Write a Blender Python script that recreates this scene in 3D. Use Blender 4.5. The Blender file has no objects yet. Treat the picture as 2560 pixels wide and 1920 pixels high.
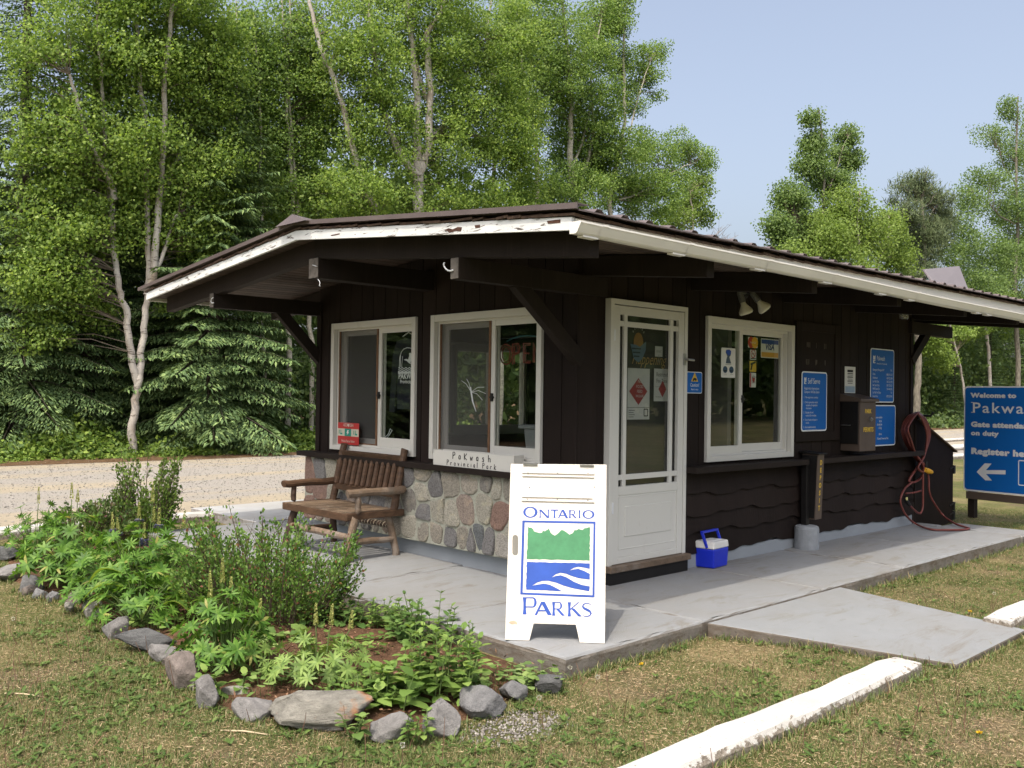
import bpy, bmesh, math, random
import numpy as np
from mathutils import Vector, Matrix

# ------------------------------------------------------------------ camera, sky, sun, exposure
S = bpy.context.scene
COL = S.collection
YAW, PITCH, ROLL, FPX = 46.83909738, 0.64701654, 0.79431453, 2314.629     # focal length in pixels of a 2560 px wide frame
CAM = np.array([-5.268, -4.885, 1.5])
_y, _p, _r = (math.radians(a) for a in (YAW, PITCH, ROLL))
FW = np.array([math.cos(_y)*math.cos(_p), math.sin(_y)*math.cos(_p), math.sin(_p)])
_ri = np.array([math.sin(_y), -math.cos(_y), 0.0]); _up = np.cross(_ri, FW)
RI = math.cos(_r)*_ri + math.sin(_r)*_up
UP = -math.sin(_r)*_ri + math.cos(_r)*_up
cd = bpy.data.cameras.new('camera'); cam = bpy.data.objects.new('camera', cd); COL.objects.link(cam)
cd.sensor_width = 36; cd.lens = 36*FPX/2560; cd.clip_start = 0.05; cd.clip_end = 2000
M4 = Matrix.Identity(4)
for i in range(3):
    M4[i][0] = RI[i]; M4[i][1] = UP[i]; M4[i][2] = -FW[i]; M4[i][3] = CAM[i]
cam.matrix_world = M4
S.camera = cam

SUN = np.array([0.505, 0.262, -1.0]); SUN /= np.linalg.norm(SUN)     # the way the light travels
elev = math.asin(-SUN[2]); azi = math.atan2(-SUN[0], -SUN[1])
w = bpy.data.worlds.new('World'); S.world = w; w.use_nodes = True
wn = w.node_tree; bg = wn.nodes['Background']
sky = wn.nodes.new('ShaderNodeTexSky'); sky.sky_type = 'NISHITA'; sky.sun_disc = False
sky.sun_elevation = elev; sky.sun_rotation = azi; sky.altitude = 300
sky.air_density = 1.0; sky.dust_density = 9.0; sky.ozone_density = 1.0
hs_ = wn.nodes.new('ShaderNodeHueSaturation'); hs_.inputs['Saturation'].default_value = .74; hs_.inputs['Value'].default_value = 1.36
wn.links.new(sky.outputs[0], hs_.inputs['Color']); wn.links.new(hs_.outputs[0], bg.inputs[0]); bg.inputs[1].default_value = 0.15
ld = bpy.data.lights.new('sun', 'SUN'); ld.energy = 2.2; ld.angle = math.radians(0.55); ld.color = (1.0, 0.90, 0.76)
lo = bpy.data.objects.new('sun', ld); COL.objects.link(lo)
lo.rotation_euler = Vector(SUN).to_track_quat('-Z', 'Y').to_euler()
lo.location = (-10, -6, 20)
S.view_settings.view_transform = 'Standard'; S.view_settings.look = 'None'
S.view_settings.exposure = 0.52; S.view_settings.gamma = 1.0; S.view_settings.use_curve_mapping = False
S.render.engine = 'CYCLES'
S.cycles.max_bounces = 6; S.cycles.diffuse_bounces = 3; S.cycles.glossy_bounces = 3
S.cycles.transmission_bounces = 4; S.cycles.transparent_max_bounces = 12
S.cycles.use_denoising = True
try:
    S.cycles.denoiser = 'OPENIMAGEDENOISE'
except Exception:
    pass

# ------------------------------------------------------------------ helpers
ORG = {}                                          # world position of each object's origin
GZ = -0.11                                        # lawn level (the concrete pad's top is z = 0)

def ray(u, v):
    return FW + (u-1280)/FPX*RI + (960-v)/FPX*UP
def at_z(u, v, z=GZ):
    d = ray(u, v); return CAM + d*((z-CAM[2])/d[2])
def at_y(u, v, Y):
    d = ray(u, v); return CAM + d*((Y-CAM[1])/d[1])
def at_x(u, v, X):
    d = ray(u, v); return CAM + d*((X-CAM[0])/d[0])
def on_plane(u, v, O, n):
    d = ray(u, v); return CAM + d*(np.dot(np.asarray(O)-CAM, n)/np.dot(d, n))

class MB:
    """collects shapes in world space; build() links them as one mesh object"""
    def __init__(s): s.v = []; s.f = []; s.m = []
    def add(s, vs, fs, mi=0):
        b = len(s.v); s.v += [tuple(float(c) for c in p) for p in vs]
        s.f += [tuple(b+i for i in f) for f in fs]; s.m += [mi]*len(fs); return s
    def box(s, x0, x1, y0, y1, z0, z1, mi=0):
        vs = [(x0,y0,z0),(x1,y0,z0),(x1,y1,z0),(x0,y1,z0),(x0,y0,z1),(x1,y0,z1),(x1,y1,z1),(x0,y1,z1)]
        return s.add(vs, [(0,3,2,1),(4,5,6,7),(0,1,5,4),(1,2,6,5),(2,3,7,6),(3,0,4,7)], mi)
    def hexa(s, pts, mi=0):
        """8 corners: bottom ring 0-3, top ring 4-7"""
        return s.add(pts, [(0,3,2,1),(4,5,6,7),(0,1,5,4),(1,2,6,5),(2,3,7,6),(3,0,4,7)], mi)
    def beam(s, a, b, wd, ht, up=(0,0,1), mi=0):
        a = np.array(a, float); b = np.array(b, float); d = b-a; d /= np.linalg.norm(d)
        sd = np.cross(d, up); sd /= np.linalg.norm(sd); u = np.cross(sd, d)
        r = [(-1,-1),(1,-1),(1,1),(-1,1)]
        return s.add([a+sd*wd/2*i+u*ht/2*j for i,j in r]+[b+sd*wd/2*i+u*ht/2*j for i,j in r],
                     [(0,1,2,3),(7,6,5,4),(0,4,5,1),(1,5,6,2),(2,6,7,3),(3,7,4,0)], mi)
    def tube(s, pts, rad, n=6, cap=True, mi=0):
        pts = [np.array(p, float) for p in pts]
        if np.isscalar(rad): rad = [rad]*len(pts)
        b = len(s.v); prev = None
        for i, p in enumerate(pts):
            d = pts[min(i+1, len(pts)-1)]-pts[max(i-1, 0)]; d = d/(np.linalg.norm(d)+1e-9)
            if prev is None:
                ref = np.array([0,0,1.0]) if abs(d[2]) < .9 else np.array([1.0,0,0])
                a = np.cross(d, ref)
            else:
                a = prev - d*np.dot(prev, d)
            a /= np.linalg.norm(a)+1e-9; prev = a; c = np.cross(d, a)
            for k in range(n):
                t = 2*math.pi*k/n
                s.v.append(tuple(p + rad[i]*(math.cos(t)*a+math.sin(t)*c)))
        for i in range(len(pts)-1):
            for k in range(n):
                k2 = (k+1) % n
                s.f.append((b+i*n+k, b+i*n+k2, b+(i+1)*n+k2, b+(i+1)*n+k)); s.m.append(mi)
        if cap:
            s.f.append(tuple(b+k for k in range(n))[::-1]); s.m.append(mi)
            e = b+(len(pts)-1)*n
            s.f.append(tuple(e+k for k in range(n))); s.m.append(mi)
        return s
    def lathe(s, base, axis, prof, n=20, mi=0):
        """prof = [(distance along axis, radius)...]"""
        base = np.array(base, float); ax = np.array(axis, float); ax /= np.linalg.norm(ax)
        return s.tube([base+ax*h for h, r in prof], [max(r, 1e-4) for h, r in prof], n, True, mi)
    def prism(s, poly, O, ux, uy, un, t, mi=0):
        """flat polygon in the plane O+ux*a+uy*b, thickened by t along un"""
        O, ux, uy, un = (np.array(q, float) for q in (O, ux, uy, un))
        n = len(poly); P = [O+ux*a+uy*b for a, b in poly]
        return s.add(P+[p+un*t for p in P], [tuple(range(n))[::-1], tuple(range(n, 2*n))]+
                     [(i, (i+1) % n, n+(i+1) % n, n+i) for i in range(n)], mi)
    def build(s, name, mat, parent=None, bevel=0, smooth=False, loc=None):
        me = bpy.data.meshes.new(name)
        o = bpy.data.objects.new(name, me)
        org = np.array(ORG[parent.name]) if parent is not None else (np.array(loc, float) if loc is not None else np.zeros(3))
        vs = np.array(s.v, float) - org
        me.from_pydata([tuple(q) for q in vs], [], s.f)
        mats = mat if isinstance(mat, (list, tuple)) else [mat]
        for m in mats: me.materials.append(m)
        if len(mats) > 1: me.polygons.foreach_set('material_index', s.m)
        bm = bmesh.new(); bm.from_mesh(me); bmesh.ops.recalc_face_normals(bm, faces=bm.faces); bm.to_mesh(me); bm.free()
        if smooth:
            me.polygons.foreach_set('use_smooth', [True]*len(me.polygons))
        COL.objects.link(o); ORG[o.name] = org
        if parent is not None: o.parent = parent
        else: o.location = tuple(org)
        if bevel:
            b = o.modifiers.new('edge', 'BEVEL'); b.width = bevel; b.segments = 2; b.limit_method = 'ANGLE'; b.angle_limit = math.radians(40)
        return o

def tag(o, label=None, cat=None, group=None, kind=None):
    if label: o['label'] = label
    if cat: o['category'] = cat
    if group: o['group'] = group
    if kind: o['kind'] = kind
    return o
def thing(name, loc, label, cat, group=None):
    o = bpy.data.objects.new(name, None); COL.objects.link(o); o.location = tuple(float(c) for c in loc)
    o.empty_display_size = .1; ORG[o.name] = np.array(loc, float)
    return tag(o, label, cat, group)
def copy_tree(o, loc=None, rz=0, sc=1, label=None, parent=None):
    c = o.copy(); COL.objects.link(c)
    if parent is not None: c.parent = parent
    else:
        c.location = tuple(float(q) for q in loc); c.rotation_euler = (0, 0, rz); c.scale = (sc if not np.isscalar(sc) else (sc, sc, sc))
        if label: c['label'] = label
    for ch in o.children: copy_tree(ch, parent=c)
    return c
def bigmesh(name, V, F, mat, parent=None, loc=None, mi=None):
    """V (N,3) world positions, F (M,k) indices: one object from numpy arrays"""
    org = np.array(ORG[parent.name]) if parent is not None else (np.array(loc, float) if loc is not None else np.zeros(3))
    V = np.asarray(V, float)-org; F = np.asarray(F, int); k = F.shape[1]
    me = bpy.data.meshes.new(name)
    me.vertices.add(len(V)); me.vertices.foreach_set('co', V.ravel().astype(np.float32))
    me.loops.add(F.size); me.loops.foreach_set('vertex_index', F.ravel().astype(np.int32))
    me.polygons.add(len(F)); me.polygons.foreach_set('loop_start', np.arange(0, F.size, k, dtype=np.int32))
    me.polygons.foreach_set('loop_total', np.full(len(F), k, dtype=np.int32))
    for m in (mat if isinstance(mat, (list, tuple)) else [mat]): me.materials.append(m)
    if mi is not None: me.polygons.foreach_set('material_index', np.asarray(mi, dtype=np.int32))
    me.update(calc_edges=True); me.validate()
    o = bpy.data.objects.new(name, me); COL.objects.link(o); ORG[o.name] = org
    if parent is not None: o.parent = parent
    else: o.location = tuple(org)
    return o

def curve_mesh(o):
    me = bpy.data.meshes.new_from_object(o)
    vs = [tuple(v.co) for v in me.vertices]; fs = [tuple(p.vertices) for p in me.polygons]
    bpy.data.meshes.remove(me); return vs, fs
def text_into(mb, body, O, ux, uy, size, align='LEFT', shear=0, xs=1.0, bold=0.0, mi=0, space=1.0):
    """lettering laid on the plane O + ux*a + uy*b (a little in front of its board)"""
    cu = bpy.data.curves.new('lettering', 'FONT'); cu.body = body; cu.size = size; cu.align_x = align
    cu.shear = shear; cu.offset = bold; cu.space_character = space; cu.resolution_u = 3
    o = bpy.data.objects.new('lettering', cu)
    vs, fs = curve_mesh(o)
    bpy.data.objects.remove(o); bpy.data.curves.remove(cu)
    O, ux, uy = (np.array(q, float) for q in (O, ux, uy))
    mb.add([O+ux*v[0]*xs+uy*v[1] for v in vs], fs, mi)
def fill_into(mb, polys, O, ux, uy, t=0.0, mi=0, un=None):
    """polygons with holes (even-odd), optionally thickened by t along un"""
    cu = bpy.data.curves.new('outline', 'CURVE'); cu.dimensions = '2D'; cu.fill_mode = 'BOTH' if t else 'FRONT'
    cu.extrude = t/2
    for pl in polys:
        sp = cu.splines.new('POLY'); sp.points.add(len(pl)-1); sp.use_cyclic_u = True
        for i, (a, b) in enumerate(pl): sp.points[i].co = (float(a), float(b), 0, 1)
    o = bpy.data.objects.new('outline', cu)
    vs, fs = curve_mesh(o)
    bpy.data.objects.remove(o); bpy.data.curves.remove(cu)
    O, ux, uy = (np.array(q, float) for q in (O, ux, uy))
    nn = np.cross(ux, uy) if un is None else np.array(un, float)
    mb.add([O+ux*v[0]+uy*v[1]+nn*v[2] for v in vs], fs, mi)
def rrect(x0, x1, y0, y1, r, n=5):
    out = []
    for cx, cy, a0 in ((x1-r, y1-r, 0), (x0+r, y1-r, 90), (x0+r, y0+r, 180), (x1-r, y0+r, 270)):
        for k in range(n+1):
            a = math.radians(a0+90*k/n); out.append((cx+r*math.cos(a), cy+r*math.sin(a)))
    return out
def circle(cx, cy, rx, ry=None, n=24, a0=0, a1=360):
    ry = rx if ry is None else ry
    return [(cx+rx*math.cos(math.radians(a0+(a1-a0)*k/n)), cy+ry*math.sin(math.radians(a0+(a1-a0)*k/n))) for k in range(n)]

# ------------------------------------------------------------------ materials
class NT:
    def __init__(s, name):
        s.m = bpy.data.materials.new(name); s.m.use_nodes = True; s.t = s.m.node_tree
        s.b = s.t.nodes['Principled BSDF']; s.out = s.t.nodes['Material Output']; s.tc = None
    def n(s, typ, **kw):
        nd = s.t.nodes.new('ShaderNode'+typ)
        for k, v in kw.items(): setattr(nd, k, v)
        return nd
    def l(s, a, b): s.t.links.new(a, b)
    def co(s, scale=(1,1,1), rot=(0,0,0), kind='Object'):
        if s.tc is None: s.tc = s.n('TexCoord')
        mp = s.n('Mapping'); mp.inputs['Scale'].default_value = scale; mp.inputs['Rotation'].default_value = rot
        s.l(s.tc.outputs[kind], mp.inputs[0]); return mp.outputs[0]
    def noise(s, scale, detail=5, rough=.55, co=None, dist=0):
        nd = s.n('TexNoise'); nd.inputs['Scale'].default_value = scale; nd.inputs['Detail'].default_value = detail
        nd.inputs['Roughness'].default_value = rough; nd.inputs['Distortion'].default_value = dist
        s.l(co if co is not None else s.co(), nd.inputs['Vector']); return nd.outputs['Fac']
    def ramp(s, fac, stops, interp='LINEAR'):
        nd = s.n('ValToRGB'); r = nd.color_ramp; r.interpolation = interp
        while len(r.elements) < len(stops): r.elements.new(.5)
        for e, (p, c) in zip(r.elements, stops):
            e.position = p; e.color = (*c, 1) if len(c) == 3 else c
        s.l(fac, nd.inputs[0]); return nd.outputs[0]
    def mix(s, fac, a, b, mode='MIX'):
        nd = s.n('Mix', data_type='RGBA', blend_type=mode)
        for sock, val in ((nd.inputs[0], fac), (nd.inputs[6], a), (nd.inputs[7], b)):
            if hasattr(val, 'is_output'): s.l(val, sock)
            elif isinstance(val, (int, float)): sock.default_value = val
            else: sock.default_value = (*val, 1)
        return nd.outputs[2]
    def math(s, op, a, b=0.0):
        nd = s.n('Math', operation=op)
        for sock, val in ((nd.inputs[0], a), (nd.inputs[1], b)):
            if hasattr(val, 'is_output'): s.l(val, sock)
            else: sock.default_value = val
        return nd.outputs[0]
    def bump(s, fac, strength=.3, dist=.01):
        nd = s.n('Bump'); nd.inputs['Strength'].default_value = strength; nd.inputs['Distance'].default_value = dist
        s.l(fac, nd.inputs['Height']); s.l(nd.outputs[0], s.b.inputs['Normal'])
    def col(s, c):
        if hasattr(c, 'is_output'): s.l(c, s.b.inputs['Base Color'])
        else: s.b.inputs['Base Color'].default_value = (*c, 1)
    def set(s, rough=.7, spec=.3, metal=0):
        s.b.inputs['Roughness'].default_value = rough; s.b.inputs['Specular IOR Level'].default_value = spec
        s.b.inputs['Metallic'].default_value = metal; return s
    def island(s):
        g = s.n('NewGeometry'); return g.outputs['Random Per Island']

def simple(name, c, rough=.6, var=.12, scale=6, stretch=(1,1,1), bump=0, bscale=40, spec=.3, metal=0, detail=6):
    t = NT(name).set(rough, spec, metal)
    f = t.noise(scale, detail, .6, t.co(stretch))
    lo_ = tuple(max(0, x*(1-var)) for x in c); hi_ = tuple(min(1, x*(1+var)) for x in c)
    t.col(t.ramp(f, [(.3, lo_), (.7, hi_)]))
    if bump: t.bump(t.noise(bscale, 4, .6, t.co(stretch)), bump, .01)
    return t.m
def grimy(name, c, dirt, amt=.55, rough=.55, scale=3, stretch=(1,1,1), bump=.15, bscale=60, spec=.3, fine=30):
    """paint with irregular stains"""
    t = NT(name).set(rough, spec)
    f = t.noise(scale, 8, .65, t.co(stretch)); g = t.noise(fine, 6, .7, t.co(stretch))
    k = t.ramp(f, [(amt, (0,0,0)), (min(.99, amt+.25), (1,1,1))])
    k2 = t.ramp(g, [(.62, (0,0,0)), (.74, (.5,.5,.5))])
    c1 = t.mix(t.noise(scale*.6, 3), tuple(x*.93 for x in c), c)
    c2 = t.mix(k, c1, dirt); t.col(t.mix(k2, c2, dirt))
    t.bump(t.noise(bscale, 4, .6, t.co(stretch)), bump, .01)
    return t.m
def leafmat(name, stops, trans=.32, rough=.5, spec=.25, glow=1.35):
    """leaf: colour varies from leaf to leaf; part of the light passes through"""
    t = NT(name).set(rough, spec)
    c = t.ramp(t.island(), stops)
    t.col(c)
    tr = t.n('BsdfTranslucent'); t.l(t.mix(1.0, c, (glow, glow*1.02, glow*.55), 'MULTIPLY'), tr.inputs['Color'])
    mx = t.n('MixShader'); mx.inputs[0].default_value = trans
    t.l(t.b.outputs[0], mx.inputs[1]); t.l(tr.outputs[0], mx.inputs[2]); t.l(mx.outputs[0], t.out.inputs['Surface'])
    return t.m
def glass(name, tint=(.9,.93,.9), refl=1.0):
    t = NT(name); t.t.nodes.remove(t.b)
    lw = t.n('LayerWeight'); lw.inputs[0].default_value = .5
    fr = t.math('ADD', t.math('MULTIPLY', t.math('POWER', lw.outputs['Facing'], 5.0), .95), .045)
    g = t.n('BsdfGlossy'); g.inputs['Roughness'].default_value = .015; g.inputs['Color'].default_value = (.95,.97,.97,1)
    tr = t.n('BsdfTransparent'); tr.inputs['Color'].default_value = (*tint, 1)
    mx = t.n('MixShader'); t.l(t.math('MULTIPLY', fr, 1.6*refl), mx.inputs[0])
    t.l(tr.outputs[0], mx.inputs[1]); t.l(g.outputs[0], mx.inputs[2]); t.l(mx.outputs[0], t.out.inputs['Surface'])
    return t.m

def brown_boards(name, c, groove=0):
    t = NT(name).set(.68, .12)
    f = t.noise(2.5, 7, .65, t.co((1,1,.35))); g = t.noise(60, 4, .6, t.co((1,1,.06)))
    c1 = t.ramp(f, [(.3, tuple(x*.8 for x in c)), (.7, tuple(x*1.22 for x in c))])
    c1 = t.mix(1.0, c1, t.ramp(t.island(), [(0, (.78,.78,.78)), (1, (1.28,1.25,1.22))]), 'MULTIPLY')
    c1 = t.mix(t.ramp(g, [(.55, (0,0,0)), (.75, (.35,.35,.35))]), c1, tuple(x*1.9 for x in c))
    sp = t.ramp(t.noise(14, 8, .75, t.co((1,1,.5))), [(.70, (0,0,0)), (.76, (.55,.55,.55))])
    t.col(t.mix(sp, c1, (.085,.062,.05)))
    t.bump(g, .25, .006)
    return t.m
MT = {}
MT['brown'] = brown_boards('brown_stain', (.0175,.0125,.0110))
MT['brownbeam'] = brown_boards('brown_beam_stain', (.0225,.0172,.0148))
MT['soffit'] = brown_boards('brown_soffit', (.078,.060,.052))
MT['brownlight'] = simple('faded_brown_paint', (.092,.068,.055), .5, .12, 4, bump=.1)
MT['black'] = simple('black_paint', (.011,.010,.010), .45, .2, 5)
MT['white'] = grimy('white_trim_paint', (.63,.62,.575), (.40,.375,.32), .66, .42, 2.2, (1,1,.6))
MT['doorwhite'] = grimy('white_door_paint', (.62,.615,.575), (.45,.42,.36), .70, .38, 2.0, (1,1,.5), .06)
MT['gutter'] = simple('white_vinyl', (.74,.72,.68), .33, .05, 2, spec=.45)
# fascia: white paint flaking off grey wood
t = NT('peeling_white_paint').set(.6, .25)
f = t.noise(16, 9, .72, t.co((.35,.35,2.2)), .6)
k = t.ramp(f, [(.57, (0,0,0)), (.60, (1,1,1))])
wd = t.ramp(t.noise(40, 5, .6, t.co((.3,.3,4))), [(.3, (.05,.04,.035)), (.7, (.17,.145,.125))])
t.col(t.mix(k, t.ramp(t.noise(5, 5), [(.3, (.60,.62,.62)), (.7, (.74,.75,.74))]), wd)); t.bump(k, -.4, .004)
MT['fascia'] = t.m
# metal roofing
t = NT('brown_metal_roofing').set(.42, .5, .15)
t.col(t.ramp(t.noise(3, 6, .6), [(.3, (.105,.082,.080)), (.7, (.150,.122,.117))])); MT['metal'] = t.m
MT['shingle'] = simple('old_shingle', (.075,.048,.033), .9, .5, 22, bump=.7, bscale=60)
# concrete
def concrete(name, top, side, painted=True):
    t = NT(name).set(.78, .2)
    g = t.n('NewGeometry'); sx = t.n('SeparateXYZ'); t.l(g.outputs['True Normal'], sx.inputs[0])
    up = t.ramp(sx.outputs[2], [(.5, (0,0,0)), (.7, (1,1,1))])
    stain = t.ramp(t.noise(.9, 9, .68), [(.44, (0,0,0)), (.78, (.75,.75,.75))])
    spk = t.ramp(t.noise(55, 5, .8), [(.66, (0,0,0)), (.72, (.6,.6,.6))])
    c1 = t.ramp(t.noise(7, 8, .6), [(.25, tuple(x*.94 for x in top)), (.75, tuple(x*1.04 for x in top))])
    c1 = t.mix(stain, c1, tuple(top[i]*(.87,.80,.70)[i] for i in range(3)))
    smear = t.ramp(t.noise(2.2, 9, .75, t.co((.6,2.2,1)), 1.0), [(.53, (0,0,0)), (.68, (.75,.75,.75))])
    c1 = t.mix(smear, c1, (top[0]*.72, top[1]*.62, top[2]*.50))
    scr = t.ramp(t.noise(16, 9, .8, t.co((.35,1.6,1)), .8), [(.60, (0,0,0)), (.68, (.6,.6,.6))])
    c1 = t.mix(scr, c1, (top[0]*.60, top[1]*.53, top[2]*.44))
    c1 = t.mix(spk, c1, tuple(x*.62 for x in top))
    sd = t.ramp(t.noise(9, 9, .7), [(.3, tuple(x*.7 for x in side)), (.5, side), (.75, tuple(x*1.25 for x in side))])
    pit = t.ramp(t.noise(85, 4, .7), [(.32, (1,1,1)), (.40, (0,0,0))])
    sd = t.mix(pit, sd, tuple(x*.3 for x in side))
    sd = t.mix(t.ramp(t.noise(6, 8, .75, t.co((1,1,3))), [(.48, (0,0,0)), (.62, (.8,.8,.8))]), sd, (.085,.065,.045))
    t.col(t.mix(up, sd, c1))
    t.bump(t.mix(up, t.noise(70, 6, .75), t.noise(120, 4, .6)), .45, .008)
    return t.m
MT['slab'] = concrete('painted_concrete', (.225,.236,.246), (.150,.138,.122))
MT['ramp'] = concrete('ramp_concrete', (.215,.228,.238), (.12,.105,.09))
MT['walk'] = concrete('walk_concrete', (.36,.37,.375), (.28,.27,.26))
MT['found'] = simple('painted_foundation', (.27,.295,.32), .75, .07, 2.5, bump=.12, bscale=70, spec=.2)
MT['footing'] = simple('grey_painted_footing', (.25,.27,.29), .8, .14, 12, bump=.7, bscale=45, spec=.15)
t = NT('whitewashed_kerb').set(.75, .2)
tc = t.co(); sx = t.n('SeparateXYZ'); t.l(tc, sx.inputs[0])
hgt = t.math('ADD', t.math('MULTIPLY', sx.outputs[2], 6.0), t.math('MULTIPLY', t.noise(22, 8, .75), 1.25))
k = t.ramp(hgt, [(.98, (0,0,0)), (1.0, (1,1,1))])
k2 = t.ramp(t.noise(90, 4, .7), [(.66, (0,0,0)), (.72, (.8,.8,.8))])
wh = t.mix(k2, t.ramp(t.noise(6, 6), [(.3, (.44,.43,.405)), (.7, (.55,.54,.51))]), (.24,.215,.185))
gr = t.ramp(t.noise(45, 8, .75), [(.3, (.09,.075,.06)), (.55, (.25,.22,.18)), (.75, (.45,.42,.37))])
t.col(t.mix(k, gr, wh)); t.bump(t.noise(60, 7, .75), .7, .012); MT['kerb'] = t.m
# field stone and mortar
t = NT('field_stone').set(.85, .2)
base = t.ramp(t.island(), [(0, (0.240,0.228,0.204)), (.13, (0.336,0.308,0.256)), (.27, (0.200,0.196,0.192)), (.40, (0.304,0.252,0.212)), (.53, (0.368,0.352,0.292)), (.66, (0.152,0.164,0.168)), (.74, (0.288,0.268,0.224)), (.86, (0.256,0.172,0.140)), (.93, (0.336,0.320,0.284))], 'CONSTANT')
sp = t.noise(75, 7, .75)
c1 = t.mix(t.ramp(sp, [(.35, (1,1,1)), (.55, (0,0,0))]), base, t.mix(1.0, base, (.42,.40,.38), 'MULTIPLY'))
c1 = t.mix(t.ramp(t.noise(7, 7, .6, None, 1.2), [(.55, (0,0,0)), (.75, (.55,.55,.55))]), c1, t.mix(1.0, base, (1.55,1.45,1.2), 'MULTIPLY'))
t.col(c1); t.bump(t.noise(28, 8, .7), .6, .02); MT['stone'] = t.m
MT['mortar'] = simple('grey_mortar', (.34,.345,.285), .9, .2, 30, bump=.5, bscale=90)
# log bench wood
def wood(name, c, k=.45, axis=(6,6,6), gray=(.17,.145,.125), ga=.6, iv=.75):
    t = NT(name).set(.55, .3)
    f = t.noise(1.6, 8, .7, t.co(axis), .8)
    c1 = t.ramp(f, [(.28, tuple(x*(1-k) for x in c)), (.5, c), (.72, tuple(min(1, x*(1+k)) for x in c))])
    isl = t.ramp(t.island(), [(0, (iv,iv,iv)), (1, (1.2,1.2,1.2))]); c1 = t.mix(1.0, c1, isl, 'MULTIPLY')
    t.col(t.mix(t.ramp(t.noise(5, 7, .7), [(ga, (0,0,0)), (ga+.15, (.7,.7,.7))]), c1, gray)); t.bump(f, .4, .006); return t.m
MT['log'] = wood('varnished_log', (.080,.046,.027), .55, (5,5,14), ga=.68)
MT['logdark'] = wood('dark_log', (.055,.034,.024), .45, (5,14,6), ga=.62)
MT['loggrey'] = wood('weathered_log', (.15,.108,.075), .4, (9,9,9), (.22,.19,.165), .5)
MT['slat'] = wood('weathered_shaded_slat', (.215,.155,.105), .3, (4,30,30), (.30,.26,.21), .55, .42)  # grey weathering; wide slat-to-slat tone range imitates the shaded gaps
MT['screenwood'] = simple('screen_frame_wood', (.16,.085,.045), .6, .3, 20)
t = NT('insect_screen'); t.t.nodes.remove(t.b)
df = t.n('BsdfDiffuse'); df.inputs[0].default_value = (.10,.10,.095,1); tr = t.n('BsdfTransparent')
mx = t.n('MixShader'); mx.inputs[0].default_value = .5
t.l(tr.outputs[0], mx.inputs[1]); t.l(df.outputs[0], mx.inputs[2]); t.l(mx.outputs[0], t.out.inputs['Surface']); MT['screen'] = t.m
MT['glass'] = glass('window_glass')
MT['inside'] = simple('interior_panel', (.10,.095,.085), .8, .2, 3)
MT['insidegrey'] = simple('interior_grey', (.20,.20,.19), .8, .1, 3)
MT['steel'] = simple('steel', (.42,.42,.41), .35, .2, 20, metal=.9)
MT['darkmetal'] = simple('dark_metal', (.03,.03,.03), .45, .2, 20, metal=.4)
MT['boardwhite'] = grimy('white_sandwich_board_paint', (.64,.61,.55), (.55,.50,.42), .74, .45, 2.5)
MT['boardside'] = grimy('worn_white_edge', (.62,.60,.55), (.30,.27,.23), .6, .6, 6)
MT['royal'] = simple('blue_letter_paint', (.022,.070,.33), .45, .15, 8)
MT['green'] = simple('green_paint', (.055,.205,.095), .5, .15, 14)
MT['blue'] = grimy('blue_sign_face', (.005,.115,.43), (.03,.14,.40), .66, .5, 3, (1,1,.3), .03, spec=.25)
MT['signwhite'] = simple('white_sign_letter', (.74,.76,.78), .45, .04, 4)
MT['signgrey'] = simple('grey_white_letter', (.66,.68,.70), .45, .04, 4)
MT['coolerblue'] = simple('blue_plastic', (.010,.028,.50), .32, .08, 5, spec=.5)
MT['coolerlid'] = simple('white_plastic', (.66,.66,.64), .4, .08, 5, spec=.4)
MT['yellow'] = simple('yellow_paint', (.66,.44,.05), .5, .1, 10)
MT['gold'] = simple('gold_letter', (.45,.29,.10), .5, .1, 10)
MT['red'] = simple('red_print', (.42,.035,.035), .45, .08, 8)
MT['darkred'] = simple('dark_red_print', (.22,.03,.035), .5, .08, 8)
MT['paper'] = simple('paper', (.66,.66,.63), .7, .06, 6)
MT['greypaper'] = simple('poster_paper', (.38,.38,.365), .7, .06, 6)
MT['ink'] = simple('black_ink', (.02,.02,.022), .6, .1, 6)
MT['orange'] = simple('orange_print', (.72,.30,.06), .5, .05, 6)
MT['navy'] = simple('navy_cloth', (.012,.014,.022), .9, .3, 9)
MT['tealprint'] = simple('teal_print', (.02,.24,.18), .5, .1, 8)
MT['hose'] = simple('red_brown_cord', (.155,.042,.034), .42, .2, 12, spec=.4)
MT['beamend'] = simple('weathered_beam_end', (.13,.115,.10), .8, .4, 18)
MT['neon'] = simple('unlit_red_tube', (.22,.045,.035), .3, .1, 8, spec=.5)
MT['bulb'] = simple('frosted_bulb', (.66,.64,.52), .3, .05, 5, spec=.5)
MT['lampmetal'] = simple('weathered_lamp_holder', (.11,.11,.10), .5, .35, 25)
t = NT('clear_jar').set(.08, .5); t.b.inputs['Transmission Weight'].default_value = .75; t.col((.85,.87,.87)); MT['jar'] = t.m
MT['greybin'] = simple('grey_plastic', (.16,.17,.18), .5, .1, 5)
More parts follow.
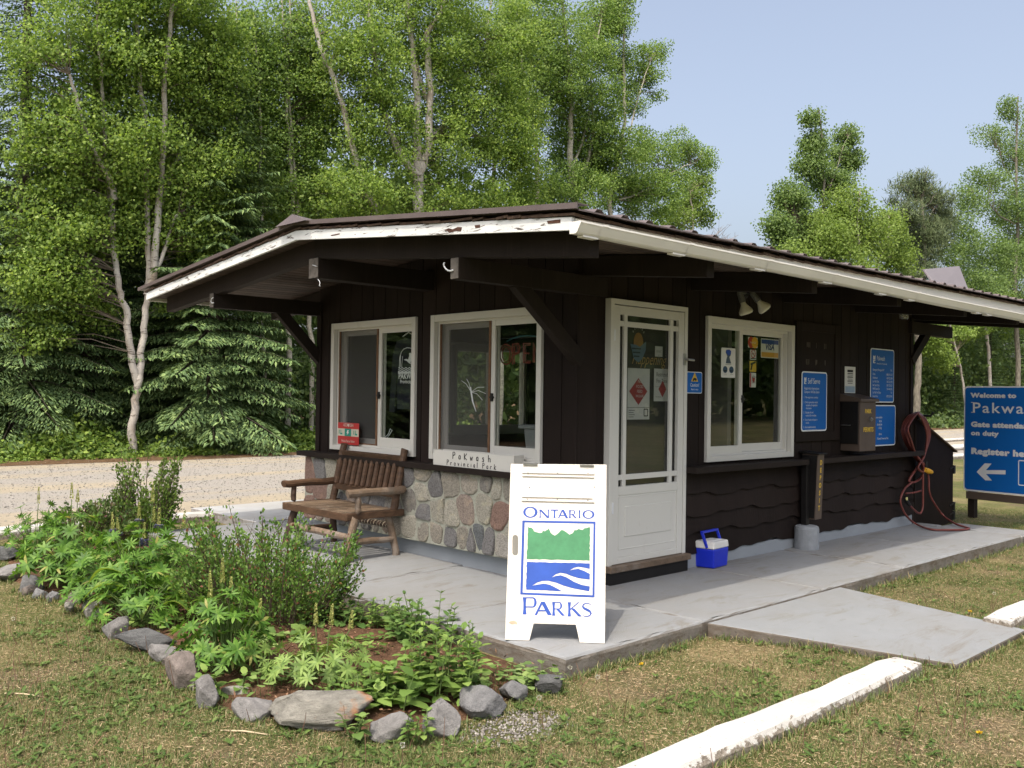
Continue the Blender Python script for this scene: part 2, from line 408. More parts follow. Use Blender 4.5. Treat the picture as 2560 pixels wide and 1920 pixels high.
# ------------------------------------------------------------------ the setting: ground, road, pad
def vnoise(x, y, sc, seed=0):
    x = np.asarray(x, float)/sc; y = np.asarray(y, float)/sc
    xi = np.floor(x).astype(int); yi = np.floor(y).astype(int); fx = x-xi; fy = y-yi
    fx = fx*fx*(3-2*fx); fy = fy*fy*(3-2*fy)
    def h(a, b):
        n = (a*374761393 + b*668265263 + seed*974711) & 0x7fffffff
        n = ((n ^ (n >> 13))*1274126177) & 0x7fffffff
        return ((n ^ (n >> 16)) & 0xffff)/65535.0
    return (h(xi,yi)*(1-fx)+h(xi+1,yi)*fx)*(1-fy)+(h(xi,yi+1)*(1-fx)+h(xi+1,yi+1)*fx)*fy
def lawn_z(x, y):
    n = (vnoise(x, y, .9, 1)-.5)*.035+(vnoise(x, y, .28, 2)-.5)*.014
    fade = np.clip((5.6-np.asarray(y))/1.0, 0, 1)*np.clip((np.asarray(y)+14)/3, 0, 1)
    return GZ + n*fade

def grid_mesh(name, xs, ys, zf, mat):
    X, Y = np.meshgrid(xs, ys, indexing='ij'); Z = zf(X, Y)
    V = np.stack([X, Y, Z], -1).reshape(-1, 3); nx, ny = len(xs), len(ys)
    i, j = np.meshgrid(np.arange(nx-1), np.arange(ny-1), indexing='ij')
    a = (i*ny+j).ravel(); F = np.stack([a, a+ny, a+ny+1, a+1], 1)
    o = bigmesh(name, V, F, mat); o.data.polygons.foreach_set('use_smooth', [True]*len(F)); return o

t = NT('dry_lawn_soil').set(.95, .1)
thatch = t.ramp(t.noise(34, 8, .8, t.co((1,1,1))), [(.28, (.085,.070,.032)), (.46, (.185,.155,.075)), (.60, (.28,.235,.125)), (.75, (.38,.33,.20))])
soil = t.ramp(t.noise(26, 8, .75), [(.3, (.085,.06,.04)), (.7, (.20,.15,.105))])
grn = t.ramp(t.noise(40, 6, .8), [(.3, (.035,.055,.014)), (.7, (.105,.135,.035))])
c1 = t.mix(t.ramp(t.noise(1.1, 7, .65), [(.45, (0,0,0)), (.62, (1,1,1))]), thatch, soil)
c1 = t.mix(t.ramp(t.noise(.75, 8, .72, t.co((1,1,1))), [(.40, (0,0,0)), (.58, (.8,.8,.8))]), c1, grn)
t.col(c1); t.bump(t.noise(60, 8, .8), .9, .02); MT['lawn'] = t.m
xs = np.concatenate([[-900,-300,-120,-60,-30,-18,-12], np.arange(-9, 10.01, .14), [12,16,22,30,45,70,120,300,900]])
ys = np.concatenate([[-900,-300,-120,-60,-30,-20,-14,-10], np.arange(-7.5, 6.21, .14), [9,14,20,30,45,70,120,300,900]])
tag(grid_mesh('ground', xs, ys, lawn_z, MT['lawn']), kind='structure')

t = NT('gravel_road').set(.95, .1)
big = t.noise(1.0, 7, .6, t.co((.10,.75,1)))
fine = t.noise(38, 6, .85); fine2 = t.noise(11, 6, .8, t.co((.5,1,1)))
sand = t.ramp(fine2, [(.3, (.285,.245,.180)), (.7, (.385,.340,.255))])
grav = t.ramp(fine, [(.28, (.12,.112,.10)), (.40, (.225,.21,.188)), (.54, (.315,.298,.268)), (.66, (.46,.435,.395))])
c1 = t.mix(t.ramp(big, [(.42, (.08,.08,.08)), (.54, (1,1,1))]), sand, grav)
c1 = t.mix(t.ramp(t.noise(75, 3, .7), [(.30, (.8,.8,.8)), (.36, (0,0,0))]), c1, (.10,.09,.08))
t.col(c1); t.bump(fine, .8, .02); MT['road'] = t.m
rx = np.concatenate([np.arange(-60, 60, 1.0), [60,80,110,150]])
def edge(x, base, sc, amp, sd): return base+(vnoise(x, x*0+3, sc, sd)-.5)*amp
V = []; F = []
for i, x in enumerate(rx):
    V += [(x, 6.1, GZ+.004), (x, float(edge(np.array([x]), 16.35, 3, .7, 5)[0]), GZ+.004)]
    if i: F.append((2*i-2, 2*i, 2*i+1, 2*i-1))
tag(MB().add(V, F).build('gravel_road', MT['road']), kind='structure')
t = NT('forest_floor').set(.95, .1)
c1 = t.ramp(t.noise(9, 8, .75), [(.3, (.035,.024,.014)), (.5, (.115,.072,.04)), (.66, (.17,.115,.065)), (.8, (.09,.10,.03))])
t.col(c1); t.bump(t.noise(30, 6, .8), .8, .03); MT['floor'] = t.m
V = []; F = []
for i, x in enumerate(rx):
    e = float(edge(np.array([x]), 15.85, 2.2, .55, 9)[0])
    V += [(x, e, GZ+.009), (x, 19.5, GZ+.05), (x, 120, GZ+.35)]
    if i:
        F += [(3*i-3, 3*i, 3*i+1, 3*i-2), (3*i-2, 3*i+1, 3*i+2, 3*i-1)]
tag(MB().add(V, F).build('forest_floor', MT['floor']), kind='structure')

# concrete pad round the gatehouse, in panels
mb = MB(); g = .006; ztop = 0.0
def rough(mb, x0, x1, y0, y1, z0, z1, st=.09, j=.005):
    """a cast slab with a slightly broken, rounded upper edge"""
    rnd = random.Random(int(x0*91+y0*37+1000)); pts = []
    def run(ax, ay, bx, by):
        n = max(2, int(math.hypot(bx-ax, by-ay)/st))
        for i in range(n): k = i/n; pts.append((ax+(bx-ax)*k+rnd.uniform(-j, j), ay+(by-ay)*k+rnd.uniform(-j, j)))
    run(x0,y0,x1,y0); run(x1,y0,x1,y1); run(x1,y1,x0,y1); run(x0,y1,x0,y0)
    n = len(pts); vs = []; fs = []
    for ins, z in ((0,z0),(0,z1-.030),(.004,z1-.012),(.013,z1-.002),(.022,z1)):
        for (x, y) in pts:
            k = 2.2 if rnd.random() < .06 and 0 < ins < .02 else 1
            vs.append((min(max(x, x0+ins*k), x1-ins*k) if ins else x, min(max(y, y0+ins*k), y1-ins*k) if ins else y, z-(rnd.uniform(0,.004) if 0 < ins < .02 else 0)))
    for r in range(4): fs += [(r*n+i, r*n+(i+1) % n, (r+1)*n+(i+1) % n, (r+1)*n+i) for i in range(n)]
    fs += [tuple(range(n))[::-1], tuple(range(4*n, 5*n))]; mb.add(vs, fs)
def panel(x0, x1, y0, y1, dz=0.0):
    rough(mb, x0+g, x1-g, y0+g, y1-g, -.30, ztop+dz)
for y0, y1, dz in ((-1.25, 0.02, 0), (0.02, 1.30, -.003), (1.30, 2.64, .002), (2.64, 3.95, -.002), (3.95, 4.86, 0)):
    if y0 < -1: panel(-1.41, -.07, y0, y1)
    else: panel(-1.41, .02, y0, y1, dz)
for x0, x1, dz in ((-.07, 1.55, 0), (1.55, 3.0, -.003), (3.0, 4.43, .001), (4.43, 5.98, -.002)): panel(x0, x1, -1.245 if x0 < 1.6 else -1.235, .02, dz)
rough(mb, 5.99, 6.55, -1.24, -.30, -.3, -.003); rough(mb, 5.99, 6.2, -.29, .02, -.3, -.003)
mb.box(-1.40, 5.97, -1.235, 4.85, -.32, -.012)
tag(mb.build('concrete_pad', MT['slab']), kind='structure')
mb = MB()
mb.hexa([(-.05,-1.262,-.3),(.52,-2.66,-.3),(1.77,-2.64,-.3),(1.77,-1.262,-.3),(-.05,-1.262,-.008),(.52,-2.66,-.083),(1.77,-2.64,-.083),(1.77,-1.262,-.008)])
tag(mb.build('concrete_ramp', MT['ramp'], bevel=.012), kind='structure')
mb = MB(); mb.box(-.12, 8.2, 4.885, 6.17, -.3, -.002); mb.box(-.12, 8.2, 6.18, 6.6, -.3, -.012)
tag(mb.build('concrete_path', MT['walk'], bevel=.012), kind='structure')

# ------------------------------------------------------------------ gatehouse
W, L = 3.76, 5.97
house = thing('gatehouse', (0,0,0), 'small dark brown park gatehouse with a low metal roof, stone base and white trimmed windows', 'gatehouse')
def zf(y, x=0): return 2.455+.0942*(3.094-abs(y-1.88))+.0075*max(0, x)    # under side of the fascia
# frames for building on a wall: origin, axis along the wall (left to right seen from outside), outward normal
class FR:
    def __init__(s, O, ua, un): s.O, s.a, s.n = (np.array(q, float) for q in (O, ua, un)); s.z = np.array([0,0,1.0])
    def p(s, a, b, d=0): return s.O+s.a*a+s.z*b+s.n*d
    def box(s, mb, a0, a1, b0, b1, d0, d1, mi=0):
        return mb.hexa([s.p(a0,b0,d0),s.p(a1,b0,d0),s.p(a1,b0,d1),s.p(a0,b0,d1),s.p(a0,b1,d0),s.p(a1,b1,d0),s.p(a1,b1,d1),s.p(a0,b1,d1)], mi)
FA = FR((0,W,0), (0,-1,0), (-1,0,0)); FB = FR((0,0,0), (1,0,0), (0,-1,0))
openA = [(W-3.44, W-2.065, .935, 2.185), (W-1.765, W-.40, .935, 2.185)]
openB = [(.36, 1.31, .0, 2.25), (1.72, 3.155, .945, 2.20)]
def clad(fr, length, opens, zb, ztopf, name, seed):
    mb = MB(); rnd = random.Random(seed); a = 0.0
    while a < length-.01:
        wd_ = min(.2, length-a)
        cuts = sorted([(o[2], o[3]) for o in opens if a < o[1]-.002 and a+wd_ > o[0]+.002])
        # split a board where an opening's side falls inside it
        sub = sorted({a, a+wd_, *[e for o in opens for e in o[:2] if a+.002 < e < a+wd_-.002]})
        for s0, s1 in zip(sub, sub[1:]):
            z = zb
            cs = sorted([(o[2], o[3]) for o in opens if s0 >= o[0]-.003 and s1 <= o[1]+.003])
            top = ztopf((s0+s1)/2)
            pieces = []
            for c0, c1 in cs:
                if c0 > z: pieces.append((z, c0))
                z = max(z, c1)
            if z < top: pieces.append((z, top))
            e0 = .004 if abs(s0-a) < 1e-6 else 0; e1 = .004 if abs(s1-a-wd_) < 1e-6 else 0
            for p0, p1 in pieces: fr.box(mb, s0+e0, s1-e1, p0, p1, -.016, -.0+rnd.uniform(-.001, .001))
        a += wd_
    for s0, s1, c0, c1 in opens: pass
    o = mb.build(name, MT['brown'], house)
    return o
clad(FA, W, openA, .80, lambda a: zf(W-a)+.02, 'wall', 1)
clad(FB, L, openB, .80, lambda a: zf(0)+.02, 'wall', 2)
# sheathing behind the boards, side and rear walls, floor and ceiling: the room behind the windows
mb = MB()
def sheath(fr, length, opens, z0, z1):
    ed = sorted({0, length, *[e for o in opens for e in o[:2]]})
    for s0, s1 in zip(ed, ed[1:]):
        z = z0
        for o in sorted(opens, key=lambda q: q[2]):
            if s0 >= o[0]-1e-6 and s1 <= o[1]+1e-6:
                if o[2] > z: fr.box(mb, s0, s1, z, o[2], -.09, -.018)
                z = o[3]
        fr.box(mb, s0, s1, z, z1, -.09, -.018)
sheath(FA, W, openA, .02, 2.52); sheath(FB, L, openB, .02, 2.52)
mb.prism([(0.02,2.52),(W-.02,2.52),(W/2,2.70)], (.03,0,0), (0,1,0), (0,0,1), (1,0,0), .05)
mb.build('inner_wall', MT['insidegrey'], house)
mb = MB(); mb.box(.1, 1.75, W-.08, W, -.3, 2.52); mb.box(3.05, L, W-.08, W, -.3, 2.52); mb.box(1.75, 3.05, W-.08, W, -.3, 1.0); mb.box(1.75, 3.05, W-.08, W, 2.12, 2.52); mb.box(L-.08, L, 0, W-.09, -.3, 2.52)
mb.prism([(0,2.52),(W,2.52),(W/2,2.70)], (L-.06,0,0), (0,1,0), (0,0,1), (1,0,0), .05); mb.build('wall', MT['brown'], house)
mb = MB(); mb.box(.1, L-.09, .1, W-.09, .03, .06); mb.build('floor', MT['inside'], house)
mb = MB(); mb.box(.1, L-.09, .1, W-.09, 2.47, 2.50); mb.build('ceiling', MT['inside'], house)
mb = MB(); mb.box(.55, .6, .3, 3.4, .8, .88); mb.box(.1, .6, .3, 3.4, .88, .92); mb.box(1.9, 3.6, .12, .6, .78, .82)
mb.box(2.2, 2.26, .1, 2.4, .06, 2.4); mb.build('counter', MT['inside'], house)
# base: painted foundation, stone facing on the front, live-edge boards on the side
mb = MB(); mb.box(-.005, .02, -.03, W+.02, -.3, .152); mb.box(.02, L-.02, -.028, .02, -.3, .115)
mb.build('foundation', MT['found'], house, bevel=.004)
def clip(poly, nx, ny, c):
    out = []
    for i in range(len(poly)):
        p, q = poly[i], poly[(i+1) % len(poly)]
        dp = p[0]*nx+p[1]*ny-c; dq = q[0]*nx+q[1]*ny-c
        if dp <= 0: out.append(p)
        if dp*dq < 0:
            k = dp/(dp-dq); out.append((p[0]+(q[0]-p[0])*k, p[1]+(q[1]-p[1])*k))
    return out
def stones(mb, fr, a0, a1, b0, b1, seed, wd=.19, ht=.22):
    rnd = random.Random(seed); pts = []
    nc = max(1, int((a1-a0)/wd)); cw = (a1-a0)/nc
    for c in range(nc):
        b = b0; h0 = rnd.uniform(.5, 1.0)*ht
        cx = a0+(c+.5)*cw
        while b < b1-.03:
            h = h0 if b == b0 else ht*rnd.choice([.5, .8, 1.0, 1.3, 1.8])
            if rnd.random() < .22 and h < ht:            # two small stones side by side
                pts += [(cx-cw*.25+rnd.uniform(-.01,.01), b+h/2), (cx+cw*.25, b+h/2+rnd.uniform(-.02,.02))]
            else: pts.append((cx+rnd.uniform(-.22,.22)*cw, min(b+h/2, b1-.03)))
            b += h
    for i, p in enumerate(pts):
        poly = [(a0,b0),(a1,b0),(a1,b1),(a0,b1)]
        for j, q in enumerate(pts):
            if i == j: continue
            dx, dy = q[0]-p[0], q[1]-p[1]; d = math.hypot(dx, dy)
            if d > .7 or d < 1e-6: continue
            ax = 1.0
            poly = clip(poly, dx, dy, (dx*(p[0]+q[0])+dy*(p[1]+q[1]))/2-.0075*d)
            if len(poly) < 3: break
        if len(poly) < 3: continue
        cx = sum(q[0] for q in poly)/len(poly); cy = sum(q[1] for q in poly)/len(poly)
        for _ in range(2):                                # rounded corners
            poly = [q for k in range(len(poly)) for q in ((poly[k][0]*.8+poly[(k+1) % len(poly)][0]*.2, poly[k][1]*.8+poly[(k+1) % len(poly)][1]*.2),
                                                          (poly[k][0]*.2+poly[(k+1) % len(poly)][0]*.8, poly[k][1]*.2+poly[(k+1) % len(poly)][1]*.8))]
        poly = [(x+rnd.uniform(-.004,.004), y+rnd.uniform(-.004,.004)) for x, y in poly]
        n = len(poly); th = rnd.uniform(.020, .036); b = []
        rings = [(1.0, -.02), (1.0, th*.45), (.955, th*.8), (.86, th), (.5, th+rnd.uniform(-.002,.006))]
        vs = []; fs = []
        tilt = (rnd.uniform(-.14,.14), rnd.uniform(-.14,.14))
        for s_, d in rings:
            vs += [fr.p(cx+(x-cx)*s_, cy+(y-cy)*s_, d+(((x-cx)*tilt[0]+(y-cy)*tilt[1])*s_ if d > 0 else 0)+(rnd.uniform(-.002,.002) if d > 0 else 0)) for x, y in poly]
        for r in range(len(rings)-1):
            fs += [(r*n+k, r*n+(k+1) % n, (r+1)*n+(k+1) % n, (r+1)*n+k) for k in range(n)]
        fs.append(tuple(range((len(rings)-1)*n, len(rings)*n)))
        mb.add(vs, fs)
FS = FR((-.075,W+.10,0), (0,-1,0), (-1,0,0))
mb = MB(); stones(mb, FS, .0, W+.11, .155, .815, 5, .205, .245)
FE = FR((0.3,W+.10,0), (-1,0,0), (0,1,0)); stones(mb, FE, 0, .375, .155, .815, 8)
mb.build('stone_facing', MT['stone'], house, smooth=False)
mb = MB(); mb.box(-.086, -.003, -.005, W+.098, .15, .818); mb.box(-.003, .30, W+.0, W+.098, .15, .818)
mb.build('mortar_bed', MT['mortar'], house)
# sill boards
mb = MB(); mb.box(-.155, .0, -.03, W+.17, .818, .868); mb.build('sill_board', MT['brownlight'] if False else MT['brownbeam'], house, bevel=.004)
mb = MB(); mb.box(1.345, 3.24, -.17, -.0, .838, .89); mb.box(3.40, L+.0, -.17, -.0, .838, .892)
mb.build('sill_board', MT['brownbeam'], house, bevel=.004)
# live-edge siding: each board's lower edge waves
mb = MB(); rnd = random.Random(4)
rows = [(.85, .640), (.66, .462), (.48, .30), (.325, .112)]
def wavy(a0, a1, zt, zb, ph):
    n = 46; top = []; bot = []
    for i in range(n+1):
        a = a0+(a1-a0)*i/n
        wv = .016*math.sin(a*5.3+ph)+.010*math.sin(a*11.7+ph*2.1)+.006*math.sin(a*23+ph)
        bot.append((a, zb+wv)); top.append((a, zt))
    vs = []; fs = []
    for i in range(n+1):
        a, z = bot[i]; vs += [FB.p(a, z, .040), FB.p(a, z, .014), FB.p(a, zt, .012), FB.p(a, zt, .002)]
    for i in range(n):
        k = 4*i; fs += [(k, k+4, k+6, k+2), (k, k+1, k+5, k+4), (k+1, k+3, k+7, k+5)]
    fs += [(0,2,3,1), (4*n, 4*n+1, 4*n+3, 4*n+2)]; mb.add(vs, fs)
for r, (zt, zb) in enumerate(rows):
    wavy(1.345, 3.35, zt, zb, r*1.9+.4); wavy(3.35, L, zt, zb, r*2.3+2.0)
mb.build('live_edge_siding', MT['brown'], house)
mb = MB(); mb.box(3.315, 3.395, -.062, -.041, .10, .84); mb.box(3.22, 3.27, -.20, -.15, .12, .89) if False else None
mb.build('trim_batten', MT['brownbeam'], house, bevel=.003)
for bxs in (((-.022,-.001,-.022,.105,.87,2.45), (-.001,.20,-.022,-.001,.1,2.45)), ((-.020,.012,W-.06,W+.018,.87,2.45),), ((L-.06,L+.012,-.018,-.0,.1,2.5),)):
    mb = MB()
    for q in bxs: mb.box(*q)
    mb.build('corner_board', MT['brown'], house, bevel=.003)

# roof: deck boards (seen from below), fascia, old shingles, metal sheet, ridge cap
X0, X1 = -1.35, 7.40; Y0, Y1 = -1.20, 4.96
mb = MB()
def slope_box(mb, x0, x1, ya, yb, lo_, hi_, mi=0):
    """a slab lying on one slope between ya and yb; lo_, hi_ are heights over the fascia's under side"""
    def P(x, y, h): return (x, y, zf(y, x)+h)
    mb.hexa([P(x0,ya,lo_),P(x1,ya,lo_),P(x1,yb,lo_),P(x0,yb,lo_),P(x0,ya,hi_),P(x1,ya,hi_),P(x1,yb,hi_),P(x0,yb,hi_)], mi)
y = Y0
while y < Y1-.01:
    y2 = min(y+.105, Y1)
    if y < 1.88 < y2: y2 = 1.88
    slope_box(mb, X0, X1, y+.006, y2-.006, .020, .05); y = y2
slope_box(mb, X0, X1, Y0, 1.88, .046, .078); slope_box(mb, X0, X1, 1.88, Y1, .046, .078)
mb.build('roof_deck', MT['soffit'], house)
for x0, x1 in ((-1.378, -1.352), (7.402, 7.428)):
    for ya, yb in ((-1.22, 1.88), (1.88, 4.98)):
        mb = MB(); slope_box(mb, x0, x1, ya, yb, 0, .076); mb.build('fascia', MT['fascia'], house)
for ya, yb in ((-1.226, -1.203), (4.963, 4.986)):
    mb = MB(); slope_box(mb, -1.35, 7.40, ya, yb, -.012, .072); mb.build('fascia', MT['white'], house)
mb = MB(); rnd = random.Random(12)
def shingle_edge(ya, yb):
    y = ya
    while y < yb:
        ln = rnd.uniform(.10, .22); y2 = min(y+ln, yb); k = rnd.uniform(0, .016); x = -1.388+rnd.uniform(-.006, .010)
        hh = rnd.uniform(.010, .018)
        mb.hexa([(x,y,zf(y)+.078+k),(-1.0,y,zf(y)+.079),(-1.0,y2,zf(y2)+.079),(x,y2,zf(y2)+.078),
                 (x,y,zf(y)+.078+k+hh),(-1.0,y,zf(y)+.095),(-1.0,y2,zf(y2)+.095),(x,y2,zf(y2)+.078+hh)])
        if y2 >= yb: break
        y = y2-.004
shingle_edge(-1.235, 1.88); shingle_edge(1.88, 5.0)
x = -1.39
while x < 7.4:
    x2 = x+rnd.uniform(.12, .3); k = rnd.uniform(0, .012); y = -1.245+rnd.uniform(-.012, .006)
    mb.hexa([(x,y,zf(y,x)+.076+k),(x2,y,zf(y,x)+.076),(x2,-.9,zf(-.9,x)+.079),(x,-.9,zf(-.9,x)+.079),
             (x,y,zf(y,x)+.090+k),(x2,y,zf(y,x)+.088),(x2,-.9,zf(-.9,x)+.094),(x,-.9,zf(-.9,x)+.094)]); x = x2
mb.build('shingle_edge', MT['shingle'], house)
mb = MB()                                                  # strapping between shingles and metal
for xx in (-1.22,): slope_box(mb, xx, xx+.06, -1.2, 1.88, .094, .118); slope_box(mb, xx, xx+.06, 1.88, 4.96, .094, .118)
slope_box(mb, -1.3, 7.4, -1.08, -1.0, .094, .116)
mb.build('strapping', MT['brownbeam'], house)
prof = []; x = -1.40
while x < 7.45:
    prof += [(x, 0), (x+.145, 0), (x+.172, .023), (x+.208, .023)]; x += .235
prof.append((x, 0))
mb = MB()
for ya, yb in ((-1.285, 1.88), (1.88, 5.10)):
    vs = []; fs = []
    for i, (px_, ph) in enumerate(prof):
        vs += [(px_, ya, zf(ya, px_)+.119+ph), (px_, yb, zf(yb, px_)+.119+ph), (px_, ya, zf(ya, px_)+.116+ph), (px_, yb, zf(yb, px_)+.116+ph)]
        if i: k = 4*i; fs += [(k-4, k, k+1, k-3), (k-2, k-1, k+3, k+2), (k-4, k-2, k+2, k), (k-3, k+1, k+3, k-1)]
    mb.add(vs, fs)
mb.build('metal_roof', MT['metal'], house)
mb = MB()
for ya, yb in ((-1.29, 1.88), (1.88, 5.13)):
    slope_box(mb, -1.412, -1.400, ya, yb, .118, .152); slope_box(mb, -1.400, -1.31, ya, yb, .146, .152)
slope_box(mb, -1.39, 7.45, -1.291, -1.286, .108, .1165)
mb.build('roof_edge_trim', MT['metal'], house)
mb = MB()
for x0, x1, lift in ((-1.43, 7.48, 0),):
    for s in (-1, 1):
        a = 1.88; b = 1.88+s*.20
        P = lambda x, y, h: (x, y, zf(y, x)+h)
        mb.hexa([P(x0,a,.150),P(x1,a,.150),P(x1,b,.142),P(x0,b,.142),P(x0,a,.160),P(x1,a,.160),P(x1,b,.147),P(x0,b,.147)])
mb.add([(-1.45,1.62,zf(1.62)+.143),(-1.45,2.10,zf(2.10)+.143),(-1.42,1.88,zf(1.88)+.205),(-.9,1.88,zf(1.88)+.163),(-.9,1.62,zf(1.62)+.15),(-.9,2.1,zf(2.1)+.15)],
       [(0,1,2),(0,2,3,4),(1,5,3,2)])
mb.build('ridge_cap', MT['metal'], house)
# gutter: K-style section swept along the eave
sec = [(a_, b_*.85) for a_, b_ in [(0,-.004),(-.046,-.006),(-.060,.006),(-.072,.030),(-.084,.056),(-.090,.064),(-.090,.076),(-.083,.076),(-.082,.066),(-.066,.030),(-.055,.010),(-.044,.0),(-.003,.002),(-.003,.076),(.0,.076)]]
def gz(x): return 2.434-.0055*(x+1.4)+.004*math.sin(x*1.3)
gx = list(np.linspace(-1.40, 7.42, 24)); vs = []; fs = []; ns = len(sec)
for i, x in enumerate(gx):
    vs += [(x, -1.228+dy, gz(x)+dz) for dy, dz in sec]
    if i: fs += [((i-1)*ns+k, (i-1)*ns+(k+1) % ns, i*ns+(k+1) % ns, i*ns+k) for k in range(ns)]
gut = MB().add(vs, fs); gut.add([(-1.402, -1.228+dy, gz(-1.4)+dz) for dy, dz in sec[:7]+[(0,.065)]], [(0,1,2,3,4,5,6,7)])
gut.box(-1.36, 7.40, -1.30, -1.235, 2.47-.04, 2.471-.04) if False else None
gutter = gut.build('gutter', MT['gutter'], house)
for bx in (-1.22, -.375, .58, 1.55, 2.50, 3.07, 4.62, 4.92, 6.0):
    mb = MB()
    pts = [(-1.228+dy*1.07, gz(bx)+dz*1.05-.002) for dy, dz in sec[1:7]]
    pv = [(bx, y, z) for y, z in pts]+[(bx+.05, y, z) for y, z in pts]
    mb.add(pv, [(k, k+1, k+7, k+6) for k in range(5)])
    mb.box(bx-.12, bx+.01, -1.280, -1.232, gz(bx)-.016, gz(bx)-.006)
    mb.build('bracket', MT['gutter'], gutter)
# rafters, plate beams and braces
def rafter(x, y0=-1.15, y1=4.91, wd=.085, dp=.155):
    mb = MB()
    for ya, yb in ((y0, 1.88), (1.88, y1)):
        def P(xx, y, h): return (xx, y, zf(y, x)+h)
        mb.hexa([P(x-wd/2,ya,.02-dp),P(x+wd/2,ya,.02-dp),P(x+wd/2,yb,.02-dp),P(x-wd/2,yb,.02-dp),P(x-wd/2,ya,.02),P(x+wd/2,ya,.02),P(x+wd/2,yb,.02),P(x-wd/2,yb,.02)])
    mb.build('rafter', MT['brownbeam'], house, bevel=.004)
rafter(-1.16, -1.205, 4.865)
for x in (.09, 1.51, 3.03, 4.55, 6.05, 7.15): rafter(x, -1.16, 4.9)
for (yc, wd_, z0, z1, xe) in ((0.0, .09, 2.282, 2.432, -1.238), (1.87, .15, 2.442, 2.615, -1.215), (3.76, .09, 2.308, 2.455, -1.215)):
    mb = MB(); mb.box(xe, .0 if yc == 1.87 else .3, yc-wd_/2, yc+wd_/2, z0, z1); pbm = mb.build('plate_beam', MT['brownbeam'], house, bevel=.004)
    mb = MB(); mb.box(xe-.004, xe-.0005, yc-wd_/2+.005, yc+wd_/2-.005, z0+.005, z1-.005); mb.build('beam_end', MT['beamend'], pbm)
mb = MB(); mb.box(L-.1, 7.08, -.045, .045, 2.305, 2.45); mb.build('plate_beam', MT['brownbeam'], house, bevel=.004)
def brace(a, b):
    mb = MB(); mb.beam(a, b, .11, .074, (0,1,0)); mb.build('brace', MT['brownbeam'], house, bevel=.004)
brace((-.67,-.0,2.32), (.03,-.0,1.765)); brace((-.49,3.765,2.345), (.07,3.765,1.79)); brace((6.42,0,2.36), (5.93,0,1.97))
FF = FR((-1.3785,0,0), (0,-1,0), (-1,0,0))
def ffuv(x, y):
    P = on_plane(800+x/2.212, y/2.212, FF.O, FF.n); return -P[1], P[2]
mb = MB()
for pts in (((690,1272),(712,1262),(735,1268),(762,1255),(786,1256),(780,1279),(750,1278),(715,1288),(704,1277)), ((856,1246),(884,1242),(886,1258),(860,1262)), ((1255,1222),(1330,1212),(1330,1232),(1262,1238)), ((60,1300),(110,1290),(108,1296),(64,1305))):
    mb.prism([ffuv(*q) for q in pts], FF.p(0,0,0), FF.a, FF.z, FF.n, .0015)
mb.build('rotten_patch', simple('rotten_wood', (.075,.035,.024), .9, .5, 30), house)
for end, pts, r in (((-1.238,), ((1950,430),(1935,436),(1918,434),(1904,424),(1894,408),(1890,392),(1896,386)), .006), ((-1.216,), ((478,632),(466,634),(460,622),(466,605),(474,600)), .005),
                    ((-1.216,), ((1118,487),(1128,500),(1131,512),(1126,524),(1132,530)), .003), ((-1.216,), ((1085,400),(1098,404),(1112,408)), .004)):
    mb = MB(); mb.tube([at_x(340+x/2.4578, 500+y/2.4578, end[0]-.012-.002*i) for i, (x, y) in enumerate(pts)], r, 6); mb.build('hook', MT['signgrey'], house, smooth=True)
# ------------------------------------------------------------------ windows and door
def uvp(fr, u, v, d=0):
    O = fr.O+fr.n*d; P = on_plane(u, v, O, fr.n); q = P-O
    return float(np.dot(q, fr.a)), float(np.dot(q, fr.z))
def c5(x, y): return 1060+x/2.4578, 500+y/2.4578
def c6(x, y): return 1660+x/2.4578, 600+y/2.4578
def s7(x, y): return 1960+x/6.1444, 830+y/6.1444
def s8(x, y): return 1480+x/4.2538, 720+y/4.2538
def w4(x, y): return 780+x/4.3647, 780+y/4.3647
def e2(x, y): return 960+x/4.3667, 1100+y/4.3667
def e3(x, y): return 1240+x/3.1906, 1140+y/3.1906
def bq(x, y): return 2080+x/4.608, 900+y/4.608
def eb(x, y): return 700+x/4.88, 1080+y/4.88
def ring(mb, fr, a0, a1, b0, b1, wl, wr, wt, wb, d0, d1, mi=0):
    fr.box(mb, a0, a0+wl, b0, b1, d0, d1, mi); fr.box(mb, a1-wr, a1, b0, b1, d0, d1, mi)
    fr.box(mb, a0+wl, a1-wr, b1-wt, b1, d0, d1-.002, mi); fr.box(mb, a0+wl, a1-wr, b0, b0+wb, d0, d1-.001, mi)
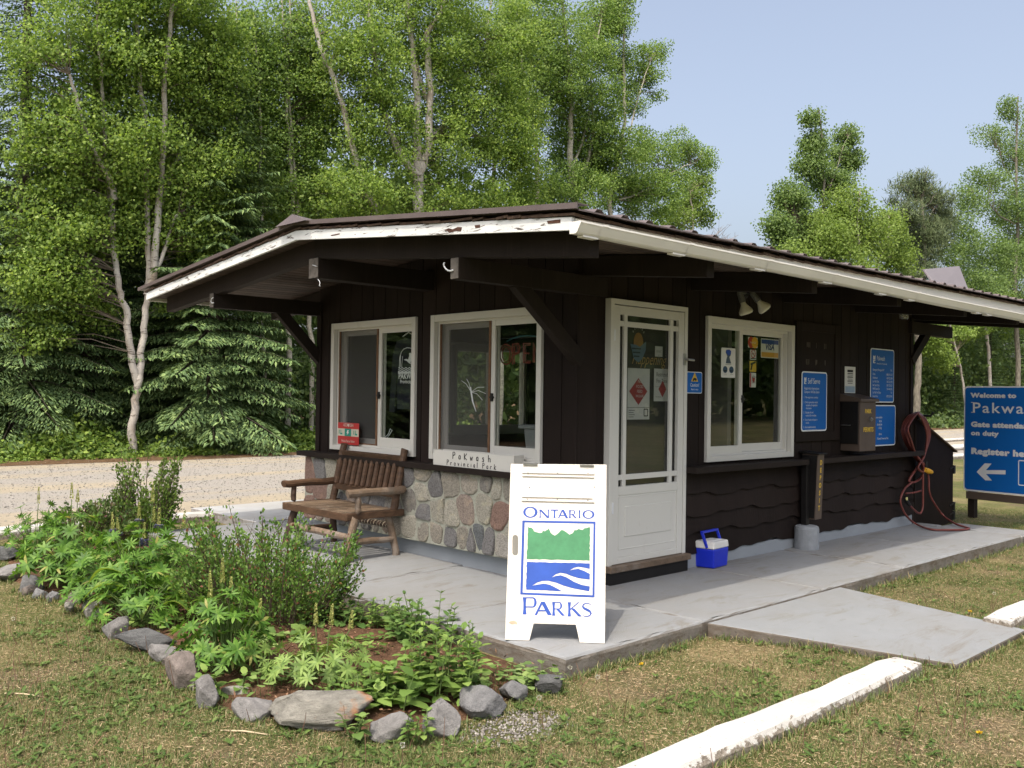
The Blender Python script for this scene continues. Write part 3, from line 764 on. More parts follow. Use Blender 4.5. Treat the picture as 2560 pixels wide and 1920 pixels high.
def window(fr, a0, a1, b0, b1, mid, screened):
    mb = MB(); ring(mb, fr, a0, a1, b0, b1, .055, .055, .062, .05, -.016, .032)
    win = mb.build('window', MT['white'], house, bevel=.004)
    A0, A1, B0, B1 = a0+.055, a1-.055, b0+.05, b1-.062
    mb = MB(); ring(mb, fr, A0-.002, A1+.002, B0-.002, B1+.002, .022, .022, .022, .022, -.10, -.018)
    ring(mb, fr, A0+.02, A1-.02, B0+.02, B1-.02, .018, .018, .012, .012, -.10, -.058); mb.build('frame', MT['white'], win, bevel=.002)
    s0, s1, t0, t1 = A0+.02, A1-.02, B0+.02, B1-.02
    def sash(x0, x1, d0, d1, wl, wr, wt, wb):
        m = MB(); ring(m, fr, x0, x1, t0, t1, wl, wr, wt, wb, d0, d1); s = m.build('sash', MT['white'], win, bevel=.003)
        m = MB(); dm = (d0+d1)/2; m.add([fr.p(x0+wl-.004,t0+wb-.004,dm),fr.p(x1-wr+.004,t0+wb-.004,dm),fr.p(x1-wr+.004,t1-wt+.004,dm),fr.p(x0+wl-.004,t1-wt+.004,dm)], [(0,1,2,3)])
        m.build('pane', MT['glass'], s); return s
    if screened:
        sash(s0+.012, mid+.05, -.092, -.070, .055, .05, .05, .06)
        sash(mid, s1, -.056, -.030, .048, .012, .045, .085)
        m = MB(); ring(m, fr, s0, mid-.002, t0-.010, t1+.012, .014, .022, .012, .022, -.040, -.022); sf = m.build('screen_frame', MT['screenwood'], win)
        m = MB(); m.add([fr.p(s0+.01,t0,-.031),fr.p(mid-.02,t0,-.031),fr.p(mid-.02,t1,-.031),fr.p(s0+.01,t1,-.031)], [(0,1,2,3)]); m.build('insect_screen', MT['screen'], sf)
    else:
        sash(s0, mid+.03, -.050, -.022, .012, .05, .02, .065)
        sash(mid-.01, s1, -.085, -.056, .055, .03, .045, .075)
    m = MB(); zc = (t0+t1)*.5-.08
    fr.box(m, mid+.012, mid+.035, zc-.035, zc+.035, -.030, -.012); fr.box(m, mid+.005, mid+.05, zc-.008, zc+.008, -.024, -.006)
    m.build('latch', MT['darkmetal'], win)
window(FA, W-3.475, W-2.03, .905, 2.213, W-2.70, True)
window(FA, W-1.80, W-.365, .905, 2.213, W-1.03, True)
window(FB, 1.69, 3.185, .915, 2.232, 2.30, False)

window(FR((L,W,0), (-1,0,0), (0,1,0)), L-3.05, L-1.75, .98, 2.14, L-2.40, False)
# door: white frame, storm door with bars over the glass, solid lower panel
mb = MB(); FB.box(mb, .325, .368, .10, 2.278, -.02, .062); FB.box(mb, 1.302, 1.345, .10, 2.278, -.02, .060); FB.box(mb, .368, 1.302, 2.236, 2.278, -.02, .061)
FB.box(mb, .368, 1.302, 2.229, 2.234, -.02, .03, 0)
dframe = mb.build('door_frame', MT['doorwhite'], house, bevel=.003)
mb = MB()
FB.box(mb, .372, .444, .152, 2.228, .02, .056); FB.box(mb, 1.224, 1.298, .152, 2.228, .02, .056)
FB.box(mb, .444, 1.224, 2.156, 2.228, .02, .055); FB.box(mb, .444, 1.224, .700, .770, .02, .055); FB.box(mb, .444, 1.224, .152, .2, .02, .055)
FB.box(mb, .444, 1.224, .2, .70, .022, .050)
door = mb.build('door', MT['doorwhite'], house, bevel=.003)
mb = MB(); ring(mb, FB, .455, 1.213, .262, .688, .008, .008, .008, .008, .045, .054)
FB.box(mb, .535, 1.150, .362, .608, .04, .056); mb.build('panel', MT['doorwhite'], door, bevel=.004)
mb = MB()
FB.box(mb, .500, .540, .770, 2.156, .030, .052); FB.box(mb, 1.108, 1.150, .770, 2.156, .030, .052)
for z0 in (2.062, .822):
    for x0, x1 in ((.444, .500), (.540, 1.108), (1.150, 1.224)): FB.box(mb, x0, x1, z0, z0+.043, .030, .050)
mb.build('glazing_bar', MT['doorwhite'], door, bevel=.002)
mb = MB(); mb.add([FB.p(.440,.766,.026),FB.p(1.228,.766,.026),FB.p(1.228,2.16,.026),FB.p(.440,2.16,.026)], [(0,1,2,3)]); mb.build('pane', MT['glass'], door)
mb = MB(); hx, hz = uvp(FB, *s8(985, 760), .06)
FB.box(mb, hx-.018, hx+.018, hz-.05, hz+.05, .055, .066); mb.tube([FB.p(hx, hz, .06), FB.p(hx, hz, .10), FB.p(hx+.075, hz-.005, .105)], .010, 8)
mb.lathe(FB.p(hx+.07, hz, .085), (0,-1,0), [(0,.0),(0,.014),(.03,.016),(.032,0)], 10); mb.build('handle', MT['steel'], door)
for z0 in (.56, 1.94):
    mb = MB(); FB.box(mb, .36, .38, z0, z0+.09, .054, .066); mb.build('hinge', MT['signgrey'], door, bevel=.002)
mb = MB(); FB.box(mb, .30, 1.36, .098, .148, -.02, .115); ts = mb.build('threshold', MT['loggrey'], house, bevel=.006)
mb = MB(); FB.box(mb, .32, 1.34, .0, .097, -.02, .09); mb.build('step_riser', MT['black'], house)
# inner door behind the storm door, with its notices
mb = MB(); mb.box(.36, 1.31, .02, .06, .1, 2.25); idr = mb.build('inner_door', simple('inner_door_paint', (.030,.028,.027), .6, .15, 3), house)
FI = FR((0,.018,0), (1,0,0), (0,-1,0))
def polyp(fr, f, pts, d=0): return [uvp(fr, *f(*p), d) for p in pts]
def rect_px(fr, f, x0, y0, x1, y1, d=0):
    a0, b1 = uvp(fr, *f(x0, y0), d); a1, b0 = uvp(fr, *f(x1, y1), d); return a0, a1, b0, b1
def flat(name, polys, fr, d, mat, parent, t=.0008):
    mb = MB(); fill_into(mb, polys, fr.p(0,0,d), fr.a, fr.z, t, 0, fr.n); return mb.build(name, mat, parent)
def lines(name, rows, fr, d, mat, parent, bold=0.0):
    """rows: (text, a, b, size, align, xs)"""
    mb = MB()
    for s_, a, b, sz, al, xs_ in rows: text_into(mb, s_, fr.p(a,b,d), fr.a, fr.z, sz, al, 0, xs_, bold)
    return mb.build(name, mat, parent)
def sheet_thing(name, label, cat, fr, a0, a1, b0, b1, d, mat, th=.003, r=.0, group=None):
    O = fr.p((a0+a1)/2, b0, d); t_ = thing(name, O, label, cat, group)
    mb = MB(); poly = rrect(a0, a1, b0, b1, r) if r else [(a1,b1),(a0,b1),(a0,b0),(a1,b0)]
    fill_into(mb, [poly], fr.p(0,0,d+th/2), fr.a, fr.z, th, 0, fr.n)
    mb.build('plate', mat, t_); return t_
# posters on the inner door
a0, a1, b0, b1 = rect_px(FI, s8, 392, 850, 604, 1398)
b0 = uvp(FI, *s8(500, 1398))[1]; b1 = uvp(FI, *s8(500, 855))[1]
P1 = sheet_thing('poster', 'grey notice with large dark red diamond behind the door glass', 'poster', FI, a0-.02, a1, b0, b1, .002, MT['greypaper'])
cx = (a0+a1)/2
flat('diamond', [polyp(FI, s8, [(390,1098),(488,958),(582,1100),(488,1243)])], FI, .006, MT['darkred'], P1)
lines('lettering', [('NO', cx+.002, b0+.305, .04, 'CENTER', .9), ('FOOD', cx, b0+.262, .036, 'CENTER', .9), ('FEED', cx, b0+.222, .036, 'CENTER', .9), ('WILDLIFE', cx, b0+.185, .03, 'CENTER', .8)], FI, .0075, MT['greypaper'], P1)
lines('caption', [('RESTRICTED FIRE ZONE', cx, b1-.035, .019, 'CENTER', .8), ('DO NOT START ANY OPEN FIRE', cx, b1-.06, .017, 'CENTER', .75)], FI, .0045, MT['ink'], P1)
mb = MB(); FI.box(mb, a0-.02, a1, b0+.098, b0+.101, .0045, .006)
for k in range(4): FI.box(mb, a0, a0+.06+.015*(k % 2), b0+.02+k*.018, b0+.024+k*.018, .0045, .006)
fill_into(mb, [rrect(a1-.075, a1-.02, b0+.025, b0+.09, .008), rrect(a1-.068, a1-.027, b0+.033, b0+.082, .006)], FI.p(0,0,.0055), FI.a, FI.z, .001, 0, FI.n)
mb.build('small_print', MT['ink'], P1)
a0, a1, b0, b1 = rect_px(FI, s8, 657, 858, 822, 1205); b1 = uvp(FI, *s8(740, 860))[1]
P2 = sheet_thing('poster', 'smaller grey restricted fire zone notice on the right behind the door glass', 'poster', FI, a0, a1+.03, b0, b1, .002, MT['greypaper'])
lines('lettering', [('Restricted', a0+.03, b1-.065, .05, 'LEFT', .75), ('Fire Zone', a0+.03, b1-.12, .05, 'LEFT', .75)], FI, .0055, MT['ink'], P2)
dc = uvp(FI, *s8(744, 1075)); flat('diamond', [[(dc[0]+.055,dc[1]),(dc[0],dc[1]+.07),(dc[0]-.055,dc[1]),(dc[0],dc[1]-.07)]], FI, .0055, MT['darkred'], P2)
mb = MB(); FI.box(mb, a0+.02, a0+.10, b0+.035, b0+.038, .0055, .0065); FI.box(mb, a0+.02, a0+.13, b1-.155, b1-.153, .0055, .0065); mb.build('small_print', MT['ink'], P2)
a0, a1, b0, b1 = rect_px(FI, s8, 668, 618, 745, 733)
P3 = sheet_thing('paper_note', 'small square grey paper note high behind the door glass', 'note', FI, a0, a1, b0, b1, .002, MT['greypaper'])
lines('lettering', [('WHAT', (a0+a1)/2, b1-.055, .035, 'CENTER', .7), ('IS', (a0+a1)/2, b1-.095, .035, 'CENTER', .7), ('HERE', (a0+a1)/2, b1-.135, .03, 'CENTER', .7)], FI, .0055, simple('grey_ink', (.16,.16,.155), .6), P3)
# round bird-and-sun emblem with the word Happening, painted on the inner door
em = thing('door_emblem', FI.p(.6, 1.6, 0), 'faded orange and blue round emblem above gold script lettering behind the door glass', 'emblem')
ec = uvp(FI, *s8(490, 600)); rr = .105
flat('sun', [circle(ec[0], ec[1]+.02, .062, .078)], FI, .003, simple('dull_orange', (.22,.12,.04), .6), em)
flat('water', [[(ec[0]-.105,ec[1]),(ec[0]-.03,ec[1]-.005),(ec[0]+.02,ec[1]-.02),(ec[0]+.10,ec[1]+.03),(ec[0]+.095,ec[1]-.045),(ec[0]+.05,ec[1]-.12),(ec[0],ec[1]-.15),(ec[0]-.06,ec[1]-.12)]], FI, .005, simple('dull_blue', (.085,.13,.17), .6), em)
mb = MB()
for k in range(3): FI.box(mb, ec[0]-.085+.012*k, ec[0]+.03-.01*k, ec[1]-.042-.032*k, ec[1]-.030-.032*k, .006, .0075)
mb.build('wave_band', simple('dull_navy', (.03,.035,.05), .6), em)
mb = MB()
for k in range(7):
    th = math.radians(40+100*k/6); p = FI.p(ec[0]+.085*math.cos(th), ec[1]+.03+.105*math.sin(th), .003)
    mb.beam(p, p+np.array([.012*math.cos(th),0,.022*math.sin(th)]), .010, .004, (0,1,0))
mb.build('ray', simple('dull_grey', (.20,.20,.19), .6), em)
ha = uvp(FI, *s8(415, 805)); hb = uvp(FI, *s8(800, 800))
mb = MB(); text_into(mb, 'Happening', FI.p(ha[0], ha[1], .004), FI.a, FI.z, .135, 'LEFT', .45, (hb[0]-ha[0])/.62, -.001); mb.build('lettering', simple('dull_gold', (.30,.20,.075), .6), em)

# ------------------------------------------------------------------ signs and fittings on the side wall
def road_sign(name, label, cat, a0, a1, b0, b1, d, rows, border=.012, r=.03, fr=FB, th=.004, group=None):
    s_ = sheet_thing(name, label, cat, fr, a0, a1, b0, b1, d, MT['signwhite'], th, r, group)
    flat('face', [rrect(a0+border, a1-border, b0+border, b1-border, max(.004, r-border*.6))], fr, d+th+.001, MT['blue'], s_)
    if rows: lines('lettering', rows, fr, d+th+.0022, MT['signgrey'], s_)
    return s_
def park_mark(fr, a, b, h, d, parent):
    """small white rectangle with a notched tree line and water, as on the park signs"""
    w_ = h*.62; mb = MB()
    fill_into(mb, [[(a,b+h*.46),(a,b+h),(a+w_*.2,b+h*.9),(a+w_*.4,b+h*.96),(a+w_*.55,b+h*.86),(a+w_*.8,b+h*.95),(a+w_,b+h),(a+w_,b+h*.46)]], fr.p(0,0,d), fr.a, fr.z, .0008, 0, fr.n)
    fill_into(mb, [[(a,b),(a,b+h*.40),(a+w_,b+h*.40),(a+w_,b+h*.28),(a+w_*.5,b+h*.30),(a+w_*.4,b+h*.1),(a+w_,b+h*.12),(a+w_,b)]], fr.p(0,0,d), fr.a, fr.z, .0008, 0, fr.n)
    mb.build('park_mark', MT['signgrey'], parent)
# dark notice shutter with missing letters
pl = thing('notice_shutter', FB.p(3.68, 1.07, .02), 'dark brown panel on the side wall behind the Self Serve sign, with faint ghost letters', 'shutter')
mb = MB(); ring(mb, FB, 3.22, 4.13, 1.06, 2.285, .11, .11, .09, .10, .001, .030); mb.build('frame', MT['brown'], pl, bevel=.003)
mb = MB(); FB.box(mb, 3.32, 4.03, 1.14, 2.21, .001, .018); mb.build('panel', MT['brown'], pl)
rnd = random.Random(6); mb = MB()
for x, z in ((3.45,2.06),(3.62,2.06),(3.82,2.06),(3.43,1.885),(3.63,1.885),(3.82,1.885),(3.50,2.06),(3.48,1.885)):
    for k in range(3):
        a = x+rnd.uniform(-.025,.025); FB.box(mb, a, a+.004+.006*rnd.random(), z-.02-.02*rnd.random(), z+.02, .018, .0187)
mb.build('letter_ghost', simple('ghost_letter', (.10,.085,.07), .8), pl)
FQ = FR((0,-.03,0), (1,0,0), (0,-1,0))
a0, b1 = uvp(FQ, *s7(258, 600)); a1, _ = uvp(FQ, *s7(656, 618)); _, b0 = uvp(FQ, *s7(400, 1525)); dz = b1-b0
ss = road_sign('wall_sign', 'tall blue Self Serve sign with white instructions', 'sign', a0+.012, a1, b0, b1, .031,
    [('Self Serve', a0+.13, b1-.125, .082, 'LEFT', .78)]+
    [(s_, a0+.06+ind, b1-y, sz, 'LEFT', .80) for s_, ind, y, sz in (
     ('Registration Instructions', 0, .185, .038), ('Campers / All Day Users', 0, .222, .038), ('1.  Take registration envelope', -.01, .275, .030),
     ('2.  Check appropriate receipt', -.01, .325, .030), ('complete all registration', .035, .356, .030), ('information', .035, .387, .030),
     ('3.  Calculate fee and', -.01, .430, .030), ('enclose $ in envelope', .035, .461, .030), ('4.  Tear off stubs and display in', -.01, .505, .028), ('vehicle', .035, .536, .030),
     ('5.  Insert sealed envelope', -.01, .580, .030), ('in steel deposit box slot', .035, .611, .030))], .014, .035)
park_mark(FB, a0+.055, b1-.13, .07, .038, ss)
# caution sign
a0, a1, b0, b1 = rect_px(FB, s8, 1000, 888, 1163, 1122)
cs = road_sign('wall_sign', 'small blue Caution sign beside the white door with yellow triangle', 'sign', a0, a1, b0, b1, .002, [], .006, .018)
am = a0+.118
flat('triangle', [[(am+.052, b0+.105), (am, b0+.185), (am-.052, b0+.105)]], FB, .008, MT['yellow'], cs)
flat('bear', [[(am-.03,b0+.109),(am-.026,b0+.128),(am-.01,b0+.138),(am+.012,b0+.136),(am+.028,b0+.128),(am+.03,b0+.112),(am+.018,b0+.118),(am+.016,b0+.109),(am+.006,b0+.109),(am+.004,b0+.118),(am-.012,b0+.117),(am-.014,b0+.109)]], FB, .0092, MT['ink'], cs)
lines('lettering', [('Caution!', am+.002, b0+.06, .045, 'CENTER', .85), ('Bears in area', am+.002, b0+.028, .024, 'CENTER', .82)], FB, .0078, MT['signwhite'], cs)
# paper notice, contact sign and the partly hidden lower sign
a0, a1, b0, b1 = rect_px(FB, s7, 932, 528, 1090, 940)
pn = sheet_thing('paper_notice', 'narrow white paper notice pinned on the brown wall above the black mailbox', 'notice', FB, a0, a1, b0, b1, .001, MT['paper'], .002)
mb = MB(); ww = a1-a0
for k, (z, l, h) in enumerate(((.845,.52,.010),(.79,.52,.02),(.72,.5,.010),(.67,.5,.006),(.61,.5,.006),(.58,.52,.006),(.52,.45,.006),(.46,.5,.006),(.42,.5,.006),(.36,.45,.006))):
    FB.box(mb, a0+ww*(.5-l/2), a0+ww*(.5+l/2), b0+(b1-b0)*z, b0+(b1-b0)*z+h, .003, .0042)
mb.build('printed_line', MT['ink'], pn)
mb = MB(); FB.box(mb, a0+.012, a1-.012, b0+.008, b0+.075, .003, .004); mb.build('blue_print', simple('pale_blue_print', (.32,.42,.52), .7), pn)
a0, b1 = uvp(FB, *s7(1325, 245)); a1 = uvp(FB, *s7(1685, 290))[0]; b0 = uvp(FB, *s7(1680, 1085))[1]
rows = [('Pakwash', a0+.15, b1-.135, .075, 'LEFT', .78), ('Provincial Park / Parc provincial', a0+.15, b1-.18, .028, 'LEFT', .72), ('Emergency Messages 24/7', a0+.05, b1-.255, .036, 'LEFT', .75), ('911', a1-.05, b1-.255, .036, 'RIGHT', .8)]
for k, (s_, n_) in enumerate((('Police', '1-888-310-1122'), ('Ambulance', '807-222-3300'), ('Ear Falls Clinic', '807-222-3728'), ('Red Lake Hosp.', '807-727-3231'), ('MNR Sioux Ctr.', '204-444-5555'), ('Ear Falls Fire Dept', '911'), ('Forest Fires', '807-222-3030'))):
    rows += [(s_, a0+.05, b1-.305-.042*k, .036, 'LEFT', .75), (n_, a1-.045, b1-.305-.042*k, .036, 'RIGHT', .72)]
ct = road_sign('wall_sign', 'tall blue emergency contact sign headed Pakwash near the wall end', 'sign', a0, a1, b0, b1, .002,
    [(s_, a, b, sz, al, xs_) for s_, a, b, sz, al, xs_ in rows], .012, .035)
park_mark(FB, a0+.055, b1-.17, .09, .009, ct)
a0, b1 = uvp(FB, *bq(330, 517)); a1 = uvp(FB, *bq(726, 535))[0]; b0 = uvp(FB, *bq(720, 980))[1]
lw = road_sign('wall_sign', 'lower blue sign at the wall end, half hidden behind the permits box', 'sign', a0, a1, b0, b1, .002,
    [('every vehicle', a0+.515, b1-.155, .038, 'RIGHT', .8), ('day is', a0+.505, b1-.195, .038, 'RIGHT', .8), ('during the', a0+.515, b1-.235, .038, 'RIGHT', .8), ('calling', a0+.50, b1-.275, .038, 'RIGHT', .8), ('dant is', a0+.51, b1-.345, .038, 'RIGHT', .8), ('Pakwash Provincial Park', a1-.185, b0+.075, .036, 'RIGHT', .8)], .013, .035)
# permits box, its left side covered by a black sheet with a handle
pb = thing('permits_box', FB.p(4.40, .942, 0), 'brown metal wall box lettered Park Permits in yellow', 'box')
mb = MB(); FB.box(mb, 4.205, 4.572, .942, 1.475, .001, .22); mb.build('body', MT['brownlight'], pb, bevel=.006)
mb = MB(); mb.hexa([FB.p(4.17,1.475,.0),FB.p(4.60,1.475,.0),FB.p(4.60,1.475,.245),FB.p(4.17,1.475,.245),FB.p(4.17,1.56,.0),FB.p(4.60,1.56,.0),FB.p(4.60,1.505,.245),FB.p(4.17,1.505,.245)]); mb.build('lid', MT['brownlight'], pb, bevel=.004)
mb = MB(); text_into(mb, 'PARK', FB.p(4.388, 1.352, .2215), FB.a, FB.z, .062, 'CENTER', 0, .95, .002); text_into(mb, 'PERMITS', FB.p(4.397, 1.152, .2215), FB.a, FB.z, .066, 'CENTER', 0, .95, .002); mb.build('lettering', MT['yellow'], pb)
mb = MB(); mb.lathe(FB.p(4.43, 1.285, .22), (0,-1,0), [(0,.022),(.02,.022),(.022,.012),(.035,.010)], 14); mb.build('lock', MT['steel'], pb, smooth=False)
mb = MB(); mb.box(4.190, 4.2035, -.205, -.002, 1.02, 1.50); mb.build('side_door', MT['black'], pb, bevel=.003)
mb = MB(); p = np.array([4.188, -.12, 1.22]); mb.tube([p, p+[-.03,0,0], p+[-.035,.09,.0]], .006, 6); mb.build('side_handle', MT['steel'], pb)
# deposit post standing in a round concrete footing
dp = thing('deposit_post', (3.25, -.145, 0), 'brown steel deposit box with yellow lettering set in a round grey concrete footing', 'deposit box')
mb = MB(); mb.lathe((3.25,-.145,-.02), (0,0,1), [(0,.118),(.02,.121),(.22,.119),(.243,.112),(.25,.10)], 28); mb.build('footing', MT['footing'], dp)
mb = MB(); mb.hexa([(3.325,-.195,.285),(3.45,-.195,.285),(3.45,-.105,.285),(3.325,-.105,.285),(3.325,-.22,.94),(3.45,-.22,.94),(3.45,-.045,.94),(3.325,-.045,.94)]); mb.build('body', MT['brownlight'], dp, bevel=.005)
mb = MB(); mb.hexa([(3.30,-.24,.94),(3.475,-.24,.94),(3.475,-.02,.95),(3.30,-.02,.95),(3.30,-.24,.952),(3.475,-.24,.952),(3.475,-.02,.968),(3.30,-.02,.968)]); mb.build('lid', MT['black'], dp, bevel=.003)
mb = MB(); mb.hexa([(3.318,-.185,.30),(3.3235,-.185,.30),(3.3235,-.11,.30),(3.318,-.11,.30),(3.318,-.212,.93),(3.3235,-.212,.93),(3.3235,-.05,.93),(3.318,-.05,.93)]); mb.build('side_plate', MT['black'], dp)
mb = MB(); mb.box(3.255,3.316,-.135,-.075,.2,.90); mb.build('post', MT['black'], dp, bevel=.004)
mb = MB()
for k, ch in enumerate('DEPOSIT'):
    z = .835-k*.0765; y = -.195-.025*(z-.285)/.655-.0016; text_into(mb, ch, (3.388, y, z), (1,0,0), (0,-.038,1), .066, 'CENTER', 0, .85, .003)
mb.build('lettering', MT['yellow'], dp)
# twin floodlight under the eave
fl = thing('floodlight', (2.28,-.0,2.50), 'twin floodlight with two white reflector bulbs under the eave above the side window', 'floodlight')
mb = MB(); mb.lathe((2.28,-.002,2.49), (0,-1,0), [(0,.06),(.03,.058),(.045,.04)], 16); mb.build('base', MT['black'], fl)
def lampq(pa, pb_):
    pa = np.array(pa); pb_ = np.array(pb_); ax = (pb_-pa)/np.linalg.norm(pb_-pa)
    m = MB(); m.tube([(2.28,-.04,2.49), (pa+np.array([2.28,-.04,2.49]))/2+[0,-.02,-.015], pa], .011, 8); m.lathe(pa-ax*.01, ax, [(0,.014),(.02,.024),(.11,.030),(.115,.026)], 14)
    arm = m.build('lamp_holder', MT['lampmetal'], fl)
    m = MB(); m.lathe(pa+ax*.10, ax, [(0,.022),(.03,.026),(.085,.060),(.105,.063),(.117,.055),(.122,.0)], 20); m.build('bulb', MT['bulb'], arm, smooth=True)
lampq(at_y(*c6(462, 315), -.17), at_y(*c6(500, 430), -.20)); lampq(at_y(*c6(535, 320), -.15), at_y(*c6(600, 400), -.21))
# jar lamp under the soffit near the wall's far end
jl = at_y(*c6(1475, 425), -.30)
jt = thing('jar_lamp', jl, 'small clear glass jar lamp under the eave near the wall end', 'lamp')
mb = MB(); mb.lathe(jl+[0,0,.03], (0,0,-1), [(0,.05),(.028,.052),(.03,.03)], 16); mb.lathe(jl+[0,0,.15], (0,0,-1), [(0,.02),(.13,.02)], 8); mb.build('cap', MT['lampmetal'], jt)
mb = MB(); mb.lathe(jl, (0,0,-1), [(0,.046),(.02,.050),(.09,.050),(.108,.045),(.112,.01)], 18); mb.build('glass_jar', MT['jar'], jt, smooth=True)

# ------------------------------------------------------------------ stickers in the side window
FW2 = FR((0,.075,0), (1,0,0), (0,-1,0))
FW1 = FR((0,.033,0), (1,0,0), (0,-1,0))
def sticker(name, label, f, x0, y0, x1, y1, mat, fr=FW2, r=.008):
    a0, a1, b0, b1 = rect_px(fr, f, x0, y0, x1, y1); s_ = sheet_thing(name, label, 'sticker', fr, a0, a1, b0, b1, .0, mat, .0008, r); return s_, a0, a1, b0, b1
s_, a0, a1, b0, b1 = sticker('window_sticker', 'white card sticker lettered VISA with blue and orange bands', s8, 1797, 535, 1983, 752, MT['paper'])
flat('blue_band', [[(a0+.008,b1-.050),(a0+.008,b1-.008),(a1-.008,b1-.008),(a1-.008,b1-.050)]], FW2, .0018, simple('band_blue', (.02,.06,.28), .5), s_)
flat('orange_band', [[(a0+.008,b0+.008),(a0+.008,b0+.056),(a1-.008,b0+.056),(a1-.008,b0+.008)]], FW2, .0018, simple('band_orange', (.62,.33,.05), .5), s_)
mb = MB(); text_into(mb, 'VISA', FW2.p((a0+a1)/2-.006, b0+.082, .0016), FW2.a, FW2.z, .088, 'CENTER', .2, .95, .003); mb.build('lettering', simple('band_navy', (.015,.03,.16), .5), s_)
s_, a0, a1, b0, b1 = sticker('window_sticker', 'white card sticker with overlapping red and yellow discs', s8, 1660, 520, 1760, 640, MT['paper'])
zc = (b0+b1)/2; ac = (a0+a1)/2; R_ = .055
flat('red_disc', [circle(ac-.032, zc, R_)], FW2, .0015, simple('disc_red', (.50,.04,.03), .5), s_); flat('yellow_disc', [circle(ac+.032, zc, R_)], FW2, .0022, simple('disc_yellow', (.75,.42,.04), .5), s_)
lines('lettering', [('MasterCard', ac, zc-.008, .026, 'CENTER', .8)], FW2, .003, MT['paper'], s_)
s_, a0, a1, b0, b1 = sticker('window_sticker', 'small white no smoking sticker with red circle', s8, 1680, 655, 1745, 765, MT['paper'])
ac = (a0+a1)/2; zc = (b0+b1)/2+.01
flat('red_circle', [circle(ac, zc, .042), circle(ac, zc, .033)], FW2, .0015, MT['red'], s_)
mb = MB(); mb.beam(FW2.p(ac-.028, zc+.026, .0026), FW2.p(ac+.028, zc-.026, .0026), .007, .001, FW2.n); mb.build('slash', MT['red'], s_)
mb = MB(); FW2.box(mb, ac-.022, ac+.018, zc-.006, zc+.002, .0012, .002); FW2.box(mb, a0+.01, a1-.01, b0+.008, b0+.016, .0012, .002); mb.build('cigarette', MT['ink'], s_)
s_, a0, a1, b0, b1 = sticker('window_sticker', 'small yellow sticker with black pictogram', s8, 1676, 775, 1745, 892, MT['yellow'])
mb = MB(); mb.beam(FW2.p(a0+.015, b0+.07, .002), FW2.p(a1-.012, b0+.095, .002), .02, .001, FW2.n); mb.beam(FW2.p(a0+.02, b0+.015, .0025), FW2.p(a0+.045, b0+.075, .0025), .02, .001, FW2.n); mb.build('pictogram', MT['ink'], s_)
s_, a0, a1, b0, b1 = sticker('window_sticker', 'white AED sticker with red heart, lowest in the window column', s8, 1677, 900, 1742, 1057, MT['paper'])
ac = (a0+a1)/2+.012; zc = (b0+b1)/2
mb = MB(); FW2.box(mb, a0+.004, a0+.024, b0+.004, b1-.004, .0012, .002)
fill_into(mb, [[(ac,zc-.03),(ac-.024,zc+.004),(ac-.022,zc+.02),(ac-.010,zc+.026),(ac,zc+.016),(ac+.010,zc+.026),(ac+.022,zc+.02),(ac+.024,zc+.004)]], FW2.p(0,0,.0016), FW2.a, FW2.z, .0008, 0, FW2.n); mb.build('heart', MT['red'], s_)
lines('lettering', [('AED', ac, b1-.055, .038, 'CENTER', .8), ('DEA', ac, b0+.04, .038, 'CENTER', .8)], FW2, .0022, MT['ink'], s_)
s_, a0, a1, b0, b1 = sticker('window_sticker', 'tall white sticker with blue figure and two round badges in the left pane', s8, 1375, 632, 1522, 957, MT['paper'], FW1, .014)
wd_ = a1-a0; hh = b1-b0
flat('figure', [[(a0+wd_*x, b0+hh*y) for x, y in ((.32,.48),(.36,.62),(.42,.72),(.30,.85),(.34,.93),(.55,.95),(.68,.90),(.66,.76),(.56,.70),(.62,.60),(.70,.48))]], FW1, .0015, simple('figure_slate', (.07,.10,.14), .5), s_)
flat('scarf', [[(a0+wd_*x, b0+hh*y) for x, y in ((.32,.84),(.36,.93),(.55,.95),(.68,.90),(.66,.79),(.5,.74))]], FW1, .0024, MT['royal'], s_)
for xx in (.28, .72):
    flat('badge', [circle(a0+wd_*xx, b0+hh*.27, wd_*.16, hh*.115)], FW1, .0015, simple('badge_navy', (.03,.07,.13), .5), s_)
    flat('badge_ground', [circle(a0+wd_*xx, b0+hh*.255, wd_*.11, hh*.05, 16, 180, 360)], FW1, .0024, MT['tealprint'] if False else MT['ink'], s_)
mb = MB(); FW1.box(mb, a0+wd_*.3, a0+wd_*.7, b0+hh*.44, b0+hh*.45, .0012, .002)
for xx in (.18, .62): FW1.box(mb, a0+wd_*xx, a0+wd_*(xx+.22), b0+hh*.115, b0+hh*.122, .0012, .002)
mb.build('small_print', MT['ink'], s_)

# ------------------------------------------------------------------ things at the front windows
FV = FR((0,W,0), (0,-1,0), (-1,0,0))
a0, a1, b0, b1 = rect_px(FV, w4, 298, 1202, 525, 1447); b0 = uvp(FV, *w4(410, 1445))[1]
ad = sheet_thing('emergency_sign', 'square red AED sign low in the left front window', 'sign', FV, a0+.02, a1+.015, b0, b1, .024, MT['red'], .004, .004)
zz = b0+.085
mb = MB(); FV.box(mb, a0+.022, a1+.013, zz, zz+.075, .0285, .0295); mb.build('cream_band', simple('cream_print', (.52,.50,.40), .5), ad)
mb = MB(); am = (a0+a1)/2+.018; FV.box(mb, am-.062, am+.055, zz-.0, zz+.076, .0298, .0308)
mb.build('green_square', MT['tealprint'], ad)
mb = MB()
for s0 in (-.15, .12):
    FV.box(mb, am+s0-.02, am+s0-.008, zz+.02, zz+.06, .0298, .0308); FV.box(mb, am+s0+.006, am+s0+.045, zz+.014, zz+.03, .0298, .0308); FV.box(mb, am+s0+.012, am+s0+.022, zz+.03, zz+.062, .0298, .0308)
mb.build('pictogram', MT['tealprint'], ad)
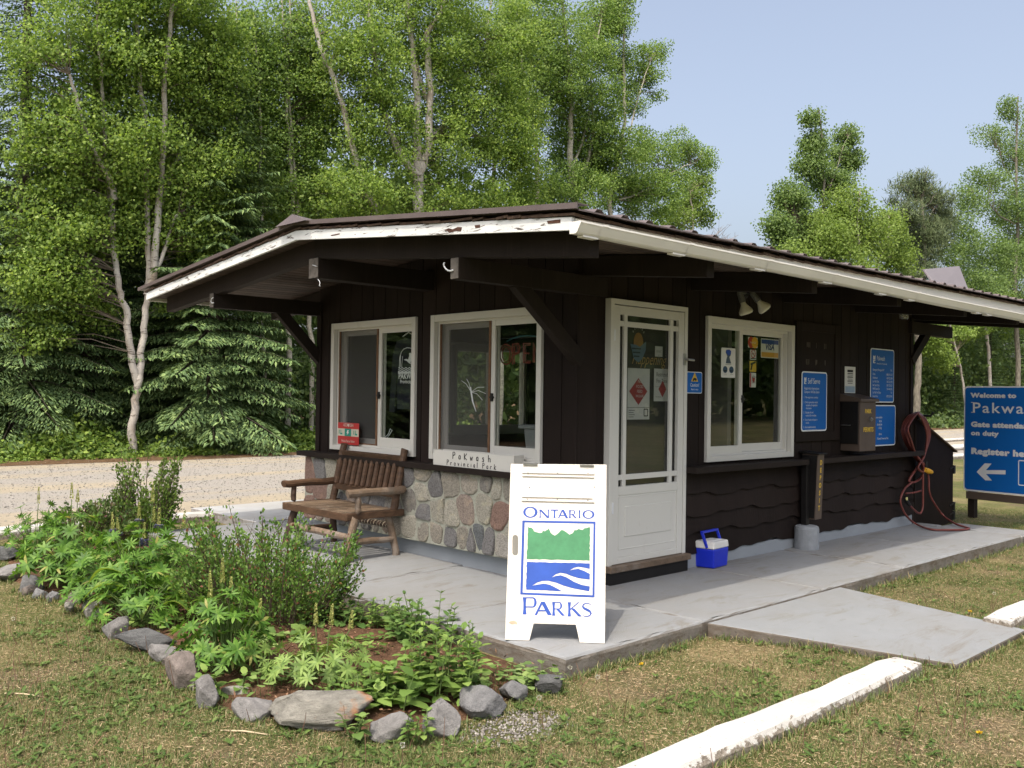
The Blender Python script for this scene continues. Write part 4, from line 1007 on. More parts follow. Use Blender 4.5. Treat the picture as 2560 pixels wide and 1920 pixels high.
flat('bolt', [[(am-.01,zz+.062),(am-.025,zz+.03),(am-.006,zz+.034),(am-.02,zz+.010),(am+.022,zz+.042),(am+.004,zz+.040),(am+.014,zz+.062)]], FV, .0318, MT['paper'], ad)
lines('lettering', [('AED', am-.055, zz+.098, .045, 'CENTER', .85), ('DEA', am+.06, zz+.098, .045, 'CENTER', .85), ('Medical Rescue Station', am, b0+.024, .036, 'CENTER', .72)], FV, .0298, simple('cream_letter', (.62,.55,.48), .5), ad)
flat('heart', [[(am+.002,zz+.092),(am-.016,zz+.112),(am-.014,zz+.126),(am-.006,zz+.130),(am+.002,zz+.122),(am+.010,zz+.130),(am+.018,zz+.126),(am+.020,zz+.112)]], FV, .0306, simple('cream_heart', (.62,.55,.48), .5), ad)
# planter box with hand lettering
FP = FR((-.135,W,0), (0,-1,0), (-1,0,0))
pq = thing('planter_box', (-.07, 1.05, .868), 'white wooden planter box hand lettered Pakwash Provincial Park on the front sill', 'planter')
mb = MB(); FP.box(mb, W-1.60, W-.555, .868, 1.003, -.012, .0); FP.box(mb, W-1.60, W-.555, .868, 1.003, -.115, -.103); FP.box(mb, W-1.60, W-1.588, .868, 1.003, -.103, -.012)
mb.build('box', MT['white'], pq, bevel=.002)
mb = MB(); FP.box(mb, W-.567, W-.553, .866, 1.006, -.116, .001); mb.build('end_board', MT['loggrey'] if False else MT['boardside'], pq, bevel=.002)
mb = MB(); FP.box(mb, W-1.588, W-.567, .868, .96, -.103, -.012); mb.build('soil', MT['floor'], pq)
SK = {'P': [[(0,0),(0.02,1),(.35,1),(.55,.85),(.5,.62),(.02,.5)]], 'a': [[(.45,.55),(.15,.55),(0,.3),(.1,.05),(.32,.05),(.45,.3),(.45,.55),(.45,0)]], 'k': [[(0,0),(0,1)],[(.5,.65),(0,.3),(.5,0)]], 'K': [[(0,0),(0,.95)],[(.6,.95),(.02,.4),(.6,0)]],
      'w': [[(0,.55),(.12,0),(.28,.4),(.42,0),(.58,.55)]], 's': [[(.42,.52),(.12,.55),(.05,.4),(.38,.22),(.35,.03),(0,.03)]], 'h': [[(0,0),(0,1)],[(0,.4),(.2,.55),(.42,.45),(.45,0)]], 'r': [[(0,0),(0,.55)],[(0,.35),(.18,.55),(.38,.5)]],
      'o': [[(.25,.58),(.02,.4),(.05,.1),(.25,0),(.45,.1),(.48,.4),(.25,.58)]], 'v': [[(0,.58),(.22,0),(.45,.58)]], 'i': [[(0,0),(0,.55)],[(0,.75),(0,.8)]], 'n': [[(0,0),(0,.55)],[(0,.4),(.22,.57),(.42,.45),(.42,0)]], 'c': [[(.4,.5),(.15,.56),(0,.3),(.12,.03),(.4,.08)]], 'l': [[(0,0),(0,1)]], ' ': []}
def hand(mb, word, fr, a, b, h, adv, d, w_=.0045):
    for ch in word:
        for st in SK[ch]:
            mb.tube([fr.p(a+x*h*.9, b+y*h, d) for x, y in st], w_, 4)
        a += adv*(.62 if ch in 'il' else .8 if ch == ' ' else 1)
mb = MB(); pa = uvp(FP, *e2(752, 205)); pe = uvp(FP, *e2(1150, 235))
hand(mb, 'PaKwash', FP, pa[0], .935, .058, (pe[0]-pa[0])/6.15, .0005)
pa = uvp(FP, *e2(688, 272)); pe = uvp(FP, *e2(1185, 300))
hand(mb, 'Provincial Park', FP, pa[0], .878, .044, (pe[0]-pa[0])/12.2, .0005, .0036)
mb.build('lettering', MT['ink'], pq)
# OPEN tube sign hanging inside the right front window
FO = FR((.16,W,0), (0,-1,0), (-1,0,0))
op = thing('open_sign', FO.p(W-.6, 1.7, 0), 'unlit red tube sign reading OPEN inside the right front window', 'sign')
def opx(x, y): return uvp(FO, *c5(x, y))
def tubep(mb, pts, r=.007, cl=False):
    q = [FO.p(*opx(*p)) for p in pts]; mb.tube(q, r, 6)
mb = MB(); tubep(mb, [(505+38*math.cos(k*.45), 948+62*math.sin(k*.45)) for k in range(15)]); mb_o = mb
tubep(mb, [(505+24*math.cos(k*.45), 948+46*math.sin(k*.45)) for k in range(15)], .005)
tubep(mb, [(545,1010),(545,885),(580,883),(590,905),(585,940),(548,952)]); tubep(mb, [(556,1008),(556,895),(576,896),(578,935),(556,942)], .005)
tubep(mb, [(655,882),(612,882),(612,1000),(655,1000)]); tubep(mb, [(612,942),(648,942)]); tubep(mb, [(655,892),(622,892),(622,990),(655,990)], .005)
tubep(mb, [(672,998),(672,880),(716,998),(716,878)]); tubep(mb, [(680,998),(680,905),(708,985)], .005)
mb.build('lettering', MT['neon'], op)
mb = MB(); tubep(mb, [(510,868),(545,850),(590,838),(640,834),(700,838),(750,850)], .006); mb.build('arc_tube', simple('unlit_blue_tube', (.03,.13,.16), .3, spec=.5), op)
mb = MB(); FO.box(mb, opx(460,0)[0], opx(760,0)[0], 1.98, 1.99, -.03, -.02); mb.build('bracket', MT['darkmetal'], op)
# dragonfly ornament in the same window, and a grey plastic bin on the inner shelf
df_ = thing('window_ornament', FO.p(W-1.3, 1.2, 0), 'pale wire dragonfly ornament behind the insect screen', 'ornament')
mb = MB(); FO2 = FR((.03,W,0), (0,-1,0), (-1,0,0))
def fo(x, y): return FO2.p(*uvp(FO2, *c5(x, y)))
mb.tube([fo(285,1150), fo(300,1240), fo(320,1300)], [.008,.007,.003], 5)
for q in ((370,1150),(380,1190),(360,1230),(230,1110),(262,1100)): mb.tube([fo(290,1180), (fo(290,1180)+fo(*q))/2+[0,.0,.02], fo(*q)], .0022, 4)
mb.build('body', MT['signgrey'], df_)
gb = thing('plastic_bin', FO.p(W-.5, .93, 0), 'grey plastic bin standing inside the right front window', 'bin')
mb = MB(); q = [FO.p(*opx(*p)) for p in ((610,1385),(705,1385),(705,1545),(625,1545))]
mb.hexa([q[3],q[2],q[2]+[.2,0,0],q[3]+[.2,0,0],q[0],q[1],q[1]+[.24,0,0],q[0]+[.24,0,0]]); mb.build('body', MT['greybin'], gb, bevel=.01)
mb = MB(); r0 = q[0]+[-.01,.012,-.03]; FO.box(mb, opx(603,0)[0], opx(712,0)[0], opx(600,1405)[1], opx(600,1380)[1], -.25, .012); mb.build('rim', MT['greybin'], gb, bevel=.006)
# shirt on a hanger in the left front window
FT = FR((.13,W,0), (0,-1,0), (-1,0,0))
def tp(x, y): return uvp(FT, *w4(x, y))
sh = thing('shirt', FT.p(*tp(1090, 700)), 'navy long sleeved shirt with white bird print hanging in the left front window', 'shirt')
half = [(1090,300),(1040,285),(930,320),(890,470),(868,800),(848,1085),(905,1095),(925,800),(938,620),(935,1060)]
mb = MB(); fill_into(mb, [[tp(x, y) for x, y in half]+[tp(2180-x, y) for x, y in half[::-1][:-1]]], FT.p(0,0,0), FT.a, FT.z, .02, 0, FT.n); mb.build('cloth', MT['navy'], sh, bevel=.006)
mb = MB(); dq = .012
def rib(pts, r): mb.tube([FT.p(*tp(*p), dq) for p in pts], r, 4)
rib([(965+0,610),(968,500),(985,440),(1010,405),(1050,390),(1090,395),(1130,415),(1165,455),(1180,520),(1182,610)], .004)
for k in range(3):
    rib([(955+i*20, 612+k*20+(8 if i % 2 else -6)) for i in range(12)], .0045 if k < 2 else .006)
rib([(980,600),(975,520),(978,470)], .004); rib([(990,600),(1000,480)], .003)
fill_into(mb, [[tp(*p) for p in ((1010,522),(1040,512),(1060,520),(1072,480),(1070,450),(1085,445),(1092,455),(1110,440),(1112,470),(1100,520),(1085,550),(1092,568),(1070,560),(1045,535))]], FT.p(0,0,dq), FT.a, FT.z, .001, 0, FT.n)
fill_into(mb, [[tp(950,650),tp(950,672),tp(1230,672),tp(1230,650)]], FT.p(0,0,dq), FT.a, FT.z, .001, 0, FT.n)
a_, b_ = tp(1068, 728); text_into(mb, 'PAKWASH', FT.p(a_, b_, dq+.001), FT.a, FT.z, .075, 'CENTER', 0, .95, .002)
a_, b_ = tp(1068, 778); text_into(mb, 'Provincial Park', FT.p(a_, b_, dq+.001), FT.a, FT.z, .05, 'CENTER', 0, .95, .001)
mb.build('print', MT['signgrey'], sh)
hg = MB(); hg.tube([FT.p(*tp(990,268), 0), FT.p(*tp(1055,222), 0), FT.p(*tp(1060,190), 0)], .005, 6); hg.tube([FT.p(*tp(1055,222), 0), FT.p(*tp(1130,270), 0)], .005, 6); hg.build('hanger', MT['signwhite'], sh)
# coil of wire on the inner sill
wc = tag(MB().tube([FT.p(*tp(x, y), .04) for x, y in ((745,1300),(790,1345),(830,1370),(760,1350),(750,1310),(840,1360),(870,1330),(890,1275),(910,1290),(880,1340),(850,1380),(905,1385))], .0045, 5).build('wire_coil', MT['signgrey']), 'thin pale wire coil lying on the sill inside the left front window', 'wire')
# ------------------------------------------------------------------ log bench
bn = thing('log_bench', (-.42, 2.6, 0), 'rustic brown log bench with slatted seat standing against the stone wall', 'bench')
yR, yL = 2.06, 3.13
def log(name, a, b, r0, r1, mat, taper=True, n=10, wob=.004, seed=0):
    a = np.array(a, float); b = np.array(b, float); rnd = random.Random(seed); pts = []; rad = []
    ks = [0, .02, .09, .3, .5, .7, .91, .98, 1]
    for k in ks:
        pts.append(a+(b-a)*k+np.array([rnd.uniform(-wob, wob) for _ in range(3)])*(0 if k in (0, 1) else 1))
        r = r0+(r1-r0)*k
        if taper and k in (0, 1): r *= .62
        elif taper and k in (.02, .98): r *= .72
        rad.append(r*rnd.uniform(.95, 1.05))
    return MB().tube(pts, rad, n).build(name, mat, bn, smooth=False)
# seat frame and slats (the slats sag towards the back rail)
mb = MB(); mb.beam((-.725,yR-.015,.392),(-.725,yL+.03,.392),.042,.062); mb.beam((-.745,yR-.005,.395),(-.11,yR+.0,.395),.045,.058) if False else None
mb.build('front_rail', MT['log'], bn, bevel=.006)
for y in (yR-.005, yL+.01):
    mb = MB(); mb.beam((-.745,y,.398),(-.12,y,.398),.045,.06); mb.build('side_rail', MT['log'], bn, bevel=.006)
mb = MB(); mb.beam((-.15,yR,.388),(-.15,yL,.388),.04,.05); mb.build('back_rail', MT['log'], bn, bevel=.006)
# photo: seat slats run from front to back? they run along the bench, with narrow gaps
mb = MB(); rnd = random.Random(3)
ns_ = 12
for i in range(ns_):
    y = yR+.045+(yL-yR-.09)*i/(ns_-1)
    sag = -.0
    mb.beam((-.745,y+rnd.uniform(-.004,.004),.428),(-.135,y+rnd.uniform(-.004,.004),.420),.046,.004)
mb.build('seat', MT['slat'], bn, bevel=.003)
# back: two leaning posts, two rails and eleven pointed spindles
post = lambda y, k: np.array([-.205+.125*k, y+.0*k, .40+.575*k])
for y in (yR+.03, yL-.01): log('back_post', post(y, -.0), post(y, 1), .036, .036, MT['log'], False, seed=int(y*10))
def across(k, off=-.01): return [post(yR+.03, k)+np.array([off,0,0]), post(yL-.01, k)+np.array([off,0,0])]
mb = MB(); a, b = across(.845); mb.beam(a, b, .035, .062, (-.2,0,1)); mb.build('top_rail', MT['log'], bn, bevel=.008)
mb = MB(); a, b = across(.28); mb.beam(a, b, .035, .062, (-.2,0,1)); mb.build('lower_rail', MT['log'], bn, bevel=.008)
for i in range(11):
    y = yR+.098+(yL-yR-.155)*i/10
    p0 = post(y, .315)+np.array([-.03,0,0]); p1 = post(y, .80)+np.array([-.03,0,0]); d = p1-p0
    MB().tube([p0, p0+d*.06, p0+d*.88, p1], [.013,.0285,.0275,.006], 8).build('spindle', MT['log'], bn)
# arms with short front supports, splayed legs and stretchers
for y in (yR-.03, yL+.01):
    log('arm', (-.745, y, .605), (-.135, y+.0, .607), .036, .037, MT['loggrey'] if y < 2.5 else MT['log'], False, seed=int(y*7))
    log('arm_support', (-.635, y, .432), (-.635, y, .585), .026, .026, MT['logdark'] if y > 2.5 else MT['loggrey'], True, seed=int(y*11))
legs = [((-.66,1.985+.06,.385),(-.735,2.035,.0)), ((-.24,2.13,.385),(-.165,2.085,.0)), ((-.66,3.06,.385),(-.735,3.125,.0)), ((-.24,3.06,.385),(-.185,3.12,.0))]
for i, (a, b) in enumerate(legs): log('leg', a, b, .036, .034, (MT['loggrey'], MT['loggrey'], MT['logdark'], MT['logdark'])[i], False, seed=20+i)
log('stretcher', (-.70,2.03,.215), (-.70,3.11,.215), .032, .030, MT['loggrey'], True, seed=31)
log('stretcher', (-.685,2.06,.17), (-.185,2.10,.155), .031, .029, MT['loggrey'], True, seed=32); log('stretcher', (-.685,3.10,.17), (-.195,3.10,.155), .031, .029, MT['logdark'], True, seed=33)
rp = log('rope_rail', (-.215,2.10,.275), (-.215,3.10,.275), .024, .024, MT['logdark'], False, seed=34)
mb = MB(); mb.tube([(-.215+.0275*math.cos(t*.55), 2.13+.94*t/220, .275+.0275*math.sin(t*.55)) for t in range(221)], .0045, 5); mb.build('rope', simple('rope', (.34,.30,.23), .8, .2, 30), rp)

# ------------------------------------------------------------------ sandwich board
Lf = np.array([-1.408,-.738,0]); Rf = np.array([-1.004,-1.191,0]); ln = (Rf-Lf)/np.linalg.norm(Rf-Lf); bk = np.array([.746,.666,0])
zb = bk*.31+np.array([0,0,1.056]); zb /= np.linalg.norm(zb)
FBd = FR(Lf, ln, -np.cross(zb, ln)*1.0); FBd.z = zb
if np.dot(FBd.n, CAM-Lf) < 0: FBd.n = -FBd.n
sb = thing('sandwich_board', (Lf+Rf)/2+bk*.3, 'white wooden sandwich board lettered Ontario Parks with a green and blue emblem', 'sandwich board')
outl = [uvp(FBd, *e3(*p)) for p in ((72,1470),(265,1473),(300,1335),(637,1345),(668,1497),(868,1500),(882,72),(118,67))]
outl = [(a, max(b, .004)) if i in (0, 1, 4, 5) else (a, b) for i, (a, b) in enumerate(outl)]
hole = [uvp(FBd, *e3(154+24*math.cos(t), 712+(56 if math.sin(t) > 0 else -56)+26*math.sin(t))) for t in np.linspace(0, 2*math.pi, 16)[:-1]]
mb = MB(); fill_into(mb, [outl, hole], FBd.p(0,0,-.010), FBd.a, FBd.z, .020, 0, FBd.n)
fp_ = mb.build('front_panel', MT['boardwhite'], sb, bevel=.002)
FBr = FR(Lf+bk*.635, ln, -FBd.n); zr = np.array([0,0,1.056])-bk*.315; FBr.z = zr/np.linalg.norm(zr); FBr.n = np.cross(FBr.z, ln); FBr.n *= -1 if np.dot(FBr.n, CAM-FBr.O) < 0 else 1
mb = MB(); fill_into(mb, [[(a+.05*0, b) for a, b in outl]], FBr.p(0,0,0), FBr.a, FBr.z, .020, 0, FBr.n); mb.build('back_panel', MT['boardside'], sb, bevel=.002)
for x0, x1 in ((217,332),(668,782)):
    mb = MB(); a0 = uvp(FBd, *e3(x0, 66))[0]; a1 = uvp(FBd, *e3(x1, 66))[0]; mb.beam(FBd.p(a0, 1.101, -.012), FBd.p(a1, 1.101, -.012), .055, .006, (0,0,1)); mb.build('hinge', MT['steel'], sb)
for (x0, y0, x1, y1) in ((208,122,786,150),(210,152,784,176),(208,322,770,342),(204,346,784,374)):
    mb = MB(); a0, b1 = uvp(FBd, *e3(x0, y0)); a1, b0 = uvp(FBd, *e3(x1, y1)); FBd.box(mb, a0, a1, b0, b1, .001, .010)
    st = mb.build('slot_strip', MT['boardwhite'], sb, bevel=.002)
mb = MB()
for (x, y) in ((256,138),(492,138),(734,140),(250,348),(490,347),(733,355),(268,252),(784,248)):
    a, b = uvp(FBd, *e3(x, y)); mb.lathe(FBd.p(a, b, .009 if y not in (252,248) else .0), FBd.n, [(0,.004),(.002,.004),(.0022,0)], 8)
mb.build('screw', MT['darkmetal'], sb)
def gpoly(ch):
    """letter as a list of polygon sets in a unit box, flared strokes with thick and thin parts"""
    def stem(x, w_=.15, y0=0, y1=1):
        w_ *= 1.2
        return [(x-w_*.62,y0),(x-w_*.42,y0+.3*(y1-y0)),(x-w_*.42,y0+.7*(y1-y0)),(x-w_*.62,y1),(x+w_*.62,y1),(x+w_*.42,y0+.7*(y1-y0)),(x+w_*.42,y0+.3*(y1-y0)),(x+w_*.62,y0)]
    def dg(x0, y0, x1, y1, w_):
        w_ *= 1.18
        return [(x0-w_/2,y0),(x0+w_/2,y0),(x1+w_/2,y1),(x1-w_/2,y1)]
    def bowl(x0, x1, y0, y1, tk, tn):
        cy_ = (y0+y1)/2; o_ = [(x0, y1)]+[(x1-(y1-y0)/2*.9+(y1-y0)/2*.9*math.cos(a), cy_+(y1-y0)/2*math.sin(a)) for a in np.linspace(math.pi/2, -math.pi/2, 14)]+[(x0, y0)]
        i_ = [(x0, y0+tn)]+[(x1-(y1-y0)/2*.9+((y1-y0)/2*.9-tk)*math.cos(a), cy_+((y1-y0)/2-tn)*math.sin(a)) for a in np.linspace(-math.pi/2, math.pi/2, 14)]+[(x0, y1-tn)]
        return o_+i_
    if ch == 'O': return [[circle(.5,.5,.5,.5,36), circle(.49,.5,.325,.395,36)]]
    if ch == 'N': return [[stem(.08,.11)], [stem(.92,.11)], [dg(.90,0,.08,1,.20)]]
    if ch == 'T': return [[[(0,1),(0,.80),(.06,.86),(.94,.86),(1,.80),(1,1)]], [stem(.5,.19,0,.9)]]
    if ch == 'A': return [[dg(.06,0,.47,1,.12)], [dg(.92,0,.49,1,.21)], [[(.22,.28),(.22,.39),(.75,.39),(.75,.28)]]]
    if ch == 'R': return [[stem(.12,.17)], [bowl(.12,.80,.46,1,.15,.07)], [dg(.90,0,.42,.5,.20)]]
    if ch == 'P': return [[stem(.14,.18)], [bowl(.14,.96,.40,1,.17,.07)]]
    if ch == 'I': return [[stem(.5,.45)]]
    if ch == 'K': return [[stem(.12,.17)], [dg(.16,.46,.82,1,.10)], [dg(.92,0,.36,.56,.21)]]
    if ch == 'S':
        cl = [(.86,.80),(.70,.93),(.45,.96),(.22,.88),(.16,.73),(.28,.60),(.50,.51),(.74,.40),(.84,.25),(.74,.10),(.50,.04),(.26,.06),(.08,.17)]
        wd_ = [.03,.05,.07,.10,.14,.17,.18,.17,.14,.10,.07,.05,.03]; lft = []; rgt = []
        for i, (x, y) in enumerate(cl):
            q0 = cl[max(i-1,0)]; q1 = cl[min(i+1,len(cl)-1)]; dx, dy = q1[0]-q0[0], q1[1]-q0[1]; m = math.hypot(dx, dy)
            lft.append((x-dy/m*wd_[i]/2, y+dx/m*wd_[i]/2)); rgt.append((x+dy/m*wd_[i]/2, y-dx/m*wd_[i]/2))
        return [[lft+rgt[::-1]]]
def letter(mb, ch, x0, x1, y0, y1, d):
    """pixel box on the photograph -> the letter on the board's own plane"""
    P00 = uvp(FBd, *e3(x0, y1)); P10 = uvp(FBd, *e3(x1, y1)); P01 = uvp(FBd, *e3(x0, y0))
    for k, sets in enumerate(gpoly(ch)):
        fill_into(mb, [[(P00[0]+(P10[0]-P00[0])*x+(P01[0]-P00[0])*y, P00[1]+(P10[1]-P00[1])*x+(P01[1]-P00[1])*y) for x, y in pl] for pl in sets], FBd.p(0,0,d+.0003*k), FBd.a, FBd.z, 0)
mb = MB()
for ch, x0, x1, y0, y1 in (('O',217,332,404,493),('N',346,424,427,494),('T',436,498,427,494),('A',494,573,429,497),('R',582,645,432,497),('I',656,678,433,497),('O',690,786,432,501)): letter(mb, ch, x0, x1, y0, y1, .0012)
for ch, x0, x1, y0, y1 in (('P',212,330,1126,1264),('A',308,440,1162,1270),('R',448,548,1164,1274),('K',572,680,1166,1280),('S',676,774,1170,1284)): letter(mb, ch, x0, x1, y0, y1, .0012)
mb.build('lettering', MT['royal'], sb)
pp = lambda *pts: [uvp(FBd, *e3(*p)) for p in pts]
mb = MB(); fill_into(mb, [pp((210,514),(794,523),(786,1128),(193,1105)), pp((229,530),(778,540),(769,1110),(213,1089))], FBd.p(0,0,.0008), FBd.a, FBd.z, .0008, 0, FBd.n); mb.build('emblem_border', MT['royal'], sb)
def jag(p, q, n, amp, seed):
    rnd = random.Random(seed); out = []
    for i in range(n):
        k = i/n; out.append((p[0]+(q[0]-p[0])*k+rnd.uniform(-amp,amp)*(abs(q[1]-p[1]) > abs(q[0]-p[0])), p[1]+(q[1]-p[1])*k+rnd.uniform(-amp,amp)*(abs(q[1]-p[1]) <= abs(q[0]-p[0]))))
    return out
tops = [(255,560),(264,572),(280,571),(298,584),(303,600),(316,606),(330,609),(345,614),(366,612),(373,597),(392,600),(405,590),(412,588),(418,576),(428,592),(436,611),(452,626),(470,635),(486,624),(502,610),(515,596),(524,590),(536,592),(550,600),(566,611),(586,627),(612,615),(620,602),(626,590),(640,592),(658,582),(690,590),(706,576),(722,574),(750,566)]
mb = MB(); fill_into(mb, [pp(*(tops+jag((750,566),(748,834),16,3,1)+jag((748,834),(245,822),20,2,2)+jag((245,822),(255,560),16,3,3)))], FBd.p(0,0,.0008), FBd.a, FBd.z, .0008, 0, FBd.n); mb.build('emblem_trees', MT['green'], sb)
water = jag((245,845),(748,856),20,2,4)+[(748,856),(748,901),(700,890),(655,884),(622,892),(588,912),(620,904),(655,899),(700,915),(748,940),(748,986),(660,975),(610,960),(560,940),(515,932),(480,942),(444,968),(480,956),(515,951),(560,966),(620,1002),(680,1027),(748,1040),(744,1080),(620,1057),(540,1035),(480,1011),(420,996),(370,997),(330,1009),(289,1034),(330,1026),(380,1017),(430,1027),(480,1052),(526,1078)]+jag((526,1078),(240,1067),12,2,5)+jag((240,1067),(245,845),14,3,6)
mb = MB(); fill_into(mb, [pp(*water)], FBd.p(0,0,.0008), FBd.a, FBd.z, .0008, 0, FBd.n); mb.build('emblem_water', MT['royal'], sb)
mb = MB(); fill_into(mb, [pp((98,1330),(112,1318),(140,1312),(165,1322),(172,1345),(150,1340),(128,1345))], FBd.p(0,0,.0008), FBd.a, FBd.z, .0006, 0, FBd.n); mb.build('chipped_patch', simple('bare_wood', (.42,.35,.25), .8, .2, 30), sb)

# ------------------------------------------------------------------ cooler
co_ = thing('cooler', (1.66,-.13,0), 'small blue cooler with a white lid and raised blue handle beside the door step', 'cooler')
qa = np.array([1.536,-.012,0]); qb = np.array([1.572,-.200,0]); qc = np.array([1.835,-.175,0]); qd = qa+(qc-qb)
mb = MB(); k = lambda p, s_, z: (np.array([(qa+qc)[0]/2,(qa+qc)[1]/2,0])+(p-np.array([(qa+qc)[0]/2,(qa+qc)[1]/2,0]))*s_+np.array([0,0,z]))
mb.hexa([k(p,.93,.0) for p in (qa,qb,qc,qd)]+[k(p,1.0,.168) for p in (qa,qb,qc,qd)]); mb.build('body', MT['coolerblue'], co_, bevel=.012)
mb = MB(); mb.hexa([k(p,1.03,.168) for p in (qa,qb,qc,qd)]+[k(p,.97,.232) for p in (qa,qb,qc,qd)]); ld_ = mb.build('lid', MT['coolerlid'], co_, bevel=.012)
mb = MB(); mb.hexa([k(p,.6,.231) for p in (qa,qb,qc,qd)]+[k(p,.56,.238) for p in (qa,qb,qc,qd)]); mb.build('lid_hatch', MT['coolerlid'], ld_, bevel=.003)
ea = (qa+qb)/2; ec_ = (qd+qc)/2; up_ = np.array([0,0,1.0]); lean = (qa-qb)/np.linalg.norm(qa-qb)*.02
mb = MB()
for e in (ea, ec_): mb.beam(e+up_*.175-lean*1.5, e+up_*.305+lean, .014, .026, (qb-qa))
mb.beam(ea+up_*.310+lean-(ec_-ea)*.02, ec_+up_*.310+lean+(ec_-ea)*.02, .030, .020)
mb.build('handle', MT['coolerblue'], co_, bevel=.004)

# ------------------------------------------------------------------ storage box at the wall's end
bx = thing('storage_bin', (6.7,.4,GZ), 'dark brown wooden storage bin with a sloping lid at the end of the gatehouse', 'bin')
mb = MB(); y0, y1 = .02, 1.3
mb.hexa([(6.0,y0,GZ),(7.30,y0,GZ),(7.30,y1,GZ),(6.0,y1,GZ),(6.0,y0,1.32),(7.30,y0,.84),(7.30,y1,.84),(6.0,y1,1.32)]); mb.build('body', MT['brown'], bx, bevel=.006)
mb = MB(); mb.hexa([(5.99,y0-.03,1.325),(7.36,y0-.03,.818),(7.36,y1+.03,.818),(5.99,y1+.03,1.325),(5.99,y0-.03,1.345),(7.36,y0-.03,.838),(7.36,y1+.03,.838),(5.99,y1+.03,1.345)]); mb.build('lid', MT['shingle'], bx)
mb = MB(); mb.box(6.10,6.14,y0-.018,y0-.001,.0,1.2); mb.box(6.0,6.10,y0-.012,y0-.001,GZ,.25); mb.build('batten', MT['brownbeam'], bx, bevel=.003)
for z in (.60, .12, -.0):
    mb = MB(); mb.box(7.285,7.33,y0-.02,y0+.06,z-.06,z+.05); mb.beam((7.17,y0-.008,z+.01),(7.29,y0-.012,z+.03),.010,.018); mb.build('latch', MT['darkmetal'], bx, bevel=.003)

# ------------------------------------------------------------------ coiled extension cord hung at the wall's end
hs = thing('extension_cord', (5.95,-.08,.0), 'coiled red brown extension cord hanging from a hook at the end of the side wall', 'cord')
def hp(f, x, y, Y): return at_y(*f(x, y), Y)
def bb(x, y): return 2200+x/6.1444, 1150+y/6.1444
def smooth_path(P, n=8):
    P = [np.array(p, float) for p in P]; out = []
    for i in range(len(P)-1):
        p0 = P[max(i-1,0)]; p1 = P[i]; p2 = P[i+1]; p3 = P[min(i+2,len(P)-1)]
        for k in range(n):
            t_ = k/n; out.append(.5*((2*p1)+(p2-p0)*t_+(2*p0-5*p1+4*p2-p3)*t_**2+(-p0+3*p1-3*p2+p3)*t_**3))
    return out+[P[-1]]
mb = MB(); rnd = random.Random(9)
for i in range(7):
    o = (i-3)*13; Y = -.05-.016*i; j = lambda: rnd.uniform(-7, 7)
    P = [(980+o*.4,610+j()),(905+o*.9+j(),660),(845+o*.9+j(),790),(870+o+j(),930),(950+o*.55+j(),1080),(1030+o*.3+j(),1200),(1050+j(),1290),(1010+j(),1370),(940+j(),1410),(890+j(),1400),(905+j(),1350),(985+o*.2+j(),1240),(1050+o*.3+j(),1120),(1095-o*.25+j(),980),(1108-o*.45+j(),830),(1065-o*.6+j(),690),(1000-o*.3,615)]
    if i >= 4: P = P[:7]+P[11:]
    mb.tube(smooth_path([hp(bq, x, y, Y) for x, y in P], 6), .0125, 6)
mb.build('coil', MT['hose'], hs, smooth=True)
mb = MB()
mb.tube(smooth_path([hp(bq,1050,1180,-.13),hp(bq,1110,1330,-.13),hp(bb,760,500,-.14),hp(bb,850,690,-.16),hp(bb,980,860,-.2),at_z(*bb(1150,975),.03),at_z(*bb(1320,1035),.014),at_z(*bb(1370,1052),.014),at_z(*bb(1280,1070),.014),at_z(*bb(1000,1075),.014),at_z(*bb(760,1062),.014),hp(bb,540,975,-.14),hp(bb,400,850,-.13),hp(bb,320,680,-.12),hp(bb,325,560,-.12),hp(bb,390,430,-.12),hp(bb,500,340,-.13)], 8), .0125, 6)
mb.tube(smooth_path([hp(bb,660,220,-.15),hp(bb,660,500,-.15),hp(bb,655,740,-.15),hp(bb,610,820,-.15),hp(bb,540,780,-.15),hp(bb,450,690,-.15)], 8), .0125, 6)
mb.tube(smooth_path([hp(bb,400,515,-.10),hp(bb,520,500,-.10),hp(bb,640,470,-.12)], 6), .0115, 6); mb.build('loose_end', MT['hose'], hs, smooth=True)
mb = MB(); p, q = hp(bb,455,695,-.15), hp(bb,370,580,-.15); mb.tube([p,(p+q)/2,q],[.02,.024,.018],8); mb.build('plug', MT['black'], hs)
mb = MB(); q2 = hp(bb,405,595,-.17); mb.lathe(q2,(0,-1,0),[(0,.02),(.01,.02)],8); mb.build('plug_band', simple('pale_yellow_plastic', (.60,.56,.24), .5), hs)
mb = MB(); p, q = hp(bb,690,150,-.16), hp(bb,790,185,-.16); mb.tube([p,(p+q)/2,q],[.026,.034,.026],8); mb.build('yellow_socket', simple('yellow_plastic', (.68,.36,.03), .45), hs)
mb = MB(); p = hp(bb,715,20,-.15); mb.tube([p, hp(bb,710,110,-.15)], .018, 8); mb.build('socket_boot', MT['black'], hs)
mb = MB(); p = hp(bq, 985, 640, 0.0); mb.tube([p, p+[0,-.16,.0], p+[.01,-.19,.045]], .014, 8); mb.lathe(p+[0,-.001,0], (0,-1,0), [(0,.05),(.02,.05)], 12); mb.build('hook', MT['black'], hs)

